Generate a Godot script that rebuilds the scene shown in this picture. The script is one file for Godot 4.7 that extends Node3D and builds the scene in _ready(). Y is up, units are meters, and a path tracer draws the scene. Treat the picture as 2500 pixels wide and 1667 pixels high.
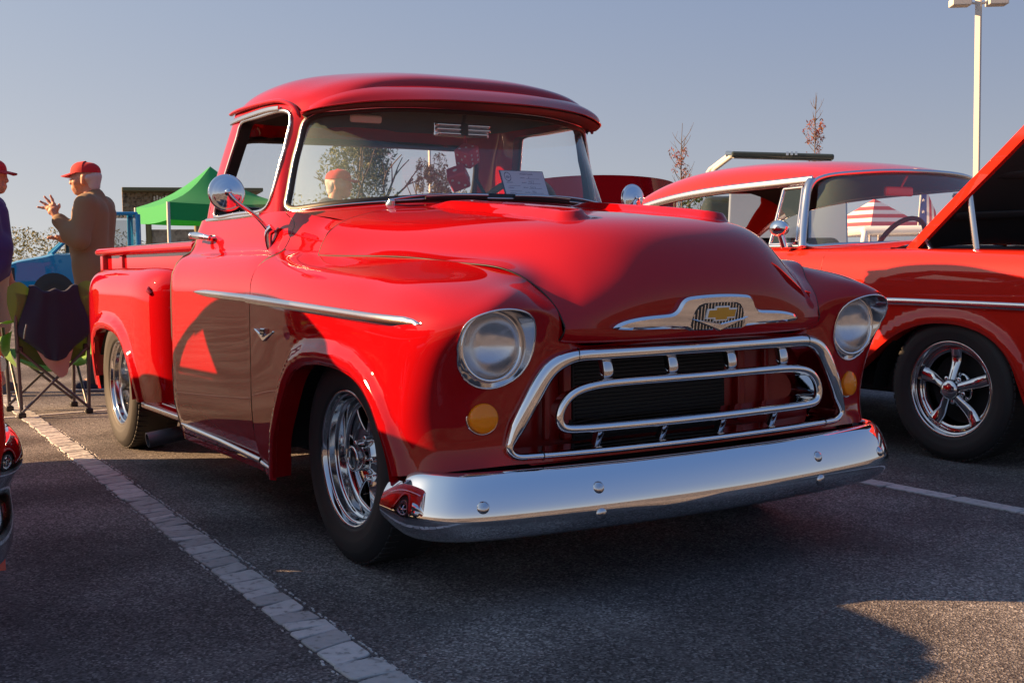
extends Node3D

func _ready() -> void:
	seed(7)
	make_camera()
	make_sky()
	make_sun()
	make_materials()
	make_ground()
	build_truck()
	build_coupe("bright red 1950s hardtop coupe with its hood raised, parked to the right of the pickup", "red hardtop coupes", Vector3(3.10, 0, -0.02), true, M.red_coupe)
	build_coupe("red 1950s coupe whose chrome bumper end just enters at the left edge", "red hardtop coupes", Vector3(-2.80, 0, -0.04), false, M.red_coupe, 0.72)
	make_small_things()
	make_people()
	make_chair()
	make_far()

func make_camera() -> void:
	var c := Camera3D.new()
	c.name = "camera"
	c.position = Vector3(-2.340, 0.946, 3.393)
	c.rotation = Vector3(-0.0677, -0.5578, -0.0142)
	c.fov = 32.43
	c.near = 0.05
	c.far = 900.0
	add_child(c)
	c.current = true

const SUN := Vector3(-1.0, 0.47, -0.62)   # towards the sun

func make_sky() -> void:
	var w := 512
	var h := 256
	var im := Image.create(w, h, false, Image.FORMAT_RGBF)
	var s := SUN.normalized()
	for y in h:
		var th := PI * (y + 0.5) / h
		var el := cos(th)
		for x in w:
			var ph := TAU * (x + 0.5) / w
			var d := Vector3(sin(ph) * sin(th), el, -cos(ph) * sin(th))
			var mu := d.dot(s)
			var e := maxf(el, 0.0)
			# blue overhead and away from the sun, pale and warm low down towards it
			var hz := exp(-e * 4.6)
			var near_sun := pow(0.5 + 0.5 * mu, 3.0)
			var blue := Color(0.030, 0.062, 0.140).lerp(Color(0.135, 0.175, 0.225), near_sun)
			var low := Color(0.150, 0.155, 0.158).lerp(Color(0.345, 0.330, 0.305), near_sun)
			var c := blue.lerp(low, hz)
			c += Color(0.42, 0.34, 0.24) * pow(maxf(mu, 0.0), 24.0) * 0.8
			if el < 0.0:
				c = c.lerp(Color(0.06, 0.055, 0.05), clampf(-el * 6.0, 0.0, 1.0))
			im.set_pixel(x, y, c)
	var pm := PanoramaSkyMaterial.new()
	pm.panorama = ImageTexture.create_from_image(im)
	var sky := Sky.new()
	sky.sky_material = pm
	var e := Environment.new()
	e.background_mode = Environment.BG_SKY
	e.sky = sky
	e.background_energy_multiplier = 1.0
	e.tonemap_mode = Environment.TONE_MAPPER_LINEAR
	e.tonemap_exposure = 3.2
	e.sdfgi_enabled = true
	e.ssao_enabled = true
	e.ssil_enabled = true
	var we := WorldEnvironment.new()
	we.name = "environment"
	we.environment = e
	add_child(we)

func make_sun() -> void:
	var l := DirectionalLight3D.new()
	l.name = "sun"
	l.light_color = Color(1.0, 0.80, 0.58)
	l.light_energy = 1.6
	l.light_angular_distance = 0.5
	l.shadow_enabled = true
	add_child(l)
	l.look_at_from_position(Vector3.ZERO, -SUN, Vector3.UP)

# ---------------------------------------------------------------- mesh kernel
class Mb:
	var v := PackedVector3Array()
	var n := PackedVector3Array()
	var t := PackedVector2Array()
	func tri(a: Vector3, b: Vector3, c: Vector3, na: Vector3, nb: Vector3, nc: Vector3, ta := Vector2.ZERO, tb := Vector2.ZERO, tc := Vector2.ZERO) -> void:
		var g := (b - a).cross(c - a)
		if g.length_squared() < 1e-18:
			return
		if g.dot(na + nb + nc) > 0.0:   # front faces run clockwise
			v.append(a); v.append(c); v.append(b)
			n.append(na); n.append(nc); n.append(nb)
			t.append(ta); t.append(tc); t.append(tb)
		else:
			v.append(a); v.append(b); v.append(c)
			n.append(na); n.append(nb); n.append(nc)
			t.append(ta); t.append(tb); t.append(tc)
	func flat(a: Vector3, b: Vector3, c: Vector3, toward: Vector3) -> void:
		var g := (b - a).cross(c - a).normalized()
		if g.dot(toward) < 0.0:
			g = -g
		tri(a, b, c, g, g, g)
	func quad(a: Vector3, b: Vector3, c: Vector3, d: Vector3, toward: Vector3) -> void:
		flat(a, b, c, toward)
		flat(a, c, d, toward)
	func add(o: Mb, xf := Transform3D()) -> Mb:
		var nb := xf.basis.inverse().transposed()
		var fl := xf.basis.determinant() < 0.0
		for i in range(0, o.v.size(), 3):
			for k in ([0, 2, 1] if fl else [0, 1, 2]):
				v.append(xf * o.v[i + k])
				n.append((nb * o.n[i + k]).normalized())
				t.append(o.t[i + k])
		return self
	func mirrored() -> Mb:
		return Mb.new().add(self, Transform3D(Basis.from_scale(Vector3(-1, 1, 1)), Vector3.ZERO))

func v3(a: Array) -> Vector3:
	return Vector3(a[0], a[1], a[2])

func vs(a: Array) -> Array:   # flat list of numbers -> points
	var r := []
	for i in range(0, a.size(), 3):
		r.append(Vector3(a[i], a[i + 1], a[i + 2]))
	return r

func v2s(a: Array) -> PackedVector2Array:
	var r := PackedVector2Array()
	for i in range(0, a.size(), 2):
		r.append(Vector2(a[i], a[i + 1]))
	return r

# natural cubic spline through points (chord-length knots), k steps per segment
func spl(p: Array, k: int, closed := false) -> PackedVector3Array:
	var src: Array = p.duplicate()
	var lead := 0
	if closed:
		lead = 3
		var m: int = p.size()
		src = []
		for i in range(-lead, m + lead + 1):
			src.append(p[posmod(i, m)])
	var n := src.size()
	var out := PackedVector3Array()
	if n == 2:
		for i in k + 1:
			out.append(src[0].lerp(src[1], float(i) / k))
		return out
	var h := PackedFloat32Array()
	for i in n - 1:
		h.append(maxf(1e-5, sqrt((src[i + 1] - src[i]).length()) ))
	var m2 := []
	m2.resize(n)
	var cp := PackedFloat32Array()
	cp.resize(n)
	var dp := []
	dp.resize(n)
	cp[0] = 0.0
	dp[0] = Vector3.ZERO
	for i in range(1, n - 1):
		var rhs: Vector3 = 6.0 * ((src[i + 1] - src[i]) / h[i] - (src[i] - src[i - 1]) / h[i - 1])
		var den := 2.0 * (h[i] + h[i - 1]) - h[i - 1] * cp[i - 1]
		cp[i] = h[i] / den
		dp[i] = (rhs - h[i - 1] * dp[i - 1]) / den
	m2[n - 1] = Vector3.ZERO
	for i in range(n - 2, 0, -1):
		m2[i] = dp[i] - cp[i] * m2[i + 1]
	m2[0] = Vector3.ZERO
	for i in range(lead, n - 1 - lead):
		for j in k:
			var s := float(j) / k
			var a := 1.0 - s
			var hh := h[i] * h[i] / 6.0
			out.append(a * src[i] + s * src[i + 1] + hh * ((a * a * a - a) * m2[i] + (s * s * s - s) * m2[i + 1]))
	if not closed:
		out.append(src[n - 1])
	return out

func surf(rows: Array, ku: int, kv: int) -> Array:   # grid of points: every row splined along u, then every column along v
	var dense := []
	for r in rows:
		dense.append(spl(r, ku))
	var cols := []
	for j in dense[0].size():
		var c := []
		for r in dense:
			c.append(r[j])
		cols.append(spl(c, kv))
	var g := []
	for i in cols[0].size():
		var row := PackedVector3Array()
		for c in cols:
			row.append(c[i])
		g.append(row)
	return g

func grid_normals(g: Array, wu := false, wv := false) -> Array:
	var nr := g.size()
	var nc: int = g[0].size()
	var out := []
	for i in nr:
		var row := PackedVector3Array()
		var up: PackedVector3Array = g[(i + 1) % nr] if wv else g[mini(i + 1, nr - 1)]
		var dn: PackedVector3Array = g[posmod(i - 1, nr)] if wv else g[maxi(i - 1, 0)]
		var me: PackedVector3Array = g[i]
		for j in nc:
			var a := (j + 1) % nc if wu else mini(j + 1, nc - 1)
			var b := posmod(j - 1, nc) if wu else maxi(j - 1, 0)
			var du := me[a] - me[b]
			var dv := up[j] - dn[j]
			if du.length_squared() < 1e-14:
				du = up[a] - up[b] + dn[a] - dn[b]
			if dv.length_squared() < 1e-14:
				dv = up[a] - dn[a] + up[b] - dn[b]
			row.append(du.cross(dv).normalized())
		out.append(row)
	return out

# adds a grid; normals point away from the point or along the direction given
func put_grid(mb: Mb, g: Array, away: Vector3, wu := false, wv := false, dir := false, uv := false) -> void:
	var nn := grid_normals(g, wu, wv)
	var nr := g.size()
	var nc: int = g[0].size()
	var s := 0.0
	for i in nr:
		for j in range(0, nc, 3):
			s += nn[i][j].dot(away if dir else g[i][j] - away)
	var f := -1.0 if s < 0.0 else 1.0
	for i in (nr if wv else nr - 1):
		var i2 := (i + 1) % nr
		for j in (nc if wu else nc - 1):
			var j2 := (j + 1) % nc
			var ta := Vector2.ZERO
			var tb := ta
			var tc := ta
			var td := ta
			if uv:
				ta = Vector2(float(j) / (nc - 1), float(i) / (nr - 1))
				tb = Vector2(float(j + 1) / (nc - 1), ta.y)
				td = Vector2(ta.x, float(i + 1) / (nr - 1))
				tc = Vector2(tb.x, td.y)
			mb.tri(g[i][j], g[i][j2], g[i2][j2], nn[i][j] * f, nn[i][j2] * f, nn[i2][j2] * f, ta, tb, tc)
			mb.tri(g[i][j], g[i2][j2], g[i2][j], nn[i][j] * f, nn[i2][j2] * f, nn[i2][j] * f, ta, tc, td)

# keeps the part of a mesh where f(point, uv) > 0
func clip(m: Mb, f: Callable) -> Mb:
	var o := Mb.new()
	var memo := {}
	for i in range(0, m.v.size(), 3):
		var d := [0.0, 0.0, 0.0]
		for k in 3:
			var key := m.v[i + k]
			if not memo.has(key):
				memo[key] = f.call(key, m.t[i + k])
			d[k] = memo[key]
		if d[0] > 0.0 and d[1] > 0.0 and d[2] > 0.0:
			for k in 3:
				o.v.append(m.v[i + k]); o.n.append(m.n[i + k]); o.t.append(m.t[i + k])
		elif d[0] > 0.0 or d[1] > 0.0 or d[2] > 0.0:
			var pv := []
			for k in 3:
				var k2 := (k + 1) % 3
				if d[k] > 0.0:
					pv.append([m.v[i + k], m.n[i + k], m.t[i + k]])
				if (d[k] > 0.0) != (d[k2] > 0.0):
					var s: float = d[k] / (d[k] - d[k2])
					pv.append([m.v[i + k].lerp(m.v[i + k2], s), m.n[i + k].lerp(m.n[i + k2], s).normalized(), m.t[i + k].lerp(m.t[i + k2], s)])
			for k in range(1, pv.size() - 1):
				o.tri(pv[0][0], pv[k][0], pv[k + 1][0], pv[0][1], pv[k][1], pv[k + 1][1], pv[0][2], pv[k][2], pv[k + 1][2])
	return o

func poly_sd(p: Vector2, q: PackedVector2Array) -> float:   # signed distance to a polygon, negative inside
	var d := 1e9
	var inside := false
	var n := q.size()
	var j := n - 1
	for i in n:
		var a := q[i]
		var b := q[j]
		var e := b - a
		var w := p - a
		var c := clampf(w.dot(e) / maxf(e.length_squared(), 1e-12), 0.0, 1.0)
		d = minf(d, (w - e * c).length_squared())
		if (a.y > p.y) != (b.y > p.y) and p.x < (b.x - a.x) * (p.y - a.y) / (b.y - a.y) + a.x:
			inside = not inside
		j = i
	return -sqrt(d) if inside else sqrt(d)

func smooth2(q: PackedVector2Array, k: int, closed := true) -> PackedVector2Array:
	var a := []
	for p in q:
		a.append(Vector3(p.x, p.y, 0))
	var r := PackedVector2Array()
	for p in spl(a, k, closed):
		r.append(Vector2(p.x, p.y))
	return r

func circ(r: float, k: int, ry := -1.0) -> PackedVector2Array:
	var q := PackedVector2Array()
	for i in k:
		var a := TAU * i / k
		q.append(Vector2(cos(a) * r, sin(a) * (ry if ry > 0.0 else r)))
	return q

func sweep(mb: Mb, path: PackedVector3Array, prof: PackedVector2Array, up: Vector3, closed := false, cap := true, size = null) -> void:
	var n := path.size()
	var g := []
	for i in n:
		var a := path[posmod(i - 1, n)] if closed else path[maxi(i - 1, 0)]
		var b := path[(i + 1) % n] if closed else path[mini(i + 1, n - 1)]
		var tg := (b - a).normalized()
		var side := tg.cross(up)
		if side.length_squared() < 1e-8:
			side = tg.cross(Vector3(0.3, 0.2, 0.9))
		side = side.normalized()
		var u2 := side.cross(tg).normalized()
		var s: Vector2 = size.call(float(i) / (n - 1)) if size != null else Vector2.ONE
		var row := PackedVector3Array()
		for q in prof:
			row.append(path[i] + side * q.x * s.x + u2 * q.y * s.y)
		g.append(row)
	var nn := grid_normals(g, true, closed)
	var f := 0.0
	for i in n:
		for j in prof.size():
			f += nn[i][j].dot(g[i][j] - path[i])
	f = signf(f)
	for i in (n if closed else n - 1):
		var i2 := (i + 1) % n
		for j in prof.size():
			var j2 := (j + 1) % prof.size()
			mb.tri(g[i][j], g[i][j2], g[i2][j2], nn[i][j] * f, nn[i][j2] * f, nn[i2][j2] * f)
			mb.tri(g[i][j], g[i2][j2], g[i2][j], nn[i][j] * f, nn[i2][j2] * f, nn[i2][j] * f)
	if cap and not closed:
		for e in [0, n - 1]:
			var tg := (path[1] - path[0]) if e else (path[0] - path[1])
			if e:
				tg = path[n - 1] - path[n - 2]
			for j in range(1, prof.size() - 1):
				mb.flat(g[e][0], g[e][j], g[e][j + 1], tg)

func tube(mb: Mb, path: Array, r: float, k := 8, closed := false, size = null, up := Vector3.UP) -> void:
	sweep(mb, PackedVector3Array(path), circ(r, k), up, closed, true, size)

func bar(mb: Mb, a: Vector3, b: Vector3, r: float, k := 8, r2 := -1.0) -> void:
	var rr := r2 if r2 >= 0.0 else r
	sweep(mb, PackedVector3Array([a, b]), circ(1.0, k), Vector3.UP if absf((b - a).normalized().y) < 0.95 else Vector3.RIGHT, false, true, func(s): return Vector2.ONE * lerpf(r, rr, s))

func lathe(mb: Mb, prof: PackedVector2Array, xf: Transform3D, k: int, inward := false) -> void:   # (radius, height along y)
	var g := []
	for i in k:
		var a := TAU * i / k
		var row := PackedVector3Array()
		for q in prof:
			row.append(xf * Vector3(cos(a) * q.x, q.y, sin(a) * q.x))
		g.append(row)
	var nn := grid_normals(g, false, true)
	var f := 1.0
	# orientation: a profile that runs up with the axis on its left faces outwards
	var q0 := prof[0]
	var area := 0.0
	for i in prof.size() - 1:
		area += (prof[i + 1].y - prof[i].y) * (prof[i].x + prof[i + 1].x)
	var t0 := xf * Vector3(1, 0, 0) - xf.origin
	var acc := 0.0
	for j in prof.size():
		var d := Vector2.ZERO
		if j < prof.size() - 1:
			d = prof[j + 1] - prof[j]
		else:
			d = prof[j] - prof[j - 1]
		var want := (xf.basis * Vector3(d.y, -d.x, 0))
		acc += nn[0][j].dot(want)
	f = signf(acc) * (-1.0 if inward else 1.0)
	for i in k:
		var i2 := (i + 1) % k
		for j in prof.size() - 1:
			mb.tri(g[i][j], g[i][j + 1], g[i2][j + 1], nn[i][j] * f, nn[i][j + 1] * f, nn[i2][j + 1] * f)
			mb.tri(g[i][j], g[i2][j + 1], g[i2][j], nn[i][j] * f, nn[i2][j + 1] * f, nn[i2][j] * f)

func rbox(mb: Mb, xf: Transform3D, size: Vector3, r: float, k := 3) -> void:   # box with rounded edges
	var h := size * 0.5
	r = minf(r, minf(h.x, minf(h.y, h.z)) * 0.999)
	var ts := PackedFloat32Array()
	for i in k + 1:
		ts.append(-1.0 + 0.5 * (1.0 - cos(PI / 2.0 * i / k)) * 0.0 - 0.0)
	for ax in 3:
		for sg in [-1.0, 1.0]:
			var a1 := (ax + 1) % 3
			var a2 := (ax + 2) % 3
			var l1 := _edge(h[a1], r, k)
			var l2 := _edge(h[a2], r, k)
			var P := []
			var N := []
			for p in l1:
				var rp := PackedVector3Array()
				var rn := PackedVector3Array()
				for q in l2:
					var c := Vector3()
					c[ax] = sg * h[ax]
					c[a1] = p
					c[a2] = q
					var inn := Vector3(clampf(c.x, -h.x + r, h.x - r), clampf(c.y, -h.y + r, h.y - r), clampf(c.z, -h.z + r, h.z - r))
					var d := (c - inn).normalized()
					rp.append(xf * (inn + d * r))
					rn.append((xf.basis * d).normalized())
				P.append(rp)
				N.append(rn)
			for i in l1.size() - 1:
				for j in l2.size() - 1:
					mb.tri(P[i][j], P[i + 1][j], P[i + 1][j + 1], N[i][j], N[i + 1][j], N[i + 1][j + 1])
					mb.tri(P[i][j], P[i + 1][j + 1], P[i][j + 1], N[i][j], N[i + 1][j + 1], N[i][j + 1])

func _edge(h: float, r: float, k: int) -> PackedFloat32Array:
	var o := PackedFloat32Array()
	for i in k + 1:
		o.append(-h + r - r * tan(PI / 4 * (1.0 - float(i) / k)))
	for i in k + 1:
		o.append(h - r + r * tan(PI / 4 * float(i) / k))
	return o

func box(mb: Mb, c: Vector3, s: Vector3, r := 0.004, rot := Basis()) -> void:
	rbox(mb, Transform3D(rot, c), s, r, 2)

# a flat outline raised off a surface: mp(x, y, h) places a point h above the surface
func plate(mb: Mb, poly: PackedVector2Array, depth: float, bevel: float, mp: Callable, strips := 1) -> void:
	var q := poly
	if Geometry2D.is_polygon_clockwise(q):
		q = q.duplicate()
		q.reverse()
	var inn: PackedVector2Array = q
	var off: Array = Geometry2D.offset_polygon(q, -bevel, Geometry2D.JOIN_MITER) if bevel > 0.0 else []
	if off.size() > 0:
		inn = off[0]
	var lo := 1e9
	var hi := -1e9
	for p in inn:
		lo = minf(lo, p.x)
		hi = maxf(hi, p.x)
	var nrm := func(p: Vector2) -> Vector3:
		var a: Vector3 = mp.call(p.x, p.y, depth)
		var b: Vector3 = mp.call(p.x, p.y, depth + 0.01)
		return (b - a).normalized()
	for s in strips:
		var x0 := lo + (hi - lo) * s / strips
		var x1 := lo + (hi - lo) * (s + 1) / strips
		var pieces: Array = [inn]
		if strips > 1:
			pieces = Geometry2D.intersect_polygons(inn, PackedVector2Array([Vector2(x0, -9), Vector2(x1, -9), Vector2(x1, 9), Vector2(x0, 9)]))
		for pc in pieces:
			var ix := Geometry2D.triangulate_polygon(pc)
			for i in range(0, ix.size(), 3):
				var a: Vector2 = pc[ix[i]]
				var b: Vector2 = pc[ix[i + 1]]
				var c: Vector2 = pc[ix[i + 2]]
				mb.tri(mp.call(a.x, a.y, depth), mp.call(b.x, b.y, depth), mp.call(c.x, c.y, depth), nrm.call(a), nrm.call(b), nrm.call(c), a, b, c)
	# rim: from the outline at the foot to the inset outline at the top
	var n := q.size()
	for i in n:
		var a := q[i]
		var b := q[(i + 1) % n]
		var e := (b - a).normalized()
		var o := Vector2(e.y, -e.x)
		var a1: Vector3 = mp.call(a.x, a.y, -0.002)
		var b1: Vector3 = mp.call(b.x, b.y, -0.002)
		var ah := a - o * 0.0
		var a2: Vector3 = mp.call(ah.x, ah.y, depth - bevel)
		var b2: Vector3 = mp.call(b.x, b.y, depth - bevel)
		var outd: Vector3 = mp.call(a.x + o.x * 0.01, a.y + o.y * 0.01, 0.0) - mp.call(a.x, a.y, 0.0)
		mb.quad(a1, b1, b2, a2, outd)
		if bevel > 0.0:
			var ia := _near(inn, a)
			var ib := _near(inn, b)
			var a3: Vector3 = mp.call(ia.x, ia.y, depth)
			var b3: Vector3 = mp.call(ib.x, ib.y, depth)
			mb.quad(a2, b2, b3, a3, outd + nrm.call(a) * 0.01)

func _near(q: PackedVector2Array, p: Vector2) -> Vector2:
	var best := q[0]
	var d := 1e9
	for c in q:
		var e := c.distance_squared_to(p)
		if e < d:
			d = e
			best = c
	return best

func ball(mb: Mb, c: Vector3, r: Vector3, k := 12, rot := Basis()) -> void:
	var q := PackedVector2Array()
	for i in k + 1:
		var a := PI * i / k - PI / 2
		q.append(Vector2(maxf(cos(a), 0.0005), sin(a)))
	lathe(mb, q, Transform3D(rot * Basis.from_scale(r), c), k * 2)

# ---------------------------------------------------------------- nodes
var used := {}
func numbered(s: String) -> String:
	if not used.has(s):
		used[s] = 0
		return s
	used[s] += 1
	return "%s_%03d" % [s, used[s]]

func thing(called: String, label: String, category: String, at := Vector3.ZERO, turn := 0.0, group := "") -> Node3D:
	var o := Node3D.new()
	o.name = numbered(called)
	add_child(o, true)
	o.position = at
	o.rotation.y = turn
	tag(o, label, category, group)
	return o

func tag(o: Node3D, label: String, category: String, group := "") -> void:
	o.set_meta("label", label)
	o.set_meta("category", category)
	if group:
		o.set_meta("group", group)

func mesh_of(mb: Mb, mat: Material, smooth_index := false) -> ArrayMesh:
	var a := []
	a.resize(Mesh.ARRAY_MAX)
	a[Mesh.ARRAY_VERTEX] = mb.v
	a[Mesh.ARRAY_NORMAL] = mb.n
	a[Mesh.ARRAY_TEX_UV] = mb.t
	var m := ArrayMesh.new()
	m.add_surface_from_arrays(Mesh.PRIMITIVE_TRIANGLES, a)
	m.surface_set_material(0, mat)
	return m

func put(called: String, mb: Mb, mat: Material, parent: Node = null, structure := false) -> MeshInstance3D:
	var o := MeshInstance3D.new()
	if parent == null:
		o.name = numbered(called)
	else:
		o.name = _free(parent, called)
	o.mesh = mesh_of(mb, mat)
	(parent if parent else self).add_child(o, true)
	if structure:
		o.set_meta("kind", "structure")
	return o

func _free(parent: Node, s: String) -> String:
	if not parent.has_node(s):
		return s
	var i := 1
	while parent.has_node("%s_%03d" % [s, i]):
		i += 1
	return "%s_%03d" % [s, i]

func again(o: MeshInstance3D, parent: Node, xf := Transform3D()) -> MeshInstance3D:   # a further part that shares the mesh
	var c: MeshInstance3D = o.duplicate()
	var s: String = o.name
	var rx := RegEx.create_from_string("_\\d+$")
	c.name = _free(parent, rx.sub(s, ""))
	parent.add_child(c, true)
	c.transform = xf
	return c

# ---------------------------------------------------------------- materials
var M := {}
func lin(r: float, g: float, b: float) -> Color:
	return Color(r, g, b).linear_to_srgb()

func mat(key: String, c: Color, rough := 0.5, metal := 0.0) -> StandardMaterial3D:
	var m := StandardMaterial3D.new()
	m.resource_name = key
	m.albedo_color = c
	m.roughness = rough
	m.metallic = metal
	M[key] = m
	return m

func noise(freq: float, seed_: int, oct := 4, type := FastNoiseLite.TYPE_SIMPLEX_SMOOTH) -> FastNoiseLite:
	var n := FastNoiseLite.new()
	n.seed = seed_
	n.frequency = freq
	n.noise_type = type
	n.fractal_octaves = oct
	return n

func ramp(cols: Array, offs: Array) -> Gradient:
	var g := Gradient.new()
	g.colors = PackedColorArray(cols)
	g.offsets = PackedFloat32Array(offs)
	return g

func ntex(n: FastNoiseLite, size: int, g: Gradient = null, normal := false, bump := 4.0) -> NoiseTexture2D:
	var t := NoiseTexture2D.new()
	t.width = size
	t.height = size
	t.seamless = true
	t.noise = n
	if g:
		t.color_ramp = g
	t.as_normal_map = normal
	t.bump_strength = bump
	return t

func paint(key: String, c: Color) -> StandardMaterial3D:
	var m := mat(key, c, 0.42, 0.0)
	m.clearcoat_enabled = true
	m.clearcoat = 1.0
	m.clearcoat_roughness = 0.015
	m.metallic_specular = 0.0
	return m

func glass(key: String, c: Color, a: float) -> StandardMaterial3D:
	var m := mat(key, Color(c.r, c.g, c.b, a), 0.02, 0.0)
	m.transparency = BaseMaterial3D.TRANSPARENCY_ALPHA
	return m

func tri(m: StandardMaterial3D, scale: float, world := true) -> void:
	m.uv1_triplanar = true
	m.uv1_world_triplanar = world
	m.uv1_scale = Vector3.ONE * scale

func cloth(key: String, c: Color, freq := 0.02) -> StandardMaterial3D:
	var m := mat(key, c, 0.85)
	m.rim_enabled = true
	m.rim = 0.3
	return m

func make_materials() -> void:
	paint("red_paint", lin(0.31, 0.0025, 0.005))
	paint("red_coupe", lin(0.52, 0.020, 0.012))
	paint("dark_red_paint", lin(0.17, 0.002, 0.008))
	paint("van_blue", lin(0.015, 0.22, 0.46))
	paint("white_paint", lin(0.75, 0.75, 0.72))
	paint("grey_blue_paint", lin(0.22, 0.28, 0.36))
	paint("grey_green_paint", lin(0.035, 0.05, 0.05))
	paint("grey_paint", lin(0.18, 0.18, 0.19))
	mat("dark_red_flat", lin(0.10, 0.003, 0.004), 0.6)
	mat("chrome", lin(0.80, 0.81, 0.83), 0.03, 1.0)
	mat("soft_chrome", lin(0.62, 0.62, 0.64), 0.13, 1.0)
	mat("stainless", lin(0.66, 0.66, 0.68), 0.2, 1.0)
	mat("wheel_alloy", lin(0.62, 0.62, 0.63), 0.07, 1.0)
	mat("black_rubber", lin(0.012, 0.012, 0.013), 0.5)
	mat("tyre", lin(0.016, 0.016, 0.018), 0.62)
	mat("dark_metal", lin(0.01, 0.01, 0.011), 0.6, 0.0)
	mat("grey_metal", lin(0.13, 0.13, 0.14), 0.45, 0.6)
	mat("brake_metal", lin(0.2, 0.19, 0.18), 0.5, 0.8)
	mat("interior_red", lin(0.30, 0.008, 0.008), 0.3)
	mat("interior_black", lin(0.012, 0.012, 0.014), 0.7)
	mat("headliner", lin(0.05, 0.05, 0.05), 0.9)
	cloth("cream_vinyl", lin(0.62, 0.57, 0.48))
	cloth("tan_wrap", lin(0.20, 0.17, 0.13))
	glass("glass", Color(0.80, 0.93, 0.90), 0.10)
	glass("van_glass", Color(0.75, 0.85, 0.85), 0.55)
	glass("dark_glass", Color(0.20, 0.26, 0.26), 0.30)
	glass("lens_glass", Color(0.95, 0.96, 0.97), 0.06)
	var am := mat("amber_lens", lin(0.85, 0.24, 0.003), 0.12)
	am.subsurf_scatter_enabled = true
	am.subsurf_scatter_strength = 0.3
	mat("white_plastic", lin(0.75, 0.75, 0.74), 0.4)
	mat("gold_enamel", lin(0.55, 0.27, 0.02), 0.25)
	mat("black_enamel", lin(0.008, 0.008, 0.01), 0.3)
	mat("dice_red", lin(0.42, 0.010, 0.03), 0.6)
	M.dice_red.rim_enabled = true
	M.dice_red.rim = 0.5
	mat("dice_white", lin(0.6, 0.55, 0.55), 0.7)
	mat("paper", lin(0.62, 0.60, 0.62), 0.7)
	mat("ink", lin(0.03, 0.025, 0.09), 0.7)

# ---------------------------------------------------------------- the pickup
func sym(half: Array, closed := true) -> Array:   # half outline from centre (x = 0) to centre -> whole closed outline
	var r := half.duplicate()
	for i in range(half.size() - 1, -1, -1):
		var p: Vector3 = half[i]
		if absf(p.x) > 1e-4:
			r.append(Vector3(-p.x, p.y, p.z))
	return r

func both(rows: Array) -> Array:   # rows from x = 0 outwards -> rows across the whole width
	var o := []
	for r in rows:
		var w := []
		for i in range(r.size() - 1, 0, -1):
			w.append(Vector3(-r[i].x, r[i].y, r[i].z))
		o.append(w + r)
	return o

var lamp_hole := PackedVector2Array()
var lamp_rim := []
var arch_front := v2s([-0.47, 0.05, -0.465, 0.21, -0.41, 0.36, -0.35, 0.455, -0.285, 0.545, -0.215, 0.60, -0.12, 0.628, 0.0, 0.637, 0.12, 0.634, 0.235, 0.618, 0.315, 0.585, 0.375, 0.535, 0.425, 0.465, 0.455, 0.40, 0.475, 0.33, 0.48, 0.05])
var arch_rear := v2s([-3.19, 0.05, -3.20, 0.36, -3.245, 0.46, -3.23, 0.56, -3.17, 0.607, -3.07, 0.625, -2.95, 0.627, -2.80, 0.617, -2.69, 0.592, -2.60, 0.548, -2.53, 0.485, -2.47, 0.40, -2.44, 0.30, -2.43, 0.05])
var door_gap := v2s([-0.70, 1.20, -0.70, 1.135, -0.625, 1.105, -0.605, 1.085, -0.607, 1.04, -0.614, 1.008, -0.605, 0.985, -0.625, 0.966, -0.655, 0.93, -0.672, 0.885, -0.681, 0.80, -0.684, 0.70, -0.685, 0.45, -0.683, 0.32, -0.66, 0.26, -0.62, 0.235, -0.60, 0.10])

func gap_z(y: float) -> float:
	for i in door_gap.size() - 1:
		var a := door_gap[i]
		var b := door_gap[i + 1]
		if y <= a.y and y >= b.y:
			return lerpf(a.x, b.x, (a.y - y) / maxf(a.y - b.y, 1e-5))
	return door_gap[0].x if y > 1.1 else door_gap[door_gap.size() - 1].x

func flare(g: Array, arch: PackedVector2Array, amp: float, mid: float, wid: float, zlo: float, zhi: float) -> void:   # raises a rolled lip round a wheel opening
	for i in g.size():
		var row: PackedVector3Array = g[i]
		for j in row.size():
			var p := row[j]
			if p.y < 0.78 and p.z > zlo and p.z < zhi:
				var d := poly_sd(Vector2(p.z, p.y), arch)
				var e := absf(d - mid) / wid
				if e < 1.6:
					var h := amp * (1.0 / (1.0 + pow(e, 4.0) * 1.4) - 0.096)
					row[j].x += signf(p.x) * maxf(h, 0.0) * smoothstep(0.70, 0.80, absf(p.x))
		g[i] = row

func hood_z(x: float, y: float) -> float:
	return lerpf(0.772 - 0.19 * x * x, 0.782 - 0.245 * x * x, clampf((y - 0.757) / 0.063, -0.6, 1.2))

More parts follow.
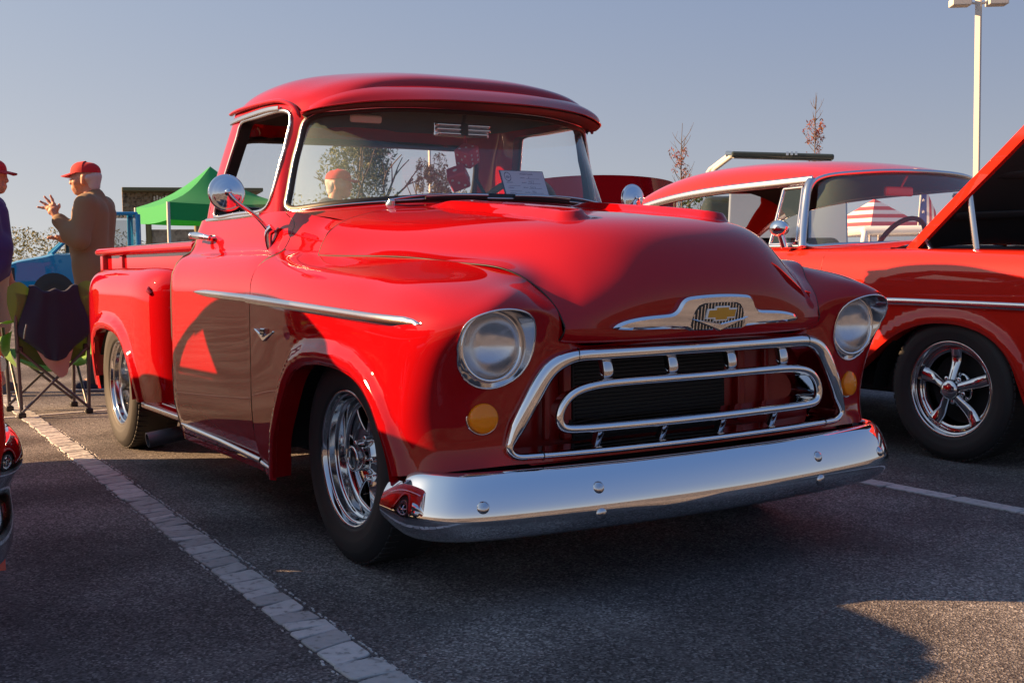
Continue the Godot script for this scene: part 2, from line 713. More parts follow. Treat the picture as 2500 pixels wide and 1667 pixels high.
func build_wheel(parent: Node3D, at: Vector3, out: float, style: String, rt: float, w: float, lip: float, dish: float) -> void:
	# out: -1 or 1, the side that faces outwards along x
	var xf := Transform3D(Basis(Vector3(0, 0, out), Vector3(out, 0, 0), Vector3(0, 1, 0)), at)
	var hw := w * 0.5
	var ty := Mb.new()
	var prof := v2s([lip - 0.012, -hw * 0.72, lip + 0.004, -hw * 0.86, lip + 0.03, -hw * 0.98, rt - 0.055, -hw, rt - 0.022, -hw * 0.93, rt - 0.007, -hw * 0.8, rt - 0.002, -hw * 0.6, rt, -hw * 0.3, rt, hw * 0.3, rt - 0.002, hw * 0.6, rt - 0.007, hw * 0.8, rt - 0.013, hw * 0.855, rt - 0.0145, hw * 0.86, rt - 0.022, hw * 0.93, rt - 0.035, hw * 0.975, rt - 0.040, hw * 0.992, rt - 0.055, hw * 1.0, lip + 0.045, hw * 1.0, lip + 0.041, hw * 0.975, lip + 0.028, hw * 0.965, lip + 0.016, hw * 0.93, lip + 0.008, hw * 0.93, lip + 0.004, hw * 0.86, lip - 0.012, hw * 0.72])
	lathe(ty, prof, xf, 72)
	var wheel := put("wheel", ty, M.tyre, parent)
	# tread blocks show at the shoulder
	var tb := Mb.new()
	for i in 66:
		var a := TAU * i / 66
		for s in [-1.0, 1.0]:
			var c := xf * Vector3(cos(a) * (rt - 0.0045), s * hw * 0.60, sin(a) * (rt - 0.0045))
			var bs := Basis(xf.basis * Vector3(cos(a), 0, sin(a)), xf.basis * Vector3(0, 1, 0), xf.basis * Vector3(-sin(a), 0, cos(a)))
			rbox(tb, Transform3D(bs, c), Vector3(0.010, hw * 0.40, 0.023), 0.003, 1)
	put("tread_blocks", tb, M.tyre, wheel)
	var rm := Mb.new()
	var h0 := hw * 0.86
	lathe(rm, v2s([lip + 0.004, h0 - 0.012, lip + 0.006, h0 - 0.002, lip + 0.003, h0 + 0.003, lip - 0.004, h0 + 0.003, lip - 0.008, h0 - 0.002, lip - 0.010, h0 - 0.012, lip - 0.012, h0 - 0.014, lip - 0.0165, h0 - 0.015, lip - 0.0185, h0 - 0.019, lip - 0.020, h0 - 0.036, lip - 0.023, h0 - 0.041, lip - 0.029, h0 - 0.043, lip - 0.031, h0 - 0.047, lip - 0.033, dish + 0.012, lip - 0.036, dish + 0.004, lip - 0.046, dish]), xf, 96, true)
	# inside of the barrel
	lathe(rm, v2s([lip - 0.038, dish - 0.004, lip - 0.038, -hw * 0.8, lip - 0.01, -hw * 0.86]), xf, 48, true)
	put("rim", rm, M.wheel_alloy, wheel)
	var br := Mb.new()
	lathe(br, v2s([0.0, dish - 0.05, lip - 0.055, dish - 0.05, lip - 0.055, dish - 0.07, 0.001, dish - 0.07]), xf, 32)
	put("brake_disc", br, M.dark_metal, wheel)
	if style == "slots":
		var g := []
		for i in 141:
			var a := TAU * i / 140
			var row := PackedVector3Array()
			for j in 17:
				var r := lerpf(0.035, lip - 0.034, j / 16.0)
				var hh := dish + 0.012 * sin(PI * clampf((r - 0.05) / (lip - 0.09), 0, 1)) - 0.004
				row.append(Vector3(cos(a) * r, hh, sin(a) * r))
			g.append(row)
		var dm := Mb.new()
		put_grid(dm, g, Vector3(0, 1, 0), false, false, true)
		var wp := smooth2(v2s([lip - 0.060, -0.048, lip - 0.048, -0.040, lip - 0.045, 0.0, lip - 0.048, 0.040, lip - 0.060, 0.048, 0.088, 0.012, 0.084, 0.0, 0.088, -0.012]), 4)
		dm = clip(dm, func(p: Vector3, _t: Vector2) -> float:
			var a := fposmod(atan2(p.z, p.x) + PI / 5, TAU / 5) - PI / 5
			var r := Vector2(p.x, p.z).length()
			return poly_sd(Vector2(cos(a) * r, sin(a) * r), wp))
		for k in 5:
			var rot := Basis(Vector3.UP, -TAU * k / 5)
			var loop := []
			for q in wp:
				loop.append(rot * Vector3(q.x, dish - 0.004, q.y))
			sweep(dm, PackedVector3Array(loop), v2s([-0.004, -0.022, 0.004, -0.022, 0.005, 0.006, 0.002, 0.011, -0.004, 0.009]), Vector3.UP, true)
		var dm2 := Mb.new().add(dm, xf)
		put("wheel_disc", dm2, M.wheel_alloy, wheel)
		var hb := Mb.new()
		lathe(hb, v2s([0.062, dish + 0.002, 0.054, dish + 0.012, 0.045, dish + 0.02, 0.042, dish + 0.03, 0.042, dish + 0.066, 0.039, dish + 0.071, 0.033, dish + 0.072, 0.030, dish + 0.069, 0.029, dish + 0.06]), xf, 40)
		put("hub_cap", hb, M.wheel_alloy, wheel)
		var hc := Mb.new()
		lathe(hc, v2s([0.030, dish + 0.058, 0.02, dish + 0.0585, 0.0005, dish + 0.059]), xf, 24)
		put("hub_centre", hc, M.black_enamel, wheel)
		for k in 5:
			var a := TAU * (k + 0.5) / 5
			var c := Vector3(cos(a) * 0.066, dish, sin(a) * 0.066)
			var ln := Mb.new()
			lathe(ln, v2s([0.016, 0.0, 0.015, 0.012, 0.011, 0.013, 0.0105, 0.032, 0.008, 0.036, 0.0005, 0.0365]), xf * Transform3D(Basis(), c), 12)
			put("lug_nut", ln, M.chrome, wheel)
	else:
		for k in 5:
			var a := TAU * k / 5 + PI / 2
			var d := Vector3(cos(a), 0, sin(a))
			var sp := Mb.new()
			var path := spl([d * 0.040 + Vector3(0, dish + 0.030, 0), d * 0.085 + Vector3(0, dish + 0.012, 0), d * 0.135 + Vector3(0, dish - 0.004, 0), d * (lip - 0.030) + Vector3(0, dish + 0.004, 0)], 6)
			sweep(sp, path, circ(0.034, 14, 0.022), Vector3.UP, false, true, func(s): return Vector2(lerpf(0.62, 1.02, s), lerpf(1.0, 1.0, s)))
			put("spoke", Mb.new().add(sp, xf), M.wheel_alloy, wheel)
			var a2 := a + PI / 5
			var ln := Mb.new()
			lathe(ln, v2s([0.019, -0.01, 0.019, 0.006, 0.013, 0.008, 0.012, 0.024, 0.008, 0.029, 0.0005, 0.03]), xf * Transform3D(Basis(), Vector3(cos(a2) * 0.058, dish + 0.004, sin(a2) * 0.058)), 12)
			put("lug_nut", ln, M.chrome, wheel)
		var hb := Mb.new()
		lathe(hb, v2s([0.085, dish - 0.02, 0.083, dish - 0.006, 0.075, dish + 0.002, 0.052, dish + 0.006, 0.047, dish + 0.02, 0.046, dish + 0.052, 0.042, dish + 0.06, 0.03, dish + 0.068, 0.012, dish + 0.072, 0.0005, dish + 0.0725]), xf, 40)
		put("hub_cap", hb, M.wheel_alloy, wheel)

func build_truck() -> void:
	var T := thing("pickup_truck", "shiny red stepside pickup with chrome grille and bumper, front centre", "pickup truck")
	# ------------------------------------------------ hood
	var rows := [
		vs([0, 1.160, -0.38, 0.2, 1.158, -0.38, 0.4, 1.148, -0.38, 0.56, 1.127, -0.38, 0.66, 1.097, -0.38, 0.728, 1.050, -0.38, 0.763, 0.98, -0.38]),
		vs([0, 1.136, -0.10, 0.19, 1.134, -0.10, 0.38, 1.121, -0.105, 0.53, 1.093, -0.11, 0.62, 1.056, -0.115, 0.672, 1.012, -0.12, 0.718, 0.975, -0.13]),
		vs([0, 1.112, 0.20, 0.18, 1.110, 0.195, 0.355, 1.097, 0.185, 0.485, 1.070, 0.17, 0.565, 1.030, 0.155, 0.615, 0.988, 0.145, 0.665, 0.966, 0.13]),
		vs([0, 1.090, 0.42, 0.17, 1.088, 0.415, 0.33, 1.076, 0.405, 0.435, 1.048, 0.395, 0.50, 1.006, 0.385, 0.55, 0.965, 0.38, 0.62, 0.946, 0.38]),
		vs([0, 1.064, 0.585, 0.165, 1.062, 0.578, 0.305, 1.050, 0.557, 0.395, 1.025, 0.53, 0.455, 0.984, 0.513, 0.505, 0.944, 0.517, 0.58, 0.926, 0.55]),
		vs([0, 1.012, 0.70, 0.16, 1.009, 0.692, 0.29, 0.995, 0.667, 0.375, 0.968, 0.637, 0.43, 0.934, 0.62, 0.475, 0.902, 0.615, 0.531, 0.879, 0.624]),
		vs([0, 0.92, 0.765, 0.155, 0.918, 0.759, 0.28, 0.907, 0.739, 0.365, 0.886, 0.713, 0.42, 0.864, 0.696, 0.462, 0.845, 0.686, 0.511, 0.83, 0.683]),
		vs([0, 0.835, 0.782, 0.155, 0.833, 0.777, 0.28, 0.824, 0.762, 0.375, 0.81, 0.741, 0.435, 0.80, 0.724, 0.474, 0.792, 0.713, 0.499, 0.785, 0.709]),
		vs([0, 0.757, 0.772, 0.155, 0.757, 0.768, 0.275, 0.757, 0.758, 0.37, 0.757, 0.744, 0.43, 0.757, 0.732, 0.47, 0.757, 0.722, 0.496, 0.757, 0.716])]
	var g := surf(both(rows), 15, 18)
	for i in g.size():   # the two raised wind splits
		var row: PackedVector3Array = g[i]
		for j in row.size():
			var p := row[j]
			if p.y > 1.02 and p.z < 0.56:
				var xc := lerpf(0.30, 0.285, clampf((p.z + 0.4) / 0.9, 0, 1))
				var hw := 0.058
				var d := absf(absf(p.x) - xc)
				if p.z > 0.44:
					d = Vector2(d, (p.z - 0.44) * 1.0).length()
				var e := 1.0 - smoothstep(hw - 0.020, hw, d)
				e *= smoothstep(-0.40, -0.20, p.z)
				row[j].y += 0.026 * e
		g[i] = row
	var hm := Mb.new()
	put_grid(hm, g, Vector3(0, 0.8, 0.1))
	# lip under the crease
	var lip := surf(both([rows[8], vs([0, 0.738, 0.769, 0.155, 0.738, 0.765, 0.275, 0.738, 0.755, 0.37, 0.738, 0.741, 0.43, 0.738, 0.729, 0.47, 0.738, 0.718, 0.497, 0.738, 0.710]), vs([0, 0.718, 0.757, 0.155, 0.718, 0.753, 0.275, 0.718, 0.743, 0.37, 0.718, 0.729, 0.43, 0.718, 0.716, 0.47, 0.718, 0.704, 0.50, 0.718, 0.69]), vs([0, 0.714, 0.735, 0.155, 0.714, 0.731, 0.275, 0.714, 0.721, 0.37, 0.714, 0.707, 0.43, 0.714, 0.696, 0.47, 0.714, 0.687, 0.501, 0.714, 0.676])]), 4, 5)
	put_grid(hm, lip, Vector3(0, 0.74, 0.1))
	var hood := put("hood", hm, M.red_paint, T)
	var seam := Mb.new()
	for s in [-1.0, 1.0]:
		var pts := []
		for r in rows:
			pts.append(Vector3(r[6].x * s, r[6].y - 0.0025, r[6].z) + Vector3(s * 0.0015, 0, 0))
		pts.append(Vector3(s * 0.504, 0.714, 0.678))
		tube(seam, Array(spl(pts, 8)), 0.0022, 6)
		var pr := []
		for p in rows[0]:
			pr.append(Vector3(p.x * s, p.y - 0.0012, p.z - 0.002))
		tube(seam, Array(spl(pr, 6)), 0.0022, 6)
	put("hood_seam", seam, M.dark_metal, hood)
	# ------------------------------------------------ front fenders and nose, one shell per side
	var st := [
		[0.815, 1.005, -0.70, 0.85, 0.985, -0.70, 0.877, 0.958, -0.70, 0.898, 0.915, -0.70, 0.907, 0.80, -0.70, 0.908, 0.65, -0.70, 0.91, 0.5, -0.70, 0.905, 0.36, -0.70, 0.885, 0.20, -0.70],
		[0.795, 0.996, -0.56, 0.825, 0.980, -0.56, 0.866, 0.956, -0.56, 0.898, 0.912, -0.56, 0.914, 0.795, -0.56, 0.912, 0.65, -0.56, 0.911, 0.5, -0.56, 0.905, 0.36, -0.56, 0.89, 0.20, -0.56],
		[0.763, 0.979, -0.38, 0.795, 0.968, -0.38, 0.85, 0.948, -0.38, 0.895, 0.908, -0.38, 0.92, 0.79, -0.38, 0.915, 0.65, -0.38, 0.912, 0.5, -0.38, 0.905, 0.36, -0.38, 0.892, 0.20, -0.38],
		[0.718, 0.972, -0.13, 0.758, 0.960, -0.13, 0.825, 0.941, -0.13, 0.889, 0.902, -0.13, 0.921, 0.79, -0.13, 0.916, 0.65, -0.13, 0.912, 0.5, -0.13, 0.905, 0.36, -0.13, 0.89, 0.20, -0.13],
		[0.665, 0.962, 0.13, 0.71, 0.95, 0.13, 0.79, 0.93, 0.13, 0.876, 0.892, 0.13, 0.919, 0.79, 0.13, 0.916, 0.65, 0.13, 0.912, 0.5, 0.13, 0.905, 0.38, 0.13, 0.89, 0.25, 0.13],
		[0.64, 0.952, 0.29, 0.688, 0.938, 0.29, 0.768, 0.919, 0.29, 0.86, 0.885, 0.29, 0.915, 0.795, 0.29, 0.916, 0.65, 0.29, 0.912, 0.52, 0.29, 0.905, 0.40, 0.29, 0.893, 0.31, 0.29],
		[0.61, 0.94, 0.42, 0.66, 0.925, 0.43, 0.742, 0.908, 0.44, 0.835, 0.882, 0.45, 0.906, 0.80, 0.46, 0.914, 0.65, 0.46, 0.911, 0.53, 0.46, 0.905, 0.43, 0.46, 0.898, 0.355, 0.46],
		[0.58, 0.923, 0.53, 0.63, 0.910, 0.55, 0.712, 0.895, 0.57, 0.802, 0.867, 0.588, 0.882, 0.795, 0.60, 0.896, 0.66, 0.565, 0.893, 0.54, 0.54, 0.888, 0.44, 0.53, 0.888, 0.365, 0.535],
		[0.555, 0.90, 0.595, 0.605, 0.890, 0.62, 0.68, 0.878, 0.655, 0.764, 0.851, 0.68, 0.836, 0.79, 0.694, 0.852, 0.67, 0.634, 0.85, 0.545, 0.588, 0.846, 0.445, 0.578, 0.848, 0.372, 0.588],
		[0.531, 0.875, 0.624, 0.58, 0.870, 0.66, 0.645, 0.862, 0.705, 0.71, 0.842, 0.735, 0.768, 0.795, 0.745, 0.782, 0.67, 0.665, 0.785, 0.545, 0.62, 0.785, 0.445, 0.607, 0.79, 0.378, 0.617],
		[0.515, 0.84, 0.67, 0.55, 0.838, 0.69, 0.595, 0.832, 0.72, 0.64, 0.820, 0.742, 0.69, 0.785, 0.742, 0.70, 0.67, 0.675, 0.71, 0.545, 0.641, 0.715, 0.445, 0.631, 0.72, 0.382, 0.641],
		[0.503, 0.80, 0.70, 0.525, 0.80, 0.705, 0.55, 0.797, 0.712, 0.575, 0.788, 0.716, 0.60, 0.762, 0.712, 0.62, 0.67, 0.682, 0.635, 0.55, 0.66, 0.645, 0.45, 0.652, 0.65, 0.385, 0.66],
		[0.497, 0.757, 0.703, 0.508, 0.75, 0.70, 0.52, 0.74, 0.695, 0.53, 0.725, 0.691, 0.54, 0.70, 0.688, 0.555, 0.64, 0.684, 0.565, 0.54, 0.68, 0.57, 0.45, 0.676, 0.575, 0.387, 0.682],
		[0.45, 0.714, 0.69, 0.45, 0.709, 0.692, 0.45, 0.70, 0.694, 0.45, 0.69, 0.695, 0.45, 0.67, 0.696, 0.45, 0.62, 0.697, 0.45, 0.54, 0.697, 0.45, 0.45, 0.694, 0.45, 0.388, 0.695],
		[0.25, 0.714, 0.705, 0.25, 0.709, 0.707, 0.25, 0.70, 0.709, 0.25, 0.69, 0.710, 0.25, 0.67, 0.711, 0.25, 0.62, 0.712, 0.25, 0.54, 0.711, 0.25, 0.45, 0.708, 0.25, 0.388, 0.708],
		[0.0, 0.714, 0.711, 0.0, 0.709, 0.713, 0.0, 0.70, 0.715, 0.0, 0.69, 0.716, 0.0, 0.67, 0.717, 0.0, 0.62, 0.718, 0.0, 0.54, 0.717, 0.0, 0.45, 0.714, 0.0, 0.388, 0.714]]
	var srows := []
	for a in st:
		srows.append(vs(a))
	var fg := surf(srows, 10, 13)
	flare(fg, arch_front, 0.030, 0.030, 0.034, -0.69, 0.58)
	var sh := Mb.new()
	put_grid(sh, fg, Vector3(0.3, 0.6, 0.1))
	var grille_hole := smooth2(v2s([0.0, 0.682, 0.40, 0.681, 0.465, 0.676, 0.525, 0.65, 0.568, 0.598, 0.61, 0.526, 0.642, 0.46, 0.65, 0.43, 0.633, 0.413, 0.59, 0.406, 0.4, 0.405, 0.0, 0.405, -0.1, 0.405, -0.1, 0.682]), 3)
	lamp_hole = smooth2(v2s([0.602, 0.783, 0.648, 0.812, 0.71, 0.821, 0.772, 0.811, 0.812, 0.787, 0.824, 0.747, 0.812, 0.685, 0.775, 0.627, 0.715, 0.602, 0.652, 0.615, 0.607, 0.655, 0.588, 0.715]), 6)
	for q in lamp_hole:
		lamp_rim.append(Vector3(q.x, q.y, _front_z(fg, q.x, q.y)))
	sh = clip(sh, func(p: Vector3, _t: Vector2) -> float:
		var d := poly_sd(Vector2(p.z, p.y), arch_front) if p.x > 0.72 and p.z < 0.6 else 1.0
		d = minf(d, p.z - gap_z(p.y) - 0.003)
		if p.z > 0.55:
			d = minf(d, poly_sd(Vector2(p.x, p.y), grille_hole))
			d = minf(d, poly_sd(Vector2(p.x, p.y), lamp_hole))
		return d)
	# rolled inner edge of the wheel opening
	for side in [-1.0, 1.0]:
		var s: float = side
		var fm := Mb.new().add(sh) if s > 0.0 else sh.mirrored()
		var inner := []
		var outer := []
		for q in smooth2(arch_front.slice(1, arch_front.size() - 1), 4, false):
			var xo := 0.915 - smoothstep(0.40, 0.50, q.x) * 0.01 - smoothstep(0.36, 0.2, q.y) * 0.014
			outer.append(Vector3(s * (xo + 0.018), q.y, q.x))
			inner.append(Vector3(s * (xo - 0.05), q.y + 0.004, q.x))
		put_grid(fm, [PackedVector3Array(outer), PackedVector3Array(inner)], Vector3(s * 0.9, 0.3, 0.0))
		var fender := put("front_fender", fm, M.red_paint, T)
		# brow gutter line where the fender dome meets the valley is in the shell itself; headlight follows
		_headlight(T, s)
		_fender_trim(fender, s)
		# wheel well lining
		var ww := Mb.new()
		var wg := []
		for i in 25:
			var a := PI * i / 24.0
			wg.append(PackedVector3Array([Vector3(s * 0.88, 0.31 + sin(a) * 0.36, cos(a) * 0.47), Vector3(s * 0.52, 0.31 + sin(a) * 0.36, cos(a) * 0.47)]))
		put_grid(ww, wg, Vector3(s * 0.7, 0.3, 0.0))
		box(ww, Vector3(s * 0.52, 0.45, 0.0), Vector3(0.02, 0.5, 0.95))
		put("wheel_well", ww, M.dark_metal, T)
	_grille(T)
	_bumper(T)
	_emblem(hood)
	_cab(T)
	_bed(T)
	# wheels
	for s in [-1.0, 1.0]:
		build_wheel(T, Vector3(s * 0.745, 0.333, 0.0), s, "slots", 0.333, 0.215, 0.216, 0.012)
		build_wheel(T, Vector3(s * 0.735, 0.343, -2.896), s, "slots", 0.343, 0.25, 0.216, -0.03)
	# chassis
	var ch := Mb.new()
	box(ch, Vector3(0, 0.40, 0.0), Vector3(0.9, 0.30, 0.78), 0.05)
	box(ch, Vector3(0, 0.33, -1.2), Vector3(1.5, 0.12, 1.3), 0.03)
	for s in [-1.0, 1.0]:
		box(ch, Vector3(s * 0.42, 0.36, -1.6), Vector3(0.07, 0.13, 4.0), 0.02)
	bar(ch, Vector3(-0.7, 0.33, -2.896), Vector3(0.7, 0.33, -2.896), 0.05, 12)
	ball(ch, Vector3(0, 0.33, -2.896), Vector3(0.16, 0.15, 0.17), 8)
	bar(ch, Vector3(-0.7, 0.30, 0.0), Vector3(0.7, 0.30, 0.0), 0.035, 10)
	box(ch, Vector3(0, 0.72, -0.45), Vector3(1.24, 0.72, 0.03), 0.01)
	box(ch, Vector3(0, 0.62, -0.05), Vector3(0.7, 0.5, 0.7), 0.08)
	put("chassis", ch, M.dark_metal, T)
	for s in [-1.0, 1.0]:
		var ex := Mb.new()
		var eo := Transform3D(Basis(Vector3(0, 0, 1), Vector3(s, -0.12, -0.35).normalized(), Vector3(s * -0.3, 1, 0)).orthonormalized(), Vector3(s * 0.74, 0.165, -2.10))
		lathe(ex, v2s([0.030, 0.18, 0.036, 0.18, 0.036, -0.1]), eo, 20)
		lathe(ex, v2s([0.030, -0.1, 0.030, 0.18]), eo, 20)
		put("exhaust_pipe", ex, M.grey_metal, T)

func _headlight(T: Node3D, s: float) -> void:
	var c := Vector3(s * 0.705, 0.717, 0.668)
	# bezel: from the opening in the fender back to the lamp ring
	var bz := Mb.new()
	var g := []
	for i in lamp_rim.size():
		var p: Vector3 = lamp_rim[i]
		var row := PackedVector3Array()
		var dir := Vector2(p.x - 0.705, p.y - 0.717)
		var inn := Vector2(0.705, 0.717) + dir.normalized() * 0.0955
		for k in 7:
			var f := k / 6.0
			var e := sin(f * PI * 0.5)
			row.append(Vector3(s * lerpf(p.x, inn.x, f), lerpf(p.y, inn.y, f), lerpf(p.z + 0.003, 0.655, lerpf(f, e, 0.5))))
		g.append(row)
	g.append(g[0])
	put_grid(bz, g, Vector3(0, 0, 1), false, false, true)
	var hl := put("headlight", bz, M.soft_chrome, T)
	var rimm := Mb.new()
	var rp := []
	for p in lamp_rim:
		rp.append(Vector3(s * p.x, p.y, p.z + 0.003))
	tube(rimm, rp, 0.0028, 6, true, null, Vector3(0, 0, 1))
	put("bezel_edge", rimm, M.chrome, hl)
	var xf := Transform3D(Basis(Vector3(1, 0, 0), Vector3(0, 0, 1), Vector3(0, -1, 0)), c)
	var rg := Mb.new()
	lathe(rg, v2s([0.099, -0.014, 0.1005, -0.006, 0.099, 0.0, 0.095, 0.003, 0.0905, 0.002, 0.089, -0.002, 0.088, -0.012]), xf, 72)
	put("lamp_ring", rg, M.chrome, hl)
	var bw := Mb.new()
	lathe(bw, v2s([0.0895, -0.006, 0.083, -0.020, 0.065, -0.04, 0.04, -0.054, 0.015, -0.06, 0.0005, -0.061]), xf, 48, true)
	put("reflector", bw, M.stainless, hl)
	# fluted lens
	var lg := []
	for i in 97:
		var row := PackedVector3Array()
		var a := TAU * i / 96
		for k in 25:
			var r := 0.089 * k / 24.0
			var x := cos(a) * r
			var y := sin(a) * r
			var z := 0.016 * (1.0 - pow(r / 0.089, 2.0)) - 0.001
			var seg := floorf((y + 0.1) / 0.024)
			var amp := 0.0011 if fposmod(seg, 2.0) < 1.0 else 0.0006
			z += amp * sin(x * TAU / 0.0085 + seg * 1.3) * (1.0 - smoothstep(0.075, 0.089, r)) * (0.25 if y > 0.045 else 1.0)
			row.append(c + Vector3(x, y, z))
		lg.append(row)
	var ln := Mb.new()
	put_grid(ln, lg, Vector3(0, 0, 1), false, false, true)
	put("lens", ln, M.lens_glass, hl)
	# amber parking lamp
	var pc := Vector3(s * 0.717, 0.519, 0.632)
	var pf := Transform3D(Basis(Vector3(1, 0, 0), Vector3(s * 0.22, 0.05, 1).normalized(), Vector3(0, -1, 0)).orthonormalized(), pc)
	pf.basis = Basis(Quaternion(Vector3(0, 1, 0), Vector3(s * 0.22, 0.05, 1).normalized()))
	var am := Mb.new()
	lathe(am, v2s([0.042, -0.002, 0.042, 0.012, 0.0405, 0.017, 0.037, 0.0195, 0.034, 0.0195, 0.033, 0.021, 0.029, 0.021, 0.028, 0.0225, 0.023, 0.0225, 0.022, 0.0235, 0.017, 0.0235, 0.016, 0.0245, 0.010, 0.0245, 0.0005, 0.025]), pf, 48)
	var pk := put("parking_lamp", am, M.amber_lens, T)
	var ab := Mb.new()
	lathe(ab, v2s([0.050, -0.02, 0.0495, -0.004, 0.047, 0.002, 0.044, 0.003, 0.0425, 0.0]), pf, 48)
	put("lamp_base", ab, M.chrome, pk)

func _fender_trim(fender: Node3D, s: float) -> void:
	var tr := Mb.new()
	var path := []
	for i in 34:
		var z := lerpf(-0.676, 0.605, i / 33.0)
		var y := lerpf(0.829, 0.7835, i / 33.0)
		var x := 0.9195 - smoothstep(0.30, 0.62, z) * 0.042 * clampf((z - 0.3) / 0.32, 0, 1)
		path.append(Vector3(s * x, y, z))
	sweep(tr, PackedVector3Array(path), v2s([0.004, -0.017, -0.005, -0.015, -0.0085, -0.006, -0.0085, 0.004, -0.005, 0.015, 0.004, 0.017]) if s > 0 else v2s([-0.004, -0.017, 0.005, -0.015, 0.0085, -0.006, 0.0085, 0.004, 0.005, 0.015, -0.004, 0.017]), Vector3.UP, false, true, func(f): return Vector2(1, sqrt(clampf((1.0 - f) / 0.055, 0.001, 1.0))))
	put("side_trim", tr, M.stainless, fender)
	# V emblem with a little shield
	var em := Mb.new()
	var mp := func(x: float, y: float, h: float) -> Vector3: return Vector3(s * (0.913 + h), 0.0 + y, x)
	plate(em, v2s([-0.612, 0.724, -0.592, 0.722, -0.515, 0.700, -0.425, 0.722, -0.405, 0.722, -0.512, 0.684, -0.525, 0.684]), 0.009, 0.003, mp)
	put("fender_badge", em, M.chrome, fender)
	var cr := Mb.new()
	plate(cr, v2s([-0.536, 0.728, -0.492, 0.728, -0.494, 0.706, -0.514, 0.697, -0.534, 0.706]), 0.013, 0.003, mp)
	put("badge_shield", cr, M.soft_chrome, fender)
	var cb := Mb.new()
	for k in 3:
		plate(cb, v2s([-0.532 + k * 0.014, 0.725, -0.523 + k * 0.014, 0.725, -0.523 + k * 0.014, 0.716, -0.532 + k * 0.014, 0.716]), 0.0142, 0.0, mp)
		plate(cb, v2s([-0.532 + k * 0.014, 0.713, -0.523 + k * 0.014, 0.713, -0.523 + k * 0.014, 0.707, -0.532 + k * 0.014, 0.707]), 0.0142, 0.0, mp)
	put("badge_cells", cb, M.black_enamel, fender)
	# rocker end trim on the fender foot
	var rt := Mb.new()
	sweep(rt, PackedVector3Array([Vector3(s * 0.897, 0.239, -0.632), Vector3(s * 0.899, 0.233, -0.55), Vector3(s * 0.90, 0.226, -0.49)]), circ(0.006, 8, 0.010), Vector3.UP, false, true, func(f): return Vector2(1, 1.0 - 0.7 * f))
	put("rocker_trim", rt, M.stainless, fender)

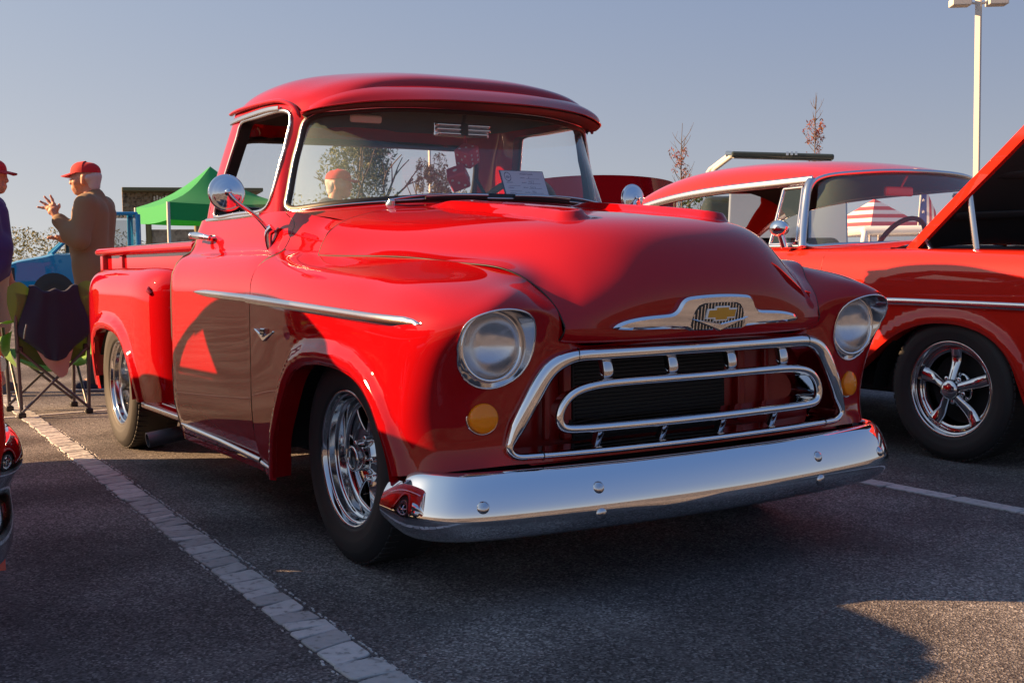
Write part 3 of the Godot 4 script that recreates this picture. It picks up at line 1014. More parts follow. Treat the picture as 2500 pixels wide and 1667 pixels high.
func _grille(T: Node3D) -> void:
	var half := vs([0, 0.684, 0.730, 0.2, 0.684, 0.724, 0.40, 0.683, 0.710, 0.465, 0.678, 0.703, 0.525, 0.652, 0.693, 0.568, 0.60, 0.688, 0.61, 0.528, 0.680, 0.645, 0.46, 0.668, 0.653, 0.43, 0.664, 0.636, 0.411, 0.664, 0.59, 0.405, 0.672, 0.4, 0.405, 0.698, 0.2, 0.405, 0.711, 0, 0.405, 0.716])
	var loop := spl(sym(half), 6, true)
	var sm := Mb.new()
	sweep(sm, loop, circ(1.0, 16), Vector3(0, 0, 1), true, false)
	# rebuilt with a radius that follows the place on the loop
	sm = Mb.new()
	var g := []
	var n := loop.size()
	for i in n:
		var p := loop[i]
		var tg := (loop[(i + 1) % n] - loop[posmod(i - 1, n)]).normalized()
		var up := Vector3(0, 0.12, 1).normalized()
		var side := tg.cross(up).normalized()
		up = side.cross(tg)
		var w := lerpf(0.0115, 0.0195, smoothstep(0.41, 0.68, p.y))
		w += 0.009 * smoothstep(0.45, 0.58, absf(p.x)) * smoothstep(0.43, 0.50, p.y)
		var row := PackedVector3Array()
		for q in circ(1.0, 18):
			row.append(p + side * q.x * w + up * q.y * 0.017)
		g.append(row)
	put_grid(sm, g, Vector3(0, 0.55, 0.69), true, true)
	# orientation: a tube is never wholly on one side of its middle, so fix it by the path
	sm = _tube_grid(g, loop)
	var gr := put("grille_surround", sm, M.chrome, T)
	# joints between the surround's castings
	var jt := Mb.new()
	for s in [-1.0, 1.0]:
		for c in [[0.445, 0.682, 0.705, 0.0205], [0.555, 0.405, 0.679, 0.0135]]:
			var pth := []
			for i in 14:
				var a := TAU * i / 14
				pth.append(Vector3(s * (c[0] + (0.006 if c[1] > 0.6 else 0.0) * sin(a)), c[1] + cos(a) * c[3], c[2] + sin(a) * 0.0178))
			tube(jt, pth, 0.0011, 5, true)
	put("surround_joint", jt, M.dark_metal, gr)
	# chrome walls that lead back from the surround
	var wm := Mb.new()
	var wg := []
	for f in [0.0, 0.35, 0.7, 1.0]:
		var row := PackedVector3Array()
		for p in loop:
			row.append(Vector3(p.x * (1.0 - 0.05 * f), lerpf(p.y, 0.54 + (p.y - 0.54) * 0.93, f), p.z - 0.10 * f))
		wg.append(row)
	put_grid(wm, wg, Vector3(0, 0.54, 0.6), true)
	put("surround_wall", wm, M.chrome, gr)
	# oval bar
	var oh := vs([0, 0.600, 0.737, 0.3, 0.600, 0.726, 0.415, 0.592, 0.714, 0.472, 0.572, 0.708, 0.502, 0.538, 0.704, 0.509, 0.505, 0.702, 0.498, 0.484, 0.702, 0.455, 0.475, 0.706, 0.3, 0.474, 0.722, 0, 0.474, 0.736])
	var ol := spl(sym(oh), 7, true)
	var og := []
	n = ol.size()
	for i in n:
		var tg := (ol[(i + 1) % n] - ol[posmod(i - 1, n)]).normalized()
		var up := Vector3(0, 0, 1)
		var side := tg.cross(up).normalized()
		up = side.cross(tg)
		var row := PackedVector3Array()
		for q in circ(1.0, 14):
			row.append(ol[i] + side * q.x * 0.013 + up * q.y * 0.014)
		og.append(row)
	var ob := put("grille_oval", _tube_grid(og, ol), M.chrome, T)
	var ow := Mb.new()
	var owg := []
	for f in [0.0, 0.3, 0.65, 1.0]:
		var row := PackedVector3Array()
		for p in ol:
			row.append(Vector3(p.x * (1.0 - 0.06 * f), lerpf(p.y, 0.54 + (p.y - 0.54) * 0.80, f), p.z - 0.09 * f))
		owg.append(row)
	put_grid(ow, owg, Vector3(0, 0.54, 0.65), true)
	put("oval_wall", ow, M.chrome, ob)
	# teeth
	for x in [-0.345, -0.116, 0.116, 0.345]:
		var zt: float = 0.728 - 0.12 * x * x
		var tm := Mb.new()
		sweep(tm, spl(vs([x, 0.668, zt - 0.012, x, 0.645, zt - 0.004, x, 0.622, zt - 0.002, x, 0.611, zt - 0.008]), 4), v2s([-0.0155, -0.02, 0.0155, -0.02, 0.0165, 0.0, 0.0145, 0.0035, 0.006, 0.005, -0.006, 0.005, -0.0145, 0.0035, -0.0165, 0.0]), Vector3(0, 0, 1))
		put("grille_tooth", tm, M.soft_chrome, T)
		var tl := Mb.new()
		sweep(tl, spl(vs([x, 0.468, zt - 0.035, x, 0.44, zt - 0.045, x, 0.410, zt - 0.058]), 4), v2s([-0.010, -0.02, 0.010, -0.02, 0.011, 0.0, 0.009, 0.003, 0.0, 0.004, -0.009, 0.003, -0.011, 0.0]), Vector3(0, 0, 1))
		put("grille_tooth", tl, M.soft_chrome, T)
	# what stands behind
	var rd := Mb.new()
	box(rd, Vector3(0, 0.54, 0.46), Vector3(0.62, 0.30, 0.04), 0.01)
	for k in 24:
		box(rd, Vector3(0, 0.41 + k * 0.0115, 0.484), Vector3(0.6, 0.003, 0.008), 0.001)
	put("radiator", rd, M.dark_metal, T)
	var bf := Mb.new()
	for s in [-1.0, 1.0]:
		bf.quad(Vector3(s * 0.31, 0.38, 0.47), Vector3(s * 0.62, 0.38, 0.55), Vector3(s * 0.58, 0.70, 0.55), Vector3(s * 0.31, 0.70, 0.47), Vector3(0, 0, 1))
		box(bf, Vector3(s * 0.35, 0.54, 0.50), Vector3(0.03, 0.26, 0.03), 0.006)
		box(bf, Vector3(s * 0.44, 0.54, 0.53), Vector3(0.02, 0.24, 0.02), 0.006)
	bf.quad(Vector3(-0.6, 0.385, 0.70), Vector3(0.6, 0.385, 0.70), Vector3(0.6, 0.40, 0.46), Vector3(-0.6, 0.40, 0.46), Vector3.UP)
	bf.quad(Vector3(-0.6, 0.70, 0.69), Vector3(0.6, 0.70, 0.69), Vector3(0.6, 0.69, 0.46), Vector3(-0.6, 0.69, 0.46), Vector3.DOWN)
	put("grille_baffle", bf, M.interior_red, T)

func _tube_grid(g: Array, path: PackedVector3Array) -> Mb:
	var mb := Mb.new()
	var nn := grid_normals(g, true, true)
	var n := g.size()
	var m: int = g[0].size()
	var f := 0.0
	for i in n:
		f += nn[i][0].dot(g[i][0] - path[i])
	f = signf(f)
	for i in n:
		var i2 := (i + 1) % n
		for j in m:
			var j2 := (j + 1) % m
			mb.tri(g[i][j], g[i][j2], g[i2][j2], nn[i][j] * f, nn[i][j2] * f, nn[i2][j2] * f)
			mb.tri(g[i][j], g[i2][j2], g[i2][j], nn[i][j] * f, nn[i2][j2] * f, nn[i2][j] * f)
	return mb

func _bumper(T: Node3D) -> void:
	var plan := sym_open(vs([0, 0, 0.802, 0.22, 0, 0.796, 0.43, 0, 0.779, 0.64, 0, 0.752, 0.775, 0, 0.722, 0.855, 0, 0.682, 0.905, 0, 0.615, 0.928, 0, 0.53, 0.932, 0, 0.44]))
	var path := spl(plan, 12)
	# section: (outwards, height)
	var sec := spl(vs([-0.075, 0.366, 0, -0.058, 0.378, 0, -0.040, 0.377, 0, -0.024, 0.362, 0, -0.008, 0.332, 0, 0.004, 0.298, 0, 0.0105, 0.268, 0, 0.009, 0.242, 0, -0.002, 0.216, 0, -0.022, 0.197, 0, -0.048, 0.195, 0, -0.06, 0.205, 0]), 5)
	var g := []
	var n := path.size()
	for i in n:
		var tg := (path[mini(i + 1, n - 1)] - path[maxi(i - 1, 0)]).normalized()
		var out := Vector3(-tg.z, 0, tg.x)
		if out.dot(path[i] - Vector3(0, 0, 0.2)) < 0.0:
			out = -out
		var e := 1.0 - 0.30 * pow(clampf((absf(float(i) / (n - 1) - 0.5) * 2.0 - 0.80) / 0.20, 0.0, 1.0), 2.0)
		var row := PackedVector3Array()
		for q in sec:
			row.append(path[i] + out * q.x + Vector3(0, 0.287 + (q.y - 0.287) * e, 0))
		g.append(row)
	var bm := Mb.new()
	put_grid(bm, g, Vector3(0, 0.287, 0.4))
	var bu := put("front_bumper", bm, M.chrome, T)
	for s in [-1.0, 1.0]:
		for b in [[0.775, 0.294, 0.727], [0.43, 0.317, 0.7765], [0.43, 0.243, 0.789]]:
			var bo := Mb.new()
			var up: float = 0.42 if b[1] > 0.26 else -0.2
			var q := Quaternion(Vector3(0, 1, 0), Vector3(s * (0.35 if b[0] > 0.6 else 0.1), up, 1).normalized())
			lathe(bo, v2s([0.0175, -0.004, 0.0175, 0.001, 0.016, 0.003, 0.0125, 0.006, 0.007, 0.008, 0.0005, 0.0085]), Transform3D(Basis(q), Vector3(s * b[0], b[1], b[2])), 24)
			put("bumper_bolt", bo, M.soft_chrome, bu)
	var br := Mb.new()
	for s in [-1.0, 1.0]:
		box(br, Vector3(s * 0.43, 0.30, 0.62), Vector3(0.06, 0.09, 0.28), 0.01)
	put("bumper_bracket", br, M.dark_metal, bu)

func sym_open(half: Array) -> Array:
	var r := []
	for i in range(half.size() - 1, 0, -1):
		r.append(Vector3(-half[i].x, half[i].y, half[i].z))
	return r + half

func _emblem(hood: Node3D) -> void:
	var mp := func(x: float, y: float, h: float) -> Vector3: return Vector3(x, y, hood_z(x, y) + h)
	var top := smooth2(v2s([0.362, 0.757, 0.352, 0.765, 0.325, 0.775, 0.26, 0.785, 0.19, 0.789, 0.165, 0.793, 0.150, 0.805, 0.140, 0.822, 0.125, 0.834, 0.10, 0.839, 0.05, 0.842, 0.0, 0.843]), 4, false)
	var bot := v2s([0.0, 0.738, 0.10, 0.739, 0.118, 0.745, 0.17, 0.748, 0.30, 0.749, 0.345, 0.752])
	var half := PackedVector2Array()
	half.append_array(bot)
	half.append_array(top)
	var poly := PackedVector2Array()
	for p in half:
		poly.append(p)
	for i in range(half.size() - 1, -1, -1):
		if half[i].x > 0.001:
			poly.append(Vector2(-half[i].x, half[i].y))
	var em := Mb.new()
	plate(em, poly, 0.020, 0.008, mp, 14)
	var e := put("hood_emblem", em, M.chrome, hood)
	var field := PackedVector2Array()
	var fh := v2s([0.0, 0.741, 0.095, 0.742, 0.104, 0.755, 0.1, 0.775, 0.092, 0.797, 0.080, 0.812, 0.062, 0.818, 0.0, 0.820])
	for p in fh:
		field.append(p)
	for i in range(fh.size() - 1, -1, -1):
		if fh[i].x > 0.001:
			field.append(Vector2(-fh[i].x, fh[i].y))
	var fm := Mb.new()
	plate(fm, field, 0.0212, 0.0, mp, 6)
	put("emblem_field", fm, M.black_enamel, e)
	var bars := Mb.new()
	for k in 17:
		var x := -0.096 + k * 0.012
		var t := 0.819 - pow(absf(x) / 0.105, 4.0) * 0.045
		plate(bars, v2s([x - 0.0016, 0.742, x + 0.0016, 0.742, x + 0.0016, t, x - 0.0016, t]), 0.0236, 0.0006, mp)
	put("emblem_bars", bars, M.chrome, e)
	var vv := Mb.new()
	plate(vv, v2s([-0.112, 0.774, -0.09, 0.771, 0.0, 0.757, 0.09, 0.771, 0.112, 0.774, 0.08, 0.762, 0.0, 0.735, -0.08, 0.762]), 0.032, 0.003, mp)
	put("emblem_chevron", vv, M.chrome, e)
	var bt := v2s([-0.052, 0.776, -0.022, 0.776, -0.022, 0.769, 0.022, 0.769, 0.022, 0.776, 0.052, 0.776, 0.056, 0.797, 0.026, 0.797, 0.026, 0.804, -0.020, 0.804, -0.020, 0.797, -0.048, 0.797])
	var b1 := Mb.new()
	plate(b1, Geometry2D.offset_polygon(bt, 0.0042, Geometry2D.JOIN_MITER)[0], 0.029, 0.001, mp)
	put("bowtie_border", b1, M.white_plastic, e)
	var b2 := Mb.new()
	plate(b2, bt, 0.0305, 0.0005, mp)
	put("bowtie", b2, M.gold_enamel, e)

func cab_sections() -> Array:
	var D := [0.872, 0.20, 0.885, 0.26, 0.905, 0.36, 0.91, 0.5, 0.908, 0.65, 0.907, 0.78, 0.905, 0.86, 0.898, 0.915, 0.877, 0.958, 0.85, 0.985, 0.815, 1.005, 0.79, 1.05, 0.780, 1.09, 0.757, 1.145]
	var F := [0.89, 0.20, 0.895, 0.26, 0.905, 0.36, 0.912, 0.5, 0.915, 0.65, 0.92, 0.78, 0.913, 0.86, 0.895, 0.908, 0.85, 0.948, 0.795, 0.968, 0.763, 0.98, 0.735, 1.043, 0.705, 1.073, 0.66, 1.097]
	var rows := []
	var add := func(a: Array, b: Array, f: float, z: float, sx: float) -> void:
		var r := []
		for i in range(0, a.size(), 2):
			r.append(Vector3((lerpf(a[i], b[i], f)) * sx, lerpf(a[i + 1], b[i + 1], f), z))
		rows.append(r)
	add.call(D, F, 1.0, -0.383, 1.0)
	add.call(D, F, 0.86, -0.45, 1.0)
	add.call(D, F, 0.56, -0.53, 1.0)
	add.call(D, F, 0.24, -0.62, 1.0)
	add.call(D, F, 0.05, -0.72, 1.0)
	add.call(D, F, 0.0, -0.84, 1.0)
	add.call(D, F, 0.0, -1.20, 1.0)
	add.call(D, F, 0.0, -1.58, 1.0)
	add.call(D, F, 0.0, -1.68, 0.997)
	add.call(D, F, 0.0, -1.745, 0.972)
	add.call(D, F, 0.0, -1.79, 0.92)
	add.call(D, F, 0.0, -1.815, 0.82)
	add.call(D, F, 0.0, -1.82, 0.5)
	add.call(D, F, 0.0, -1.82, 0.0)
	return rows

func _cab(T: Node3D) -> void:
	var cg := surf(cab_sections(), 7, 9)
	var full := Mb.new()
	put_grid(full, cg, Vector3(0.3, 0.7, -1.1))
	var doorm := clip(full, func(p: Vector3, _t: Vector2) -> float: return minf(gap_z(p.y) - 0.003 - p.z, minf(p.z + 1.692, p.y - 0.232)))
	var cowlside := clip(full, func(p: Vector3, _t: Vector2) -> float: return minf(p.z - gap_z(p.y) - 0.003, p.y - (0.977 + 0.026 * smoothstep(-0.38, -0.66, p.z))))
	var corner := clip(full, func(p: Vector3, _t: Vector2) -> float: return maxf(-1.698 - p.z, minf(0.226 - p.y, gap_z(p.y) - 0.003 - p.z)))
	# side shell above the belt
	var cols := [
		[0.712, 1.15, -0.785, 0.695, 1.25, -0.792, 0.670, 1.36, -0.792, 0.645, 1.46, -0.778, 0.640, 1.485, -0.77, 0.640, 1.505, -0.762],
		[0.742, 1.145, -0.80, 0.722, 1.25, -0.812, 0.698, 1.36, -0.815, 0.674, 1.46, -0.807, 0.667, 1.50, -0.803, 0.662, 1.530, -0.80],
		[0.757, 1.145, -0.86, 0.74, 1.25, -0.86, 0.718, 1.36, -0.86, 0.694, 1.47, -0.86, 0.685, 1.52, -0.863, 0.676, 1.556, -0.868],
		[0.762, 1.145, -1.15, 0.746, 1.25, -1.13, 0.725, 1.36, -1.12, 0.703, 1.47, -1.1, 0.69, 1.54, -1.1, 0.684, 1.59, -1.1],
		[0.759, 1.145, -1.45, 0.743, 1.25, -1.41, 0.722, 1.36, -1.37, 0.70, 1.47, -1.33, 0.687, 1.54, -1.31, 0.68, 1.59, -1.3],
		[0.75, 1.145, -1.62, 0.735, 1.25, -1.59, 0.714, 1.36, -1.545, 0.692, 1.47, -1.49, 0.68, 1.54, -1.46, 0.672, 1.59, -1.44],
		[0.725, 1.145, -1.715, 0.712, 1.25, -1.68, 0.692, 1.36, -1.635, 0.67, 1.47, -1.58, 0.655, 1.54, -1.54, 0.645, 1.59, -1.52],
		[0.66, 1.145, -1.785, 0.65, 1.25, -1.745, 0.628, 1.36, -1.70, 0.60, 1.47, -1.645, 0.585, 1.54, -1.60, 0.575, 1.59, -1.58],
		[0.5, 1.145, -1.80, 0.5, 1.25, -1.765, 0.48, 1.36, -1.725, 0.46, 1.47, -1.68, 0.45, 1.54, -1.65, 0.44, 1.59, -1.63],
		[0.0, 1.145, -1.81, 0.0, 1.25, -1.775, 0.0, 1.36, -1.735, 0.0, 1.47, -1.69, 0.0, 1.54, -1.665, 0.0, 1.59, -1.65]]
	var crows := []
	for c in cols:
		crows.append(vs(c))
	var ug := surf(crows, 9, 10)
	var um := Mb.new()
	put_grid(um, ug, Vector3(0, 1.3, -1.2))
	var win := smooth2(v2s([-0.822, 1.50, -0.826, 1.42, -0.838, 1.30, -0.852, 1.225, -0.875, 1.178, -0.93, 1.155, -1.1, 1.152, -1.3, 1.152, -1.50, 1.152, -1.525, 1.165, -1.50, 1.22, -1.43, 1.36, -1.375, 1.47, -1.355, 1.515, -1.33, 1.533, -1.2, 1.535, -1.0, 1.534, -0.88, 1.530, -0.835, 1.518]), 3)
	var rw := smooth2(v2s([0.0, 1.195, 0.45, 1.195, 0.57, 1.20, 0.62, 1.225, 0.635, 1.29, 0.632, 1.36, 0.618, 1.44, 0.585, 1.485, 0.53, 1.50, 0.40, 1.505, 0.0, 1.507, -0.40, 1.505, -0.53, 1.50, -0.585, 1.485, -0.618, 1.44, -0.632, 1.36, -0.635, 1.29, -0.62, 1.225, -0.57, 1.20, -0.45, 1.195]), 3)
	var shell := clip(um, func(p: Vector3, _t: Vector2) -> float:
		var d := poly_sd(Vector2(p.z, p.y), win) if p.x > 0.6 and p.z > -1.6 else 1.0
		if p.z < -1.5:
			d = minf(d, poly_sd(Vector2(p.x, p.y), rw))
		return d)
	# roof across the whole width
	var rr := [
		vs([0, 1.612, -0.60, 0.2, 1.609, -0.60, 0.35, 1.60, -0.605, 0.5, 1.581, -0.62, 0.60, 1.552, -0.66, 0.64, 1.53, -0.70, 0.662, 1.508, -0.742]),
		vs([0, 1.645, -0.617, 0.2, 1.642, -0.617, 0.35, 1.632, -0.624, 0.49, 1.609, -0.643, 0.59, 1.576, -0.685, 0.637, 1.550, -0.723, 0.664, 1.523, -0.765]),
		vs([0, 1.675, -0.685, 0.2, 1.672, -0.685, 0.345, 1.660, -0.69, 0.485, 1.635, -0.70, 0.593, 1.597, -0.73, 0.645, 1.567, -0.765, 0.672, 1.540, -0.80]),
		vs([0, 1.702, -0.82, 0.2, 1.699, -0.82, 0.34, 1.687, -0.82, 0.485, 1.660, -0.82, 0.598, 1.620, -0.83, 0.652, 1.588, -0.845, 0.682, 1.560, -0.86]),
		vs([0, 1.724, -1.0, 0.2, 1.721, -1.0, 0.34, 1.711, -1.0, 0.49, 1.689, -1.0, 0.60, 1.654, -1.0, 0.656, 1.619, -1.0, 0.688, 1.580, -1.0]),
		vs([0, 1.732, -1.18, 0.2, 1.729, -1.18, 0.34, 1.719, -1.18, 0.49, 1.698, -1.18, 0.60, 1.665, -1.18, 0.657, 1.629, -1.18, 0.690, 1.588, -1.18]),
		vs([0, 1.722, -1.38, 0.2, 1.719, -1.38, 0.34, 1.709, -1.38, 0.485, 1.689, -1.375, 0.59, 1.658, -1.365, 0.648, 1.626, -1.36, 0.684, 1.588, -1.35]),
		vs([0, 1.695, -1.53, 0.2, 1.692, -1.53, 0.33, 1.683, -1.525, 0.46, 1.664, -1.515, 0.56, 1.637, -1.50, 0.622, 1.611, -1.485, 0.664, 1.587, -1.47]),
		vs([0, 1.650, -1.63, 0.2, 1.648, -1.628, 0.32, 1.641, -1.62, 0.44, 1.626, -1.605, 0.53, 1.608, -1.585, 0.59, 1.595, -1.56, 0.638, 1.586, -1.535]),
		vs([0, 1.590, -1.675, 0.2, 1.589, -1.672, 0.31, 1.588, -1.662, 0.42, 1.586, -1.645, 0.505, 1.585, -1.622, 0.565, 1.585, -1.595, 0.612, 1.585, -1.565])]
	var rg := surf(both(rr), 8, 10)
	var rm := Mb.new()
	put_grid(rm, rg, Vector3(0, 1.3, -1.15))
	var hl := []
	for row in rg:
		var r2 := PackedVector3Array()
		for p in row:
			r2.append(Vector3(p.x * 0.975, p.y - 0.022, (p.z + 1.15) * 0.97 - 1.15))
		hl.append(r2)
	var cabm := Mb.new()
	for s in [-1.0, 1.0]:
		for m in [cowlside, corner, shell]:
			cabm.add(m if s > 0.0 else m.mirrored())
	# cowl panel between hood and windshield
	var cw := [
		vs([0, 1.160, -0.384, 0.2, 1.158, -0.384, 0.4, 1.148, -0.384, 0.56, 1.127, -0.384, 0.66, 1.097, -0.384]),
		vs([0, 1.172, -0.41, 0.2, 1.170, -0.412, 0.4, 1.160, -0.425, 0.58, 1.140, -0.455, 0.685, 1.114, -0.49]),
		vs([0, 1.182, -0.45, 0.2, 1.180, -0.455, 0.41, 1.170, -0.475, 0.62, 1.151, -0.58, 0.735, 1.130, -0.66]),
		vs([0, 1.182, -0.50, 0.2, 1.180, -0.505, 0.41, 1.170, -0.53, 0.67, 1.150, -0.76, 0.757, 1.145, -0.82])]
	var cwg := surf(both(cw), 8, 5)
	put_grid(cabm, cwg, Vector3(0, 0.5, -0.6))
	var cab := put("cab_body", cabm, M.red_paint, T)
	var roof := put("cab_roof", rm, M.red_paint, T)
	var hm := Mb.new()
	put_grid(hm, hl, Vector3(0, 2.0, -1.15))
	put("headliner", hm, M.headliner, roof)
	# visor
	var crease := vs([0, 1.612, -0.598, 0.2, 1.609, -0.598, 0.35, 1.60, -0.603, 0.5, 1.581, -0.618, 0.60, 1.552, -0.658, 0.64, 1.53, -0.70, 0.660, 1.506, -0.742])
	var mid := vs([0, 1.584, -0.528, 0.2, 1.582, -0.530, 0.35, 1.574, -0.542, 0.49, 1.559, -0.57, 0.595, 1.537, -0.62, 0.642, 1.520, -0.675, 0.668, 1.506, -0.735])
	var low := vs([0, 1.545, -0.463, 0.2, 1.543, -0.468, 0.345, 1.539, -0.495, 0.485, 1.532, -0.548, 0.59, 1.520, -0.612, 0.645, 1.511, -0.665, 0.672, 1.503, -0.73])
	var vm := Mb.new()
	var vg := surf(both([crease, mid, low]), 10, 7)
	for i in vg.size():   # the brow starts a step proud of the roof
		var row: PackedVector3Array = vg[i]
		for j in row.size():
			row[j] += Vector3(0, 0.006, 0.010)
		vg[i] = row
	put_grid(vm, vg, Vector3(0, 1.3, -1.15))
	var first := PackedVector3Array()
	for p in vg[0]:
		first.append(p + Vector3(0, -0.012, -0.014))
	put_grid(vm, [first, vg[0]], Vector3(0, 1.3, -1.15))
	var edge := []
	for p in vg[vg.size() - 1]:
		edge.append(p + Vector3(0, -0.001, -0.003))
	tube(vm, edge, 0.0035, 8)
	var under := []
	for p in both([vs([0, 1.535, -0.60, 0.2, 1.535, -0.605, 0.36, 1.531, -0.625, 0.48, 1.524, -0.66, 0.56, 1.516, -0.70, 0.60, 1.507, -0.73, 0.645, 1.497, -0.765])])[0]:
		under.append(p)
	var lowp := []
	for p in both([low])[0]:
		lowp.append(p + Vector3(0, -0.003, 0.0))
	var brow := put("sun_visor_brow", vm, M.red_paint, roof)
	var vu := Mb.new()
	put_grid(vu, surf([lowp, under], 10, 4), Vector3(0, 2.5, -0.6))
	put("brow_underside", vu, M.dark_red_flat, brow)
	# drip rails, window frames, pillars' gaps
	for side in [-1.0, 1.0]:
		var s: float = side
		var dr := Mb.new()
		var dp := []
		for p in spl(vs([0.670, 1.588, -1.515, 0.690, 1.586, -1.38, 0.695, 1.583, -1.18, 0.694, 1.577, -1.0, 0.690, 1.567, -0.885, 0.684, 1.548, -0.815, 0.676, 1.522, -0.77, 0.668, 1.492, -0.752]), 6):
			dp.append(Vector3(p.x * s, p.y, p.z))
		sweep(dr, PackedVector3Array(dp), circ(0.011, 10, 0.008), Vector3.UP, false, true, func(f): return Vector2.ONE * (1.0 - 0.5 * smoothstep(0.93, 1.0, f)))
		put("drip_rail", dr, M.red_paint, roof)
		var dm := Mb.new().add(doorm) if s > 0.0 else doorm.mirrored()
		var door := put("door", dm, M.red_paint, T)
		# window frame: black channel, chrome reveal
		var fr := Mb.new()
		var fp := []
		var wx := []
		for q in win:
			wx.append(_near_x(ug, q.x, q.y))
		for i in win.size():
			fp.append(Vector3(s * (wx[i] + 0.001), win[i].y, win[i].x))
		var n := fp.size()
		var cg2 := []
		for i in n:
			var tg: Vector3 = (fp[(i + 1) % n] - fp[posmod(i - 1, n)]).normalized()
			var up := Vector3(s, 0, 0)
			var sd := tg.cross(up).normalized()
			var row := PackedVector3Array()
			for q in circ(1.0, 10):
				row.append(fp[i] + sd * q.x * 0.0085 + up * q.y * 0.006)
			cg2.append(row)
		put("window_reveal", _tube_grid(cg2, PackedVector3Array(fp)), M.stainless, door)
		var chm := Mb.new()
		var chg := []
		for k in [0.0, 1.0]:
			var row := PackedVector3Array()
			for i in win.size():
				var q := win[i]
				row.append(Vector3(s * (wx[i] - 0.003 - 0.045 * k), lerpf(q.y, 1.33 + (q.y - 1.33) * 0.97, k), lerpf(q.x, -1.15 + (q.x + 1.15) * 0.975, k)))
			chg.append(row)
		put_grid(chm, chg, Vector3(s * 0.72, 1.33, -1.15), true)
		put("window_channel", chm, M.black_rubber, door)
		# chrome top strip over the window and belt strip below it
		var ts := Mb.new()
		var tp := []
		for p in spl(vs([0.674, 1.555, -1.515, 0.690, 1.553, -1.40, 0.6985, 1.553, -1.2, 0.698, 1.551, -1.0, 0.694, 1.545, -0.90]), 6):
			tp.append(Vector3(p.x * s, p.y - 0.004, p.z))
		sweep(ts, PackedVector3Array(tp), circ(0.004, 8, 0.011), Vector3.UP)
		put("window_top_trim", ts, M.stainless, door)
		var bs := Mb.new()
		sweep(bs, PackedVector3Array([Vector3(s * 0.741, 1.141, -1.69), Vector3(s * 0.757, 1.141, -1.62), Vector3(s * 0.762, 1.141, -1.2), Vector3(s * 0.761, 1.143, -0.95)]), circ(0.005, 8, 0.010), Vector3.UP)
		put("belt_trim", bs, M.stainless, door)
		# gap lines: dark jamb behind
		var jb := Mb.new()
		var jp := []
		for q in door_gap.slice(1, door_gap.size() - 1):
			var best := 0.9
			best = _grid_x(cg, q.x, q.y)
			jp.append(Vector3(s * (best - 0.0125), q.y, q.x))
		tube(jb, Array(spl(jp, 3)), 0.010, 6)
		var jr := []
		for y in [0.24, 0.36, 0.5, 0.65, 0.78, 0.86, 0.915, 0.958, 0.985, 1.005, 1.05, 1.09, 1.14]:
			jr.append(Vector3(s * (_cab_x(-1.68, y) - 0.012), y, -1.695))
		tube(jb, jr, 0.010, 6)
		put("door_jamb", jb, M.dark_metal, cab)
		# side trim and handle on the door
		var st := Mb.new()
		var sp := []
		for i in 20:
			var f := i / 19.0
			sp.append(Vector3(s * 0.9075, lerpf(0.8435, 0.829, f), lerpf(-1.335, -0.692, f)))
		sweep(st, PackedVector3Array(sp), v2s([0.004, -0.015, -0.005, -0.013, -0.0085, -0.005, -0.0085, 0.004, -0.005, 0.013, 0.004, 0.015]) if s > 0 else v2s([-0.004, -0.015, 0.005, -0.013, 0.0085, -0.005, 0.0085, 0.004, 0.005, 0.013, -0.004, 0.015]), Vector3.UP, false, true, func(f): return Vector2(1, sqrt(clampf(f / 0.25, 0.002, 1.0))))
		put("side_trim", st, M.stainless, door)
		var rk := Mb.new()
		sweep(rk, PackedVector3Array([Vector3(s * 0.886, 0.268, -1.64), Vector3(s * 0.889, 0.264, -1.55), Vector3(s * 0.892, 0.258, -1.1), Vector3(s * 0.895, 0.244, -0.65)]), circ(0.007, 8, 0.012), Vector3.UP, false, true, func(f): return Vector2(1, 0.5 + 0.5 * smoothstep(0.0, 0.2, f)))
		put("rocker_trim", rk, M.stainless, door)
		var hd := Mb.new()
		sweep(hd, spl([Vector3(s * 0.835, 1.077, -1.60), Vector3(s * 0.838, 1.076, -1.54), Vector3(s * 0.832, 1.070, -1.47), Vector3(s * 0.815, 1.062, -1.41)], 6), circ(0.009, 10, 0.013), Vector3.UP, false, true, func(f): return Vector2.ONE * (0.75 + 0.5 * sin(PI * f)))
		ball(hd, Vector3(s * 0.834, 1.078, -1.605), Vector3(0.011, 0.014, 0.016), 8)
		bar(hd, Vector3(s * 0.78, 1.062, -1.43), Vector3(s * 0.822, 1.064, -1.43), 0.013, 10)
		ball(hd, Vector3(s * 0.783, 1.062, -1.50), Vector3(0.006, 0.016, 0.018), 8)
		put("door_handle", hd, M.chrome, door)
		# mirror
		var mm := Mb.new()
		var mc := Vector3(-0.962, 1.2075, -0.735) if s < 0.0 else Vector3(0.925, 1.219, -0.80)
		var mdir := Vector3(s * 0.10, 0.05, 1).normalized()
		if s < 0:
			mdir = Vector3(-0.10, 0.03, 1).normalized()
		var mxf := Transform3D(Basis(Quaternion(Vector3.UP, mdir)), mc)
		lathe(mm, v2s([0.062, -0.010, 0.0655, -0.006, 0.0665, 0.0, 0.065, 0.005, 0.060, 0.007, 0.056, 0.006, 0.050, 0.009, 0.042, 0.0135, 0.0395, 0.0130, 0.037, 0.0155, 0.026, 0.0195, 0.0235, 0.019, 0.020, 0.021, 0.012, 0.023, 0.0005, 0.024]), mxf, 56)
		lathe(mm, v2s([0.0005, -0.0095, 0.03, -0.0095, 0.062, -0.010]), mxf, 40, true)
		var mirror := put("side_mirror", mm, M.chrome, door)
		var ma := Mb.new()
		var base := Vector3(s * 0.800, 1.045, -0.735)
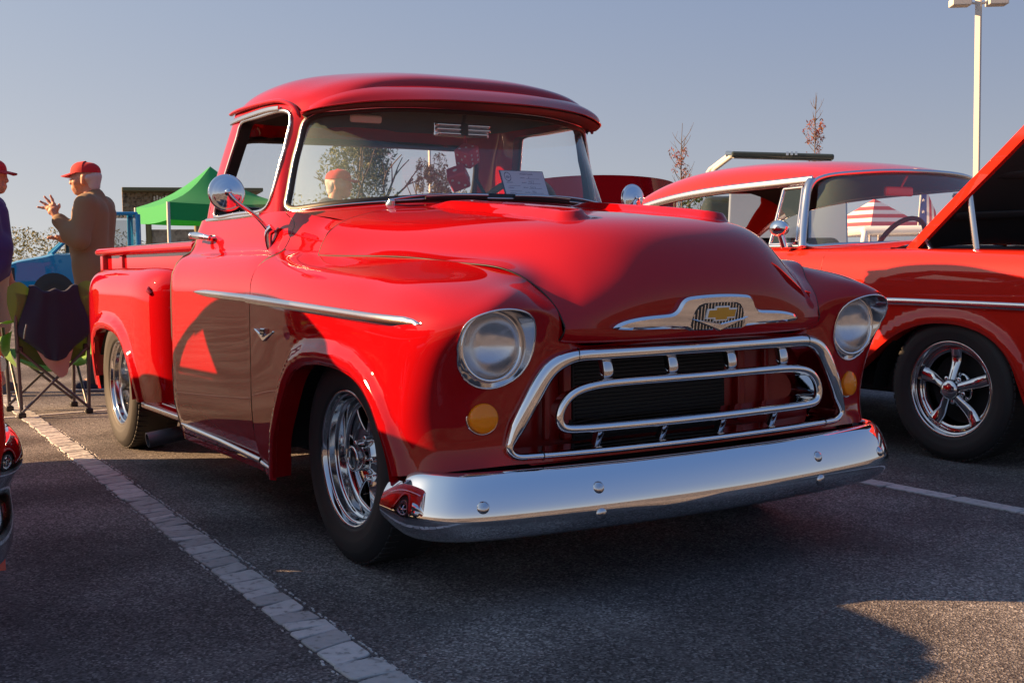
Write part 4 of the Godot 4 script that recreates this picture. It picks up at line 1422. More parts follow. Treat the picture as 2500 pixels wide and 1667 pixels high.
		tube(ma, Array(spl([mc + mdir * 0.03, mc + Vector3(-s * 0.02, -0.03, 0.035), Vector3(s * 0.86, 1.125, -0.725), base + Vector3(s * 0.006, 0.022, 0)], 6)), 0.0075, 10)
		ball(ma, mc + mdir * 0.026, Vector3(0.014, 0.014, 0.014), 8)
		sweep(ma, spl([base + Vector3(-s * 0.004, 0.036, 0.012), base + Vector3(s * 0.008, 0.018, 0.0), base + Vector3(s * 0.006, -0.03, -0.004), base + Vector3(0, -0.055, -0.006)], 6), circ(0.018, 12, 0.014), Vector3(0, 0, 1), false, true, func(f): return Vector2.ONE * lerpf(1.1, 0.45, f))
		put("mirror_arm", ma, M.chrome, mirror)
		var wd := Mb.new()
		var wg := []
		for i in 6:
			var row := PackedVector3Array()
			for k in 2:
				row.append(Vector3(0, 0, 0))
			wg.append(row)
	# windshield
	var bot := vs([0, 1.186, -0.445, 0.2, 1.185, -0.45, 0.4, 1.174, -0.47, 0.535, 1.165, -0.525, 0.622, 1.157, -0.605, 0.668, 1.151, -0.69, 0.692, 1.151, -0.745, 0.702, 1.165, -0.78])
	var topc := vs([0, 1.535, -0.628, 0.2, 1.535, -0.633, 0.385, 1.528, -0.653, 0.49, 1.518, -0.683, 0.552, 1.511, -0.71, 0.598, 1.503, -0.74, 0.625, 1.490, -0.77, 0.634, 1.480, -0.78])
	var gr := []
	for f in [0.0, 0.25, 0.5, 0.75, 1.0]:
		var row := []
		for i in bot.size():
			row.append(bot[i].lerp(topc[i], f) + Vector3(0, 0, 0.012 * sin(PI * f)) * (1.0 if i < 4 else 0.3))
		gr.append(row)
	var wm := Mb.new()
	put_grid(wm, surf(both(gr), 6, 5), Vector3(0, 1.3, -1.3))
	put("windshield", wm, M.glass, T)
	var gh := vs([0, 1.188, -0.438, 0.2, 1.187, -0.443, 0.4, 1.176, -0.463, 0.54, 1.167, -0.518, 0.63, 1.158, -0.60, 0.68, 1.150, -0.69, 0.703, 1.149, -0.75, 0.713, 1.165, -0.787, 0.706, 1.20, -0.793, 0.690, 1.27, -0.795, 0.670, 1.355, -0.793, 0.652, 1.42, -0.787, 0.638, 1.475, -0.778, 0.605, 1.505, -0.742, 0.53, 1.515, -0.697, 0.39, 1.528, -0.655, 0.2, 1.535, -0.633, 0, 1.536, -0.628])
	var gp := spl(sym(gh), 5, true)
	var gk := Mb.new()
	var gg := []
	var gn := gp.size()
	for i in gn:
		var tg := (gp[(i + 1) % gn] - gp[posmod(i - 1, gn)]).normalized()
		var outw := (gp[i] - Vector3(0, 1.3, -1.3)).normalized()
		var sd := tg.cross(outw).normalized()
		outw = sd.cross(tg)
		var row := PackedVector3Array()
		for q in circ(1.0, 12):
			row.append(gp[i] + sd * q.x * 0.017 + outw * q.y * 0.011)
		gg.append(row)
	put("windshield_gasket", _tube_grid(gg, gp), M.black_rubber, cab)
	var ct := Mb.new()
	var cl := PackedVector3Array()
	for i in gn:
		var c := Vector3(0, 1.34, -0.66)
		cl.append(gp[i] + (gp[i] - Vector3(0, 1.3, -1.3)).normalized() * 0.010)
	var clg := []
	for i in gn:
		var tg := (cl[(i + 1) % gn] - cl[posmod(i - 1, gn)]).normalized()
		var outw := (cl[i] - Vector3(0, 1.3, -1.3)).normalized()
		var sd := tg.cross(outw).normalized()
		var row := PackedVector3Array()
		for q in circ(0.0035, 8):
			row.append(cl[i] + sd * q.x + outw * q.y)
		clg.append(row)
	put("windshield_bead", _tube_grid(clg, cl), M.soft_chrome, cab)
	# rear window
	var rgm := clip(um, func(p: Vector3, _t: Vector2) -> float: return -poly_sd(Vector2(p.x, p.y), rw) + 0.01 if p.z < -1.5 else -1.0)
	var rall := Mb.new().add(rgm, Transform3D(Basis(), Vector3(0, 0, 0.006)))
	rall.add(rgm.mirrored(), Transform3D(Basis(), Vector3(0, 0, 0.006)))
	put("rear_window", rall, M.glass, cab)
	var rk2 := []
	for q in rw:
		rk2.append(Vector3(q.x, q.y, _rear_z(absf(q.x), q.y)))
	var rkm := Mb.new()
	sweep(rkm, PackedVector3Array(rk2), circ(0.016, 8, 0.013), Vector3(0, 0, 1), true)
	put("rear_window_gasket", rkm, M.black_rubber, cab)
	# wipers
	for s in [-1.0, 1.0]:
		var wp := Mb.new()
		var pv := Vector3(s * 0.455, 1.160, -0.440)
		lathe(wp, v2s([0.020, -0.01, 0.019, 0.004, 0.014, 0.008, 0.013, 0.018, 0.009, 0.022, 0.0005, 0.023]), Transform3D(Basis(Quaternion(Vector3.UP, Vector3(0, 0.8, 0.5).normalized())), pv), 16)
		sweep(wp, spl([pv + Vector3(0, 0.016, 0.008), pv + Vector3(-s * 0.09, 0.030, 0.016), pv + Vector3(-s * 0.20, 0.038, 0.020), pv + Vector3(-s * 0.25, 0.040, 0.018)], 5), circ(0.009, 8, 0.005), Vector3.UP, false, true, func(f): return Vector2.ONE * lerpf(1.1, 0.5, f))
		put("wiper_arm", wp, M.soft_chrome, cab)
		var wb := Mb.new()
		sweep(wb, spl([Vector3(s * 0.32, 1.190, -0.425), Vector3(s * 0.20, 1.197, -0.420), Vector3(s * 0.06, 1.198, -0.418)], 6), circ(0.005, 6, 0.006), Vector3.UP)
		put("wiper_blade", wb, M.soft_chrome, cab)
		var wr := Mb.new()
		sweep(wr, spl([Vector3(s * 0.32, 1.184, -0.428), Vector3(s * 0.20, 1.190, -0.424), Vector3(s * 0.06, 1.191, -0.422)], 6), circ(0.003, 6, 0.007), Vector3.UP)
		put("wiper_rubber", wr, M.black_rubber, cab)
	_interior(T)

func _cab_x(z: float, y: float) -> float:
	var D := [0.20, 0.872, 0.26, 0.885, 0.36, 0.905, 0.5, 0.91, 0.65, 0.908, 0.78, 0.907, 0.86, 0.905, 0.915, 0.898, 0.958, 0.877, 0.985, 0.85, 1.005, 0.815, 1.05, 0.79, 1.09, 0.780, 1.145, 0.757, 1.3, 0.73]
	for i in range(0, D.size() - 2, 2):
		if y >= D[i] and y <= D[i + 2]:
			var x := lerpf(D[i + 1], D[i + 3], (y - D[i]) / (D[i + 2] - D[i]))
			return x - 0.035 * smoothstep(-0.66, -0.58, z) * smoothstep(0.96, 1.0, y)
	return 0.87

func _near_x(g: Array, z: float, y: float) -> float:
	var best := 1e9
	var x := 0.7
	for row in g:
		for p in row:
			if p.x > 0.6:
				var d := Vector2(p.z - z, p.y - y).length_squared()
				if d < best:
					best = d
					x = p.x
	return x

func _grid_x(g: Array, z: float, y: float) -> float:
	var best := 1e9
	var x := 0.9
	for row in g:
		if absf(row[0].z - z) < 0.05:
			for p in row:
				var d := Vector2(p.z - z, p.y - y).length_squared()
				if d < best:
					best = d
					x = p.x
	return x

func _front_z(g: Array, x: float, y: float) -> float:   # the nose shell's z at a place seen from the front
	var d0 := 1e9
	var d1 := 1e9
	var z0 := 0.7
	var z1 := 0.7
	for row in g:
		for p in row:
			if p.z > 0.5 and p.x > 0.5:
				var d := Vector2(p.x - x, p.y - y).length_squared() + 1e-7
				if d < d0:
					d1 = d0
					z1 = z0
					d0 = d
					z0 = p.z
				elif d < d1:
					d1 = d
					z1 = p.z
	return (z0 / d0 + z1 / d1) / (1.0 / d0 + 1.0 / d1)

func _rear_z(x: float, y: float) -> float:
	var f := (y - 1.25) / 0.22
	var zc := lerpf(-1.775, -1.69, f)
	if x > 0.46:
		zc = lerpf(lerpf(-1.763, -1.678, f), lerpf(-1.745, -1.655, f), clampf((x - 0.46) / 0.16, 0, 1))
	return zc + 0.004

func _interior(T: Node3D) -> void:
	var ds := Mb.new()
	var path := sym_open(vs([0, 1.118, -0.60, 0.3, 1.116, -0.61, 0.5, 1.11, -0.68, 0.64, 1.105, -0.80]))
	sweep(ds, spl(path, 6), circ(0.10, 14, 0.035), Vector3.UP)
	box(ds, Vector3(0, 0.98, -0.72), Vector3(1.3, 0.24, 0.10), 0.04)
	var dash := put("dashboard", ds, M.interior_black, T)
	var fl := Mb.new()
	fl.quad(Vector3(-0.87, 0.36, -0.5), Vector3(0.87, 0.36, -0.5), Vector3(0.87, 0.36, -1.8), Vector3(-0.87, 0.36, -1.8), Vector3.UP)
	put("cab_floor", fl, M.interior_black, T)
	var se := Mb.new()
	rbox(se, Transform3D(Basis(), Vector3(0, 0.72, -1.38)), Vector3(1.36, 0.20, 0.52), 0.07, 4)
	rbox(se, Transform3D(Basis(Vector3.RIGHT, -0.2), Vector3(0, 0.95, -1.64)), Vector3(1.38, 0.42, 0.14), 0.06, 4)
	put("bench_seat", se, M.cream_vinyl, T)
	var pn := Mb.new()
	for s in [-1.0, 1.0]:
		pn.quad(Vector3(s * 0.74, 0.4, -0.8), Vector3(s * 0.74, 0.4, -1.62), Vector3(s * 0.725, 1.13, -1.62), Vector3(s * 0.725, 1.13, -0.86), Vector3(-s, 0, 0))
	put("door_panel", pn, M.interior_red, T)
	# steering wheel
	var sw := Mb.new()
	var c := Vector3(0.375, 1.125, -0.93)
	var nrm := Vector3(0, 0.55, -0.84).normalized()
	var bx := Basis(Quaternion(Vector3.UP, nrm))
	var loop := []
	for i in 40:
		var a := TAU * i / 40
		loop.append(c + bx * Vector3(cos(a) * 0.203, 0, sin(a) * 0.203))
	sweep(sw, PackedVector3Array(loop), circ(0.0145, 10), nrm, true)
	var stw := put("steering_wheel", sw, M.tan_wrap, T)
	var sk := Mb.new()
	for a in [0.6, 2.55, 4.71]:
		sweep(sk, PackedVector3Array([c - nrm * 0.03, c + bx * Vector3(cos(a) * 0.21, 0, sin(a) * 0.21)]), circ(0.02, 8, 0.007), nrm)
	bar(sk, c - nrm * 0.02, Vector3(0.375, 0.98, -0.70), 0.028, 12)
	put("steering_spokes", sk, M.interior_black, stw)
	var gs := Mb.new()
	bar(gs, Vector3(0.30, 1.06, -0.85), Vector3(0.20, 1.30, -0.95), 0.007, 8)
	put("gear_lever", gs, M.interior_black, T)
	# rear-view mirror with a ribbed chrome back
	var rv := Mb.new()
	for k in 3:
		rbox(rv, Transform3D(Basis(), Vector3(0, 1.455 + k * 0.017, -0.705)), Vector3(0.245 - (0.02 if k == 0 else 0.0), 0.0165, 0.03), 0.008, 3)
	rbox(rv, Transform3D(Basis(), Vector3(0, 1.472, -0.718)), Vector3(0.25, 0.055, 0.012), 0.005, 2)
	var rvm := put("rear_view_mirror", rv, M.chrome, T)
	var rs := Mb.new()
	bar(rs, Vector3(0, 1.475, -0.70), Vector3(0, 1.56, -0.68), 0.009, 8)
	box(rs, Vector3(0, 1.472, -0.692), Vector3(0.03, 0.05, 0.02), 0.006)
	put("mirror_stem", rs, M.interior_black, rvm)
	var sv := Mb.new()
	rbox(sv, Transform3D(Basis(Vector3.RIGHT, 0.25), Vector3(-0.415, 1.496, -0.72)), Vector3(0.13, 0.030, 0.02), 0.009, 3)
	put("sun_visor", sv, M.cream_vinyl, T)

func _bed(T: Node3D) -> void:
	# stepside box
	var bm := Mb.new()
	for s in [-1.0, 1.0]:
		box(bm, Vector3(s * 0.655, 0.76, -2.93), Vector3(0.03, 0.54, 1.96), 0.004)
		box(bm, Vector3(s * 0.668, 0.78, -3.86), Vector3(0.06, 0.54, 0.07), 0.012)
		box(bm, Vector3(s * 0.668, 0.78, -1.99), Vector3(0.05, 0.54, 0.06), 0.012)
		box(bm, Vector3(s * 0.672, 0.93, -3.45), Vector3(0.025, 0.17, 0.06), 0.008)
	box(bm, Vector3(0, 0.74, -1.965), Vector3(1.3, 0.54, 0.03), 0.006)
	box(bm, Vector3(0, 0.76, -3.89), Vector3(1.3, 0.54, 0.04), 0.01)
	box(bm, Vector3(0, 0.50, -2.93), Vector3(1.3, 0.03, 1.96), 0.004)
	var bed := put("cargo_bed", bm, M.red_paint, T)
	for s in [-1.0, 1.0]:
		var rl := Mb.new()
		sweep(rl, PackedVector3Array([Vector3(s * 0.692, 1.038, -1.955), Vector3(s * 0.692, 1.038, -2.5), Vector3(s * 0.692, 1.038, -3.3), Vector3(s * 0.692, 1.038, -3.86), Vector3(s * 0.690, 1.036, -3.90), Vector3(s * 0.688, 1.034, -3.915)]), circ(0.037, 16, 0.024), Vector3.UP, false, true, func(f): return Vector2.ONE * (1.0 if f < 0.7 else (0.93 if f < 0.9 else 0.55)))
		put("bed_rail", rl, M.red_paint, bed)
		var cp := Mb.new()
		sweep(cp, PackedVector3Array([Vector3(s * 0.692, 1.0605, -2.0), Vector3(s * 0.692, 1.0605, -3.2)]), circ(0.022, 8, 0.0035), Vector3.UP)
		put("rail_cap", cp, M.stainless, bed)
	# rear fenders
	var prof := [[0.66, 0.895], [0.70, 0.925], [0.77, 0.943], [0.83, 0.925], [0.868, 0.875], [0.88, 0.80], [0.882, 0.65], [0.88, 0.50], [0.872, 0.38], [0.86, 0.29]]
	var plan := [[0.0, -2.095, 0.84], [0.25, -2.105, 0.90], [0.52, -2.13, 0.95], [0.76, -2.185, 0.98], [0.92, -2.28, 0.995], [0.99, -2.42, 1.0], [1.0, -2.65, 1.0], [1.0, -2.95, 1.0], [0.985, -3.25, 0.995], [0.93, -3.44, 0.985], [0.80, -3.54, 0.96], [0.5, -3.58, 0.93], [0.0, -3.59, 0.88]]
	var rows := []
	for pl in plan:
		var r := []
		for q in prof:
			r.append(Vector3(0.655 + (q[0] - 0.655) * pl[0], 0.29 + (q[1] - 0.29) * pl[2], pl[1]))
		rows.append(r)
	var g := surf(rows, 9, 12)
	flare(g, arch_rear, 0.028, 0.028, 0.034, -3.5, -2.2)
	var fm := Mb.new()
	put_grid(fm, g, Vector3(0.6, 0.5, -2.85))
	fm = clip(fm, func(p: Vector3, _t: Vector2) -> float: return poly_sd(Vector2(p.z, p.y), arch_rear) if p.x > 0.70 else 1.0)
	for side in [-1.0, 1.0]:
		var s: float = side
		var m := Mb.new().add(fm) if s > 0.0 else fm.mirrored()
		var outer := []
		var inner := []
		for q in smooth2(arch_rear.slice(1, arch_rear.size() - 1), 4, false):
			outer.append(Vector3(s * 0.898, q.y, q.x))
			inner.append(Vector3(s * 0.84, q.y + 0.004, q.x))
		put_grid(m, [PackedVector3Array(outer), PackedVector3Array(inner)], Vector3(s * 0.9, 0.3, -2.85))
		var rf := put("rear_fender", m, M.red_paint, T)
		var lm := Mb.new()
		sweep(lm, PackedVector3Array([Vector3(s * 0.845, 0.845, -2.255), Vector3(s * 0.855, 0.835, -2.235), Vector3(s * 0.845, 0.82, -2.225)]), circ(0.012, 8), Vector3.UP)
		put("marker_lamp", lm, M.dark_red_paint, rf)
		var ww := Mb.new()
		var wg := []
		for i in 25:
			var a := PI * i / 24.0
			wg.append(PackedVector3Array([Vector3(s * 0.86, 0.30 + sin(a) * 0.36, -2.85 + cos(a) * 0.45), Vector3(s * 0.60, 0.30 + sin(a) * 0.36, -2.85 + cos(a) * 0.45)]))
		put_grid(ww, wg, Vector3(s * 0.7, 0.3, -2.85))
		put("wheel_well", ww, M.dark_metal, T)
		# short running board with ribs
		var rb := Mb.new()
		sweep(rb, PackedVector3Array([Vector3(s * 0.745, 0.285, -1.72), Vector3(s * 0.745, 0.285, -2.25), Vector3(s * 0.745, 0.285, -2.42)]), v2s([-0.10, -0.035, -0.115, -0.02, -0.115, 0.0, -0.10, 0.012, 0.10, 0.012, 0.115, 0.0, 0.115, -0.02, 0.10, -0.035]), Vector3.UP)
		var rbn := put("running_board", rb, M.red_paint, T)
		var ri := Mb.new()
		for k in 8:
			sweep(ri, PackedVector3Array([Vector3(s * (0.66 + k * 0.022), 0.2985, -1.78), Vector3(s * (0.66 + k * 0.022), 0.2985, -2.36)]), circ(0.006, 6, 0.003), Vector3.UP)
		put("step_ribs", ri, M.soft_chrome, rbn)
		var re := Mb.new()
		sweep(re, PackedVector3Array([Vector3(s * 0.862, 0.281, -1.76), Vector3(s * 0.862, 0.281, -2.34)]), circ(0.005, 8, 0.008), Vector3.UP)
		put("step_trim", re, M.stainless, rbn)

# ---------------------------------------------------------------- the two hardtop coupes
func rot_about(m: Mb, pivot: Vector3, ang: float) -> Mb:
	var b := Basis(Vector3.RIGHT, ang)
	return Mb.new().add(m, Transform3D(b, pivot - b * pivot))

func build_coupe(label: String, group: String, at: Vector3, open_hood: bool, red: Material, short := 1.0) -> Node3D:
	var T := thing("hardtop_coupe", label, "car", at, 0.0, group)
	var arch := smooth2(v2s([-0.82, 0.05, -0.76, 0.24, -0.62, 0.375, -0.48, 0.487, -0.37, 0.565, -0.255, 0.615, -0.14, 0.636, 0.0, 0.632, 0.13, 0.595, 0.215, 0.535, 0.27, 0.46, 0.31, 0.36, 0.32, 0.05]), 3)
	var arch2 := v2s([-3.32, 0.05, -3.33, 0.40, -3.28, 0.50, -3.15, 0.56, -2.98, 0.58, -2.80, 0.565, -2.66, 0.51, -2.58, 0.42, -2.55, 0.05])
	var sec := func(z: float, sx: float, top: float, low: float) -> Array:
		return vs([0.86 * sx, low, z, 0.89 * sx, low + 0.08, z, 0.912 * sx, 0.45, z, 0.920 * sx, 0.60, z, 0.918 * sx, 0.735, z, 0.913 * sx, 0.82, z, 0.905 * sx, top - 0.10, z, 0.885 * sx, top - 0.045, z, 0.85 * sx, top - 0.012, z, 0.80 * sx, top, z, 0.725 * sx, top + 0.003, z])
	var rows := [sec.call(0.80, 0.965, 0.915, 0.40), sec.call(0.74, 0.985, 0.93, 0.36), sec.call(0.55, 1.0, 0.945, 0.30), sec.call(0.25, 1.0, 0.962, 0.24), sec.call(-0.3, 1.0, 0.978, 0.20), sec.call(-0.85, 1.0, 0.993, 0.19), sec.call(-1.5, 1.005, 1.0, 0.19), sec.call(-2.2, 1.005, 1.0, 0.19), sec.call(-2.9, 1.0, 0.995, 0.20), sec.call(-3.5, 0.98, 0.985, 0.26), sec.call(-4.0, 0.94, 0.97, 0.34), sec.call(-4.12, 0.90, 0.94, 0.38)]
	var g := surf(rows, 6, 14)
	flare(g, arch, 0.026, 0.022, 0.03, -0.7, 0.6)
	flare(g, arch2, 0.02, 0.02, 0.03, -3.5, -2.3)
	var bm := Mb.new()
	put_grid(bm, g, Vector3(0.3, 0.6, -1.6))
	bm = clip(bm, func(p: Vector3, _t: Vector2) -> float:
		if p.x < 0.6 or p.y > 0.72:
			return 1.0
		return minf(poly_sd(Vector2(p.z, p.y), arch), poly_sd(Vector2(p.z, p.y), arch2)))
	for side in [-1.0, 1.0]:
		var s: float = side
		var m := Mb.new().add(bm) if s > 0.0 else bm.mirrored()
		for ar in [arch, arch2]:
			var o := []
			var i2 := []
			for q in ar:
				if q.y > 0.12:
					o.append(Vector3(s * 0.935, q.y, q.x))
					i2.append(Vector3(s * 0.86, q.y, q.x))
			put_grid(m, [PackedVector3Array(o), PackedVector3Array(i2)], Vector3(s * 0.9, 0.3, (ar[0].x + ar[ar.size() - 1].x) * 0.5))
		var sd := put("body_side", m, red, T)
		# trim spear, belt and door gap
		var tr := Mb.new()
		sweep(tr, PackedVector3Array([Vector3(s * 0.918, 0.725, -2.0), Vector3(s * 0.925, 0.735, -1.0), Vector3(s * 0.925, 0.732, -0.3), Vector3(s * 0.925, 0.722, 0.3), Vector3(s * 0.912, 0.715, 0.70)]), circ(0.010, 10, 0.018), Vector3.UP)
		put("side_trim", tr, M.stainless, sd)
		var gp := Mb.new()
		var gl := []
		for q in rows[5]:
			gl.append(Vector3(s * (q.x + 0.0005), q.y, -0.855 + 0.02 * (1.0 - q.y)))
		tube(gp, gl, 0.0028, 5)
		put("door_seam", gp, M.dark_metal, sd)
		var bt := Mb.new()
		sweep(bt, PackedVector3Array([Vector3(s * 0.83, 1.008, -3.05), Vector3(s * 0.842, 1.010, -2.0), Vector3(s * 0.846, 1.009, -1.30), Vector3(s * 0.85, 1.006, -1.02)]), circ(0.012, 8, 0.013), Vector3.UP)
		put("belt_trim", bt, M.stainless, sd)
		# glass-house: chrome front post, roof-edge strip, vent window
		var ps := Mb.new()
		sweep(ps, spl(vs([s * 0.855, 1.0, -1.035, s * 0.825, 1.07, -1.06, s * 0.752, 1.235, -1.11, s * 0.715, 1.33, -1.125, s * 0.69, 1.362, -1.13]), 5), circ(0.021, 10, 0.024), Vector3(0, 0, 1))
		put("front_post", ps, M.stainless, T)
		var dr := Mb.new()
		sweep(dr, spl(vs([s * 0.688, 1.362, -1.12, s * 0.694, 1.356, -1.5, s * 0.697, 1.343, -2.0, s * 0.698, 1.298, -2.47, s * 0.705, 1.225, -2.78, s * 0.73, 1.11, -3.03, s * 0.76, 1.01, -3.18]), 6), circ(0.009, 8, 0.026), Vector3.UP)
		put("drip_trim", dr, M.stainless, T)
		var vf := Mb.new()
		tube(vf, vs([s * 0.838, 1.02, -1.285, s * 0.72, 1.318, -1.30]), 0.011, 8)
		tube(vf, vs([s * 0.838, 1.02, -1.285, s * 0.845, 1.02, -1.10]), 0.009, 8)
		tube(vf, vs([s * 0.84, 1.03, -1.09, s * 0.725, 1.32, -1.155]), 0.009, 8)
		tube(vf, vs([s * 0.72, 1.322, -1.30, s * 0.722, 1.325, -1.155]), 0.009, 8)
		var vent := put("vent_window_frame", vf, M.stainless, T)
		var vp := Mb.new()
		vp.quad(Vector3(s * 0.836, 1.025, -1.28), Vector3(s * 0.842, 1.025, -1.10), Vector3(s * 0.725, 1.318, -1.16), Vector3(s * 0.72, 1.318, -1.30), Vector3(s, 0.3, 0))
		put("vent_pane", vp, M.dark_glass, vent)
		# door mirror
		var mm := Mb.new()
		ball(mm, Vector3(s * 0.895, 1.105, -1.16), Vector3(0.045, 0.045, 0.06), 10)
		sweep(mm, PackedVector3Array([Vector3(s * 0.885, 1.0, -1.13), Vector3(s * 0.893, 1.07, -1.15)]), circ(0.016, 8, 0.022), Vector3(0, 0, 1))
		put("door_mirror", mm, M.chrome, T)
		# lamps
		var lm := Mb.new()
		lathe(lm, v2s([0.105, -0.05, 0.105, 0.02, 0.095, 0.035, 0.088, 0.03]), Transform3D(Basis(Vector3.RIGHT, PI / 2), Vector3(s * 0.74, 0.78, 0.80)), 32)
		lathe(lm, v2s([0.088, 0.02, 0.05, 0.03, 0.0005, 0.034]), Transform3D(Basis(Vector3.RIGHT, PI / 2), Vector3(s * 0.74, 0.78, 0.80)), 32)
		put("headlight", lm, M.chrome, T)
	# nose, tail and deck
	var nm := Mb.new()
	for r in [[rows[0], 1.0], [rows[rows.size() - 1], -1.0]]:
		var rr: Array = r[0]
		var a := PackedVector3Array()
		var b := PackedVector3Array()
		for p in rr:
			a.append(p)
			b.append(Vector3(-p.x, p.y, p.z))
		put_grid(nm, [a, b], Vector3(0, 0, r[1]), false, false, true)
	put_grid(nm, surf(both([vs([0, 1.02, -3.15, 0.4, 1.018, -3.15, 0.73, 1.0, -3.15]), vs([0, 1.015, -3.5, 0.4, 1.01, -3.5, 0.72, 0.99, -3.5]), vs([0, 0.98, -4.0, 0.4, 0.98, -4.0, 0.69, 0.972, -4.0]), vs([0, 0.94, -4.12, 0.4, 0.94, -4.12, 0.66, 0.94, -4.12])]), 4, 4), Vector3(0, 0.5, -3.6))
	put("nose_and_deck", nm, red, T)
	var gm := Mb.new()
	box(gm, Vector3(0, 0.66, 0.805), Vector3(1.2, 0.26, 0.03), 0.02)
	for k in 9:
		box(gm, Vector3(0, 0.56 + k * 0.026, 0.822), Vector3(1.16, 0.006, 0.012), 0.002)
	put("grille", gm, M.stainless, T)
	# front bumper with wrapped ends
	var plan := spl(sym_open(vs([0, 0, 0.94, 0.4, 0, 0.93, 0.70, 0, 0.885, 0.84, 0, 0.82, 0.91, 0, 0.72, 0.945, 0, 0.58, 0.95, 0, 0.46])), 8)
	var bsec := spl(vs([-0.05, 0.545, 0, -0.02, 0.555, 0, 0.0, 0.54, 0, 0.018, 0.50, 0, 0.016, 0.455, 0, 0.0, 0.43, 0, -0.012, 0.40, 0, -0.008, 0.34, 0, -0.012, 0.27, 0, -0.035, 0.22, 0, -0.06, 0.215, 0]), 4)
	var bg := []
	var n := plan.size()
	for i in n:
		var tg := (plan[mini(i + 1, n - 1)] - plan[maxi(i - 1, 0)]).normalized()
		var out := Vector3(-tg.z, 0, tg.x)
		if out.dot(plan[i] - Vector3(0, 0, 0.2)) < 0.0:
			out = -out
		var ed := absf(float(i) / (n - 1) - 0.5) * 2.0
		var row := PackedVector3Array()
		for q in bsec:
			var yy := q.y
			if yy < 0.42:
				yy = lerpf(0.42, q.y, 0.35 + 0.65 * smoothstep(0.45, 0.62, ed) * (1.0 - 0.75 * smoothstep(0.90, 1.0, ed)))
			row.append(plan[i] + out * q.x + Vector3(0, yy, 0))
		bg.append(row)
	var fb := Mb.new()
	put_grid(fb, bg, Vector3(0, 0.45, 0.4))
	put("front_bumper", fb, M.chrome, T)
	var rb := Mb.new()
	sweep(rb, spl(sym_open(vs([0, 0.46, -4.22, 0.5, 0.46, -4.20, 0.80, 0.46, -4.12, 0.90, 0.46, -3.95])), 6), circ(0.035, 10, 0.08), Vector3.UP)
	put("rear_bumper", rb, M.chrome, T)
	# hood
	var hm := Mb.new()
	var hr := []
	for z in [-0.50, -0.1, 0.3, 0.62, 0.78, 0.83]:
		var dy: float = -0.035 * smoothstep(-0.5, 0.6, z) - 0.02 * smoothstep(0.55, 0.85, z)
		hr.append(vs([0, 1.055 + dy, z, 0.25, 1.05 + dy, z, 0.5, 1.03 + dy, z, 0.66, 1.008 + dy, z, 0.705, 0.998 + dy, z]))
	var hg := surf(both(hr), 5, 5)
	put_grid(hm, hg, Vector3(0, 0.5, 0.1))
	var edge := []
	for row in hg:
		edge.append(row[0])
	for p in hg[hg.size() - 1]:
		edge.append(p)
	for i in range(hg.size() - 1, -1, -1):
		edge.append(hg[i][hg[0].size() - 1])
	var e2 := PackedVector3Array()
	var e3 := PackedVector3Array()
	for p in edge:
		e2.append(p + Vector3(0, -0.045, 0))
		e3.append(Vector3(p.x * 0.955, p.y - 0.045, 0.1 + (p.z - 0.1) * 0.97))
	put_grid(hm, [PackedVector3Array(edge), e2], Vector3(0, 1.0, 0.1))
	put_grid(hm, [e2, e3], Vector3(0, -1, 0), false, false, true)
	var um := Mb.new()
	var ug := []
	for row in hg:
		var r2 := PackedVector3Array()
		for p in row:
			r2.append(Vector3(p.x * 0.97, p.y - 0.030, 0.1 + (p.z - 0.1) * 0.98))
		ug.append(r2)
	put_grid(um, ug, Vector3(0, 2, 0.1))
	for k in 4:
		sweep(um, PackedVector3Array([Vector3(-0.6, 0.985, -0.25 + k * 0.28), Vector3(0, 1.012, -0.25 + k * 0.28), Vector3(0.6, 0.985, -0.25 + k * 0.28)]), circ(0.03, 8, 0.012), Vector3.UP)
	var piv := Vector3(0, 0.995, -0.47)
	var ang := deg_to_rad(-42.0) if open_hood else 0.0
	var hood := put("hood", rot_about(hm, piv, ang), red, T)
	put("hood_underside", rot_about(um, piv, ang), M.interior_black, hood)
	var eb := Mb.new()
	box(eb, Vector3(0, 0.72, 0.15), Vector3(1.38, 0.30, 1.25), 0.03)
	eb.quad(Vector3(-0.8, 0.4, -0.50), Vector3(0.8, 0.4, -0.50), Vector3(0.8, 0.99, -0.50), Vector3(-0.8, 0.99, -0.50), Vector3(0, 0, 1))
	put("engine_bay", eb, M.dark_metal, T)
	if open_hood:
		for s in [-1.0, 1.0]:
			var hi := Mb.new()
			tube(hi, vs([s * 0.655, 0.975, -0.12, s * 0.655, 1.23, -0.16]), 0.016, 8)
			put("hood_prop", hi, M.stainless, T)
			var hi2 := Mb.new()
			sweep(hi2, vs3([s * 0.66, 0.97, -0.36, s * 0.66, 1.06, -0.43]), circ(0.012, 6, 0.02), Vector3(1, 0, 0))
			put("hood_hinge", hi2, M.stainless, T)
		var ac := Mb.new()
		lathe(ac, v2s([0.17, 0.0, 0.175, 0.03, 0.17, 0.06, 0.10, 0.075, 0.02, 0.08, 0.0005, 0.081]), Transform3D(Basis(), Vector3(0, 0.90, 0.10)), 28)
		put("air_cleaner", ac, M.chrome, T)
	# cowl
	var cw := Mb.new()
	put_grid(cw, surf(both([vs([0, 1.052, -0.50, 0.4, 1.042, -0.50, 0.70, 1.0, -0.50, 0.80, 0.982, -0.50]), vs([0, 1.04, -0.68, 0.4, 1.032, -0.70, 0.72, 1.005, -0.76, 0.82, 0.99, -0.78]), vs([0, 1.02, -0.78, 0.4, 1.015, -0.83, 0.74, 1.002, -0.96, 0.85, 0.998, -1.06])]), 5, 4), Vector3(0, 0.5, -0.7))
	put("cowl", cw, red, T)
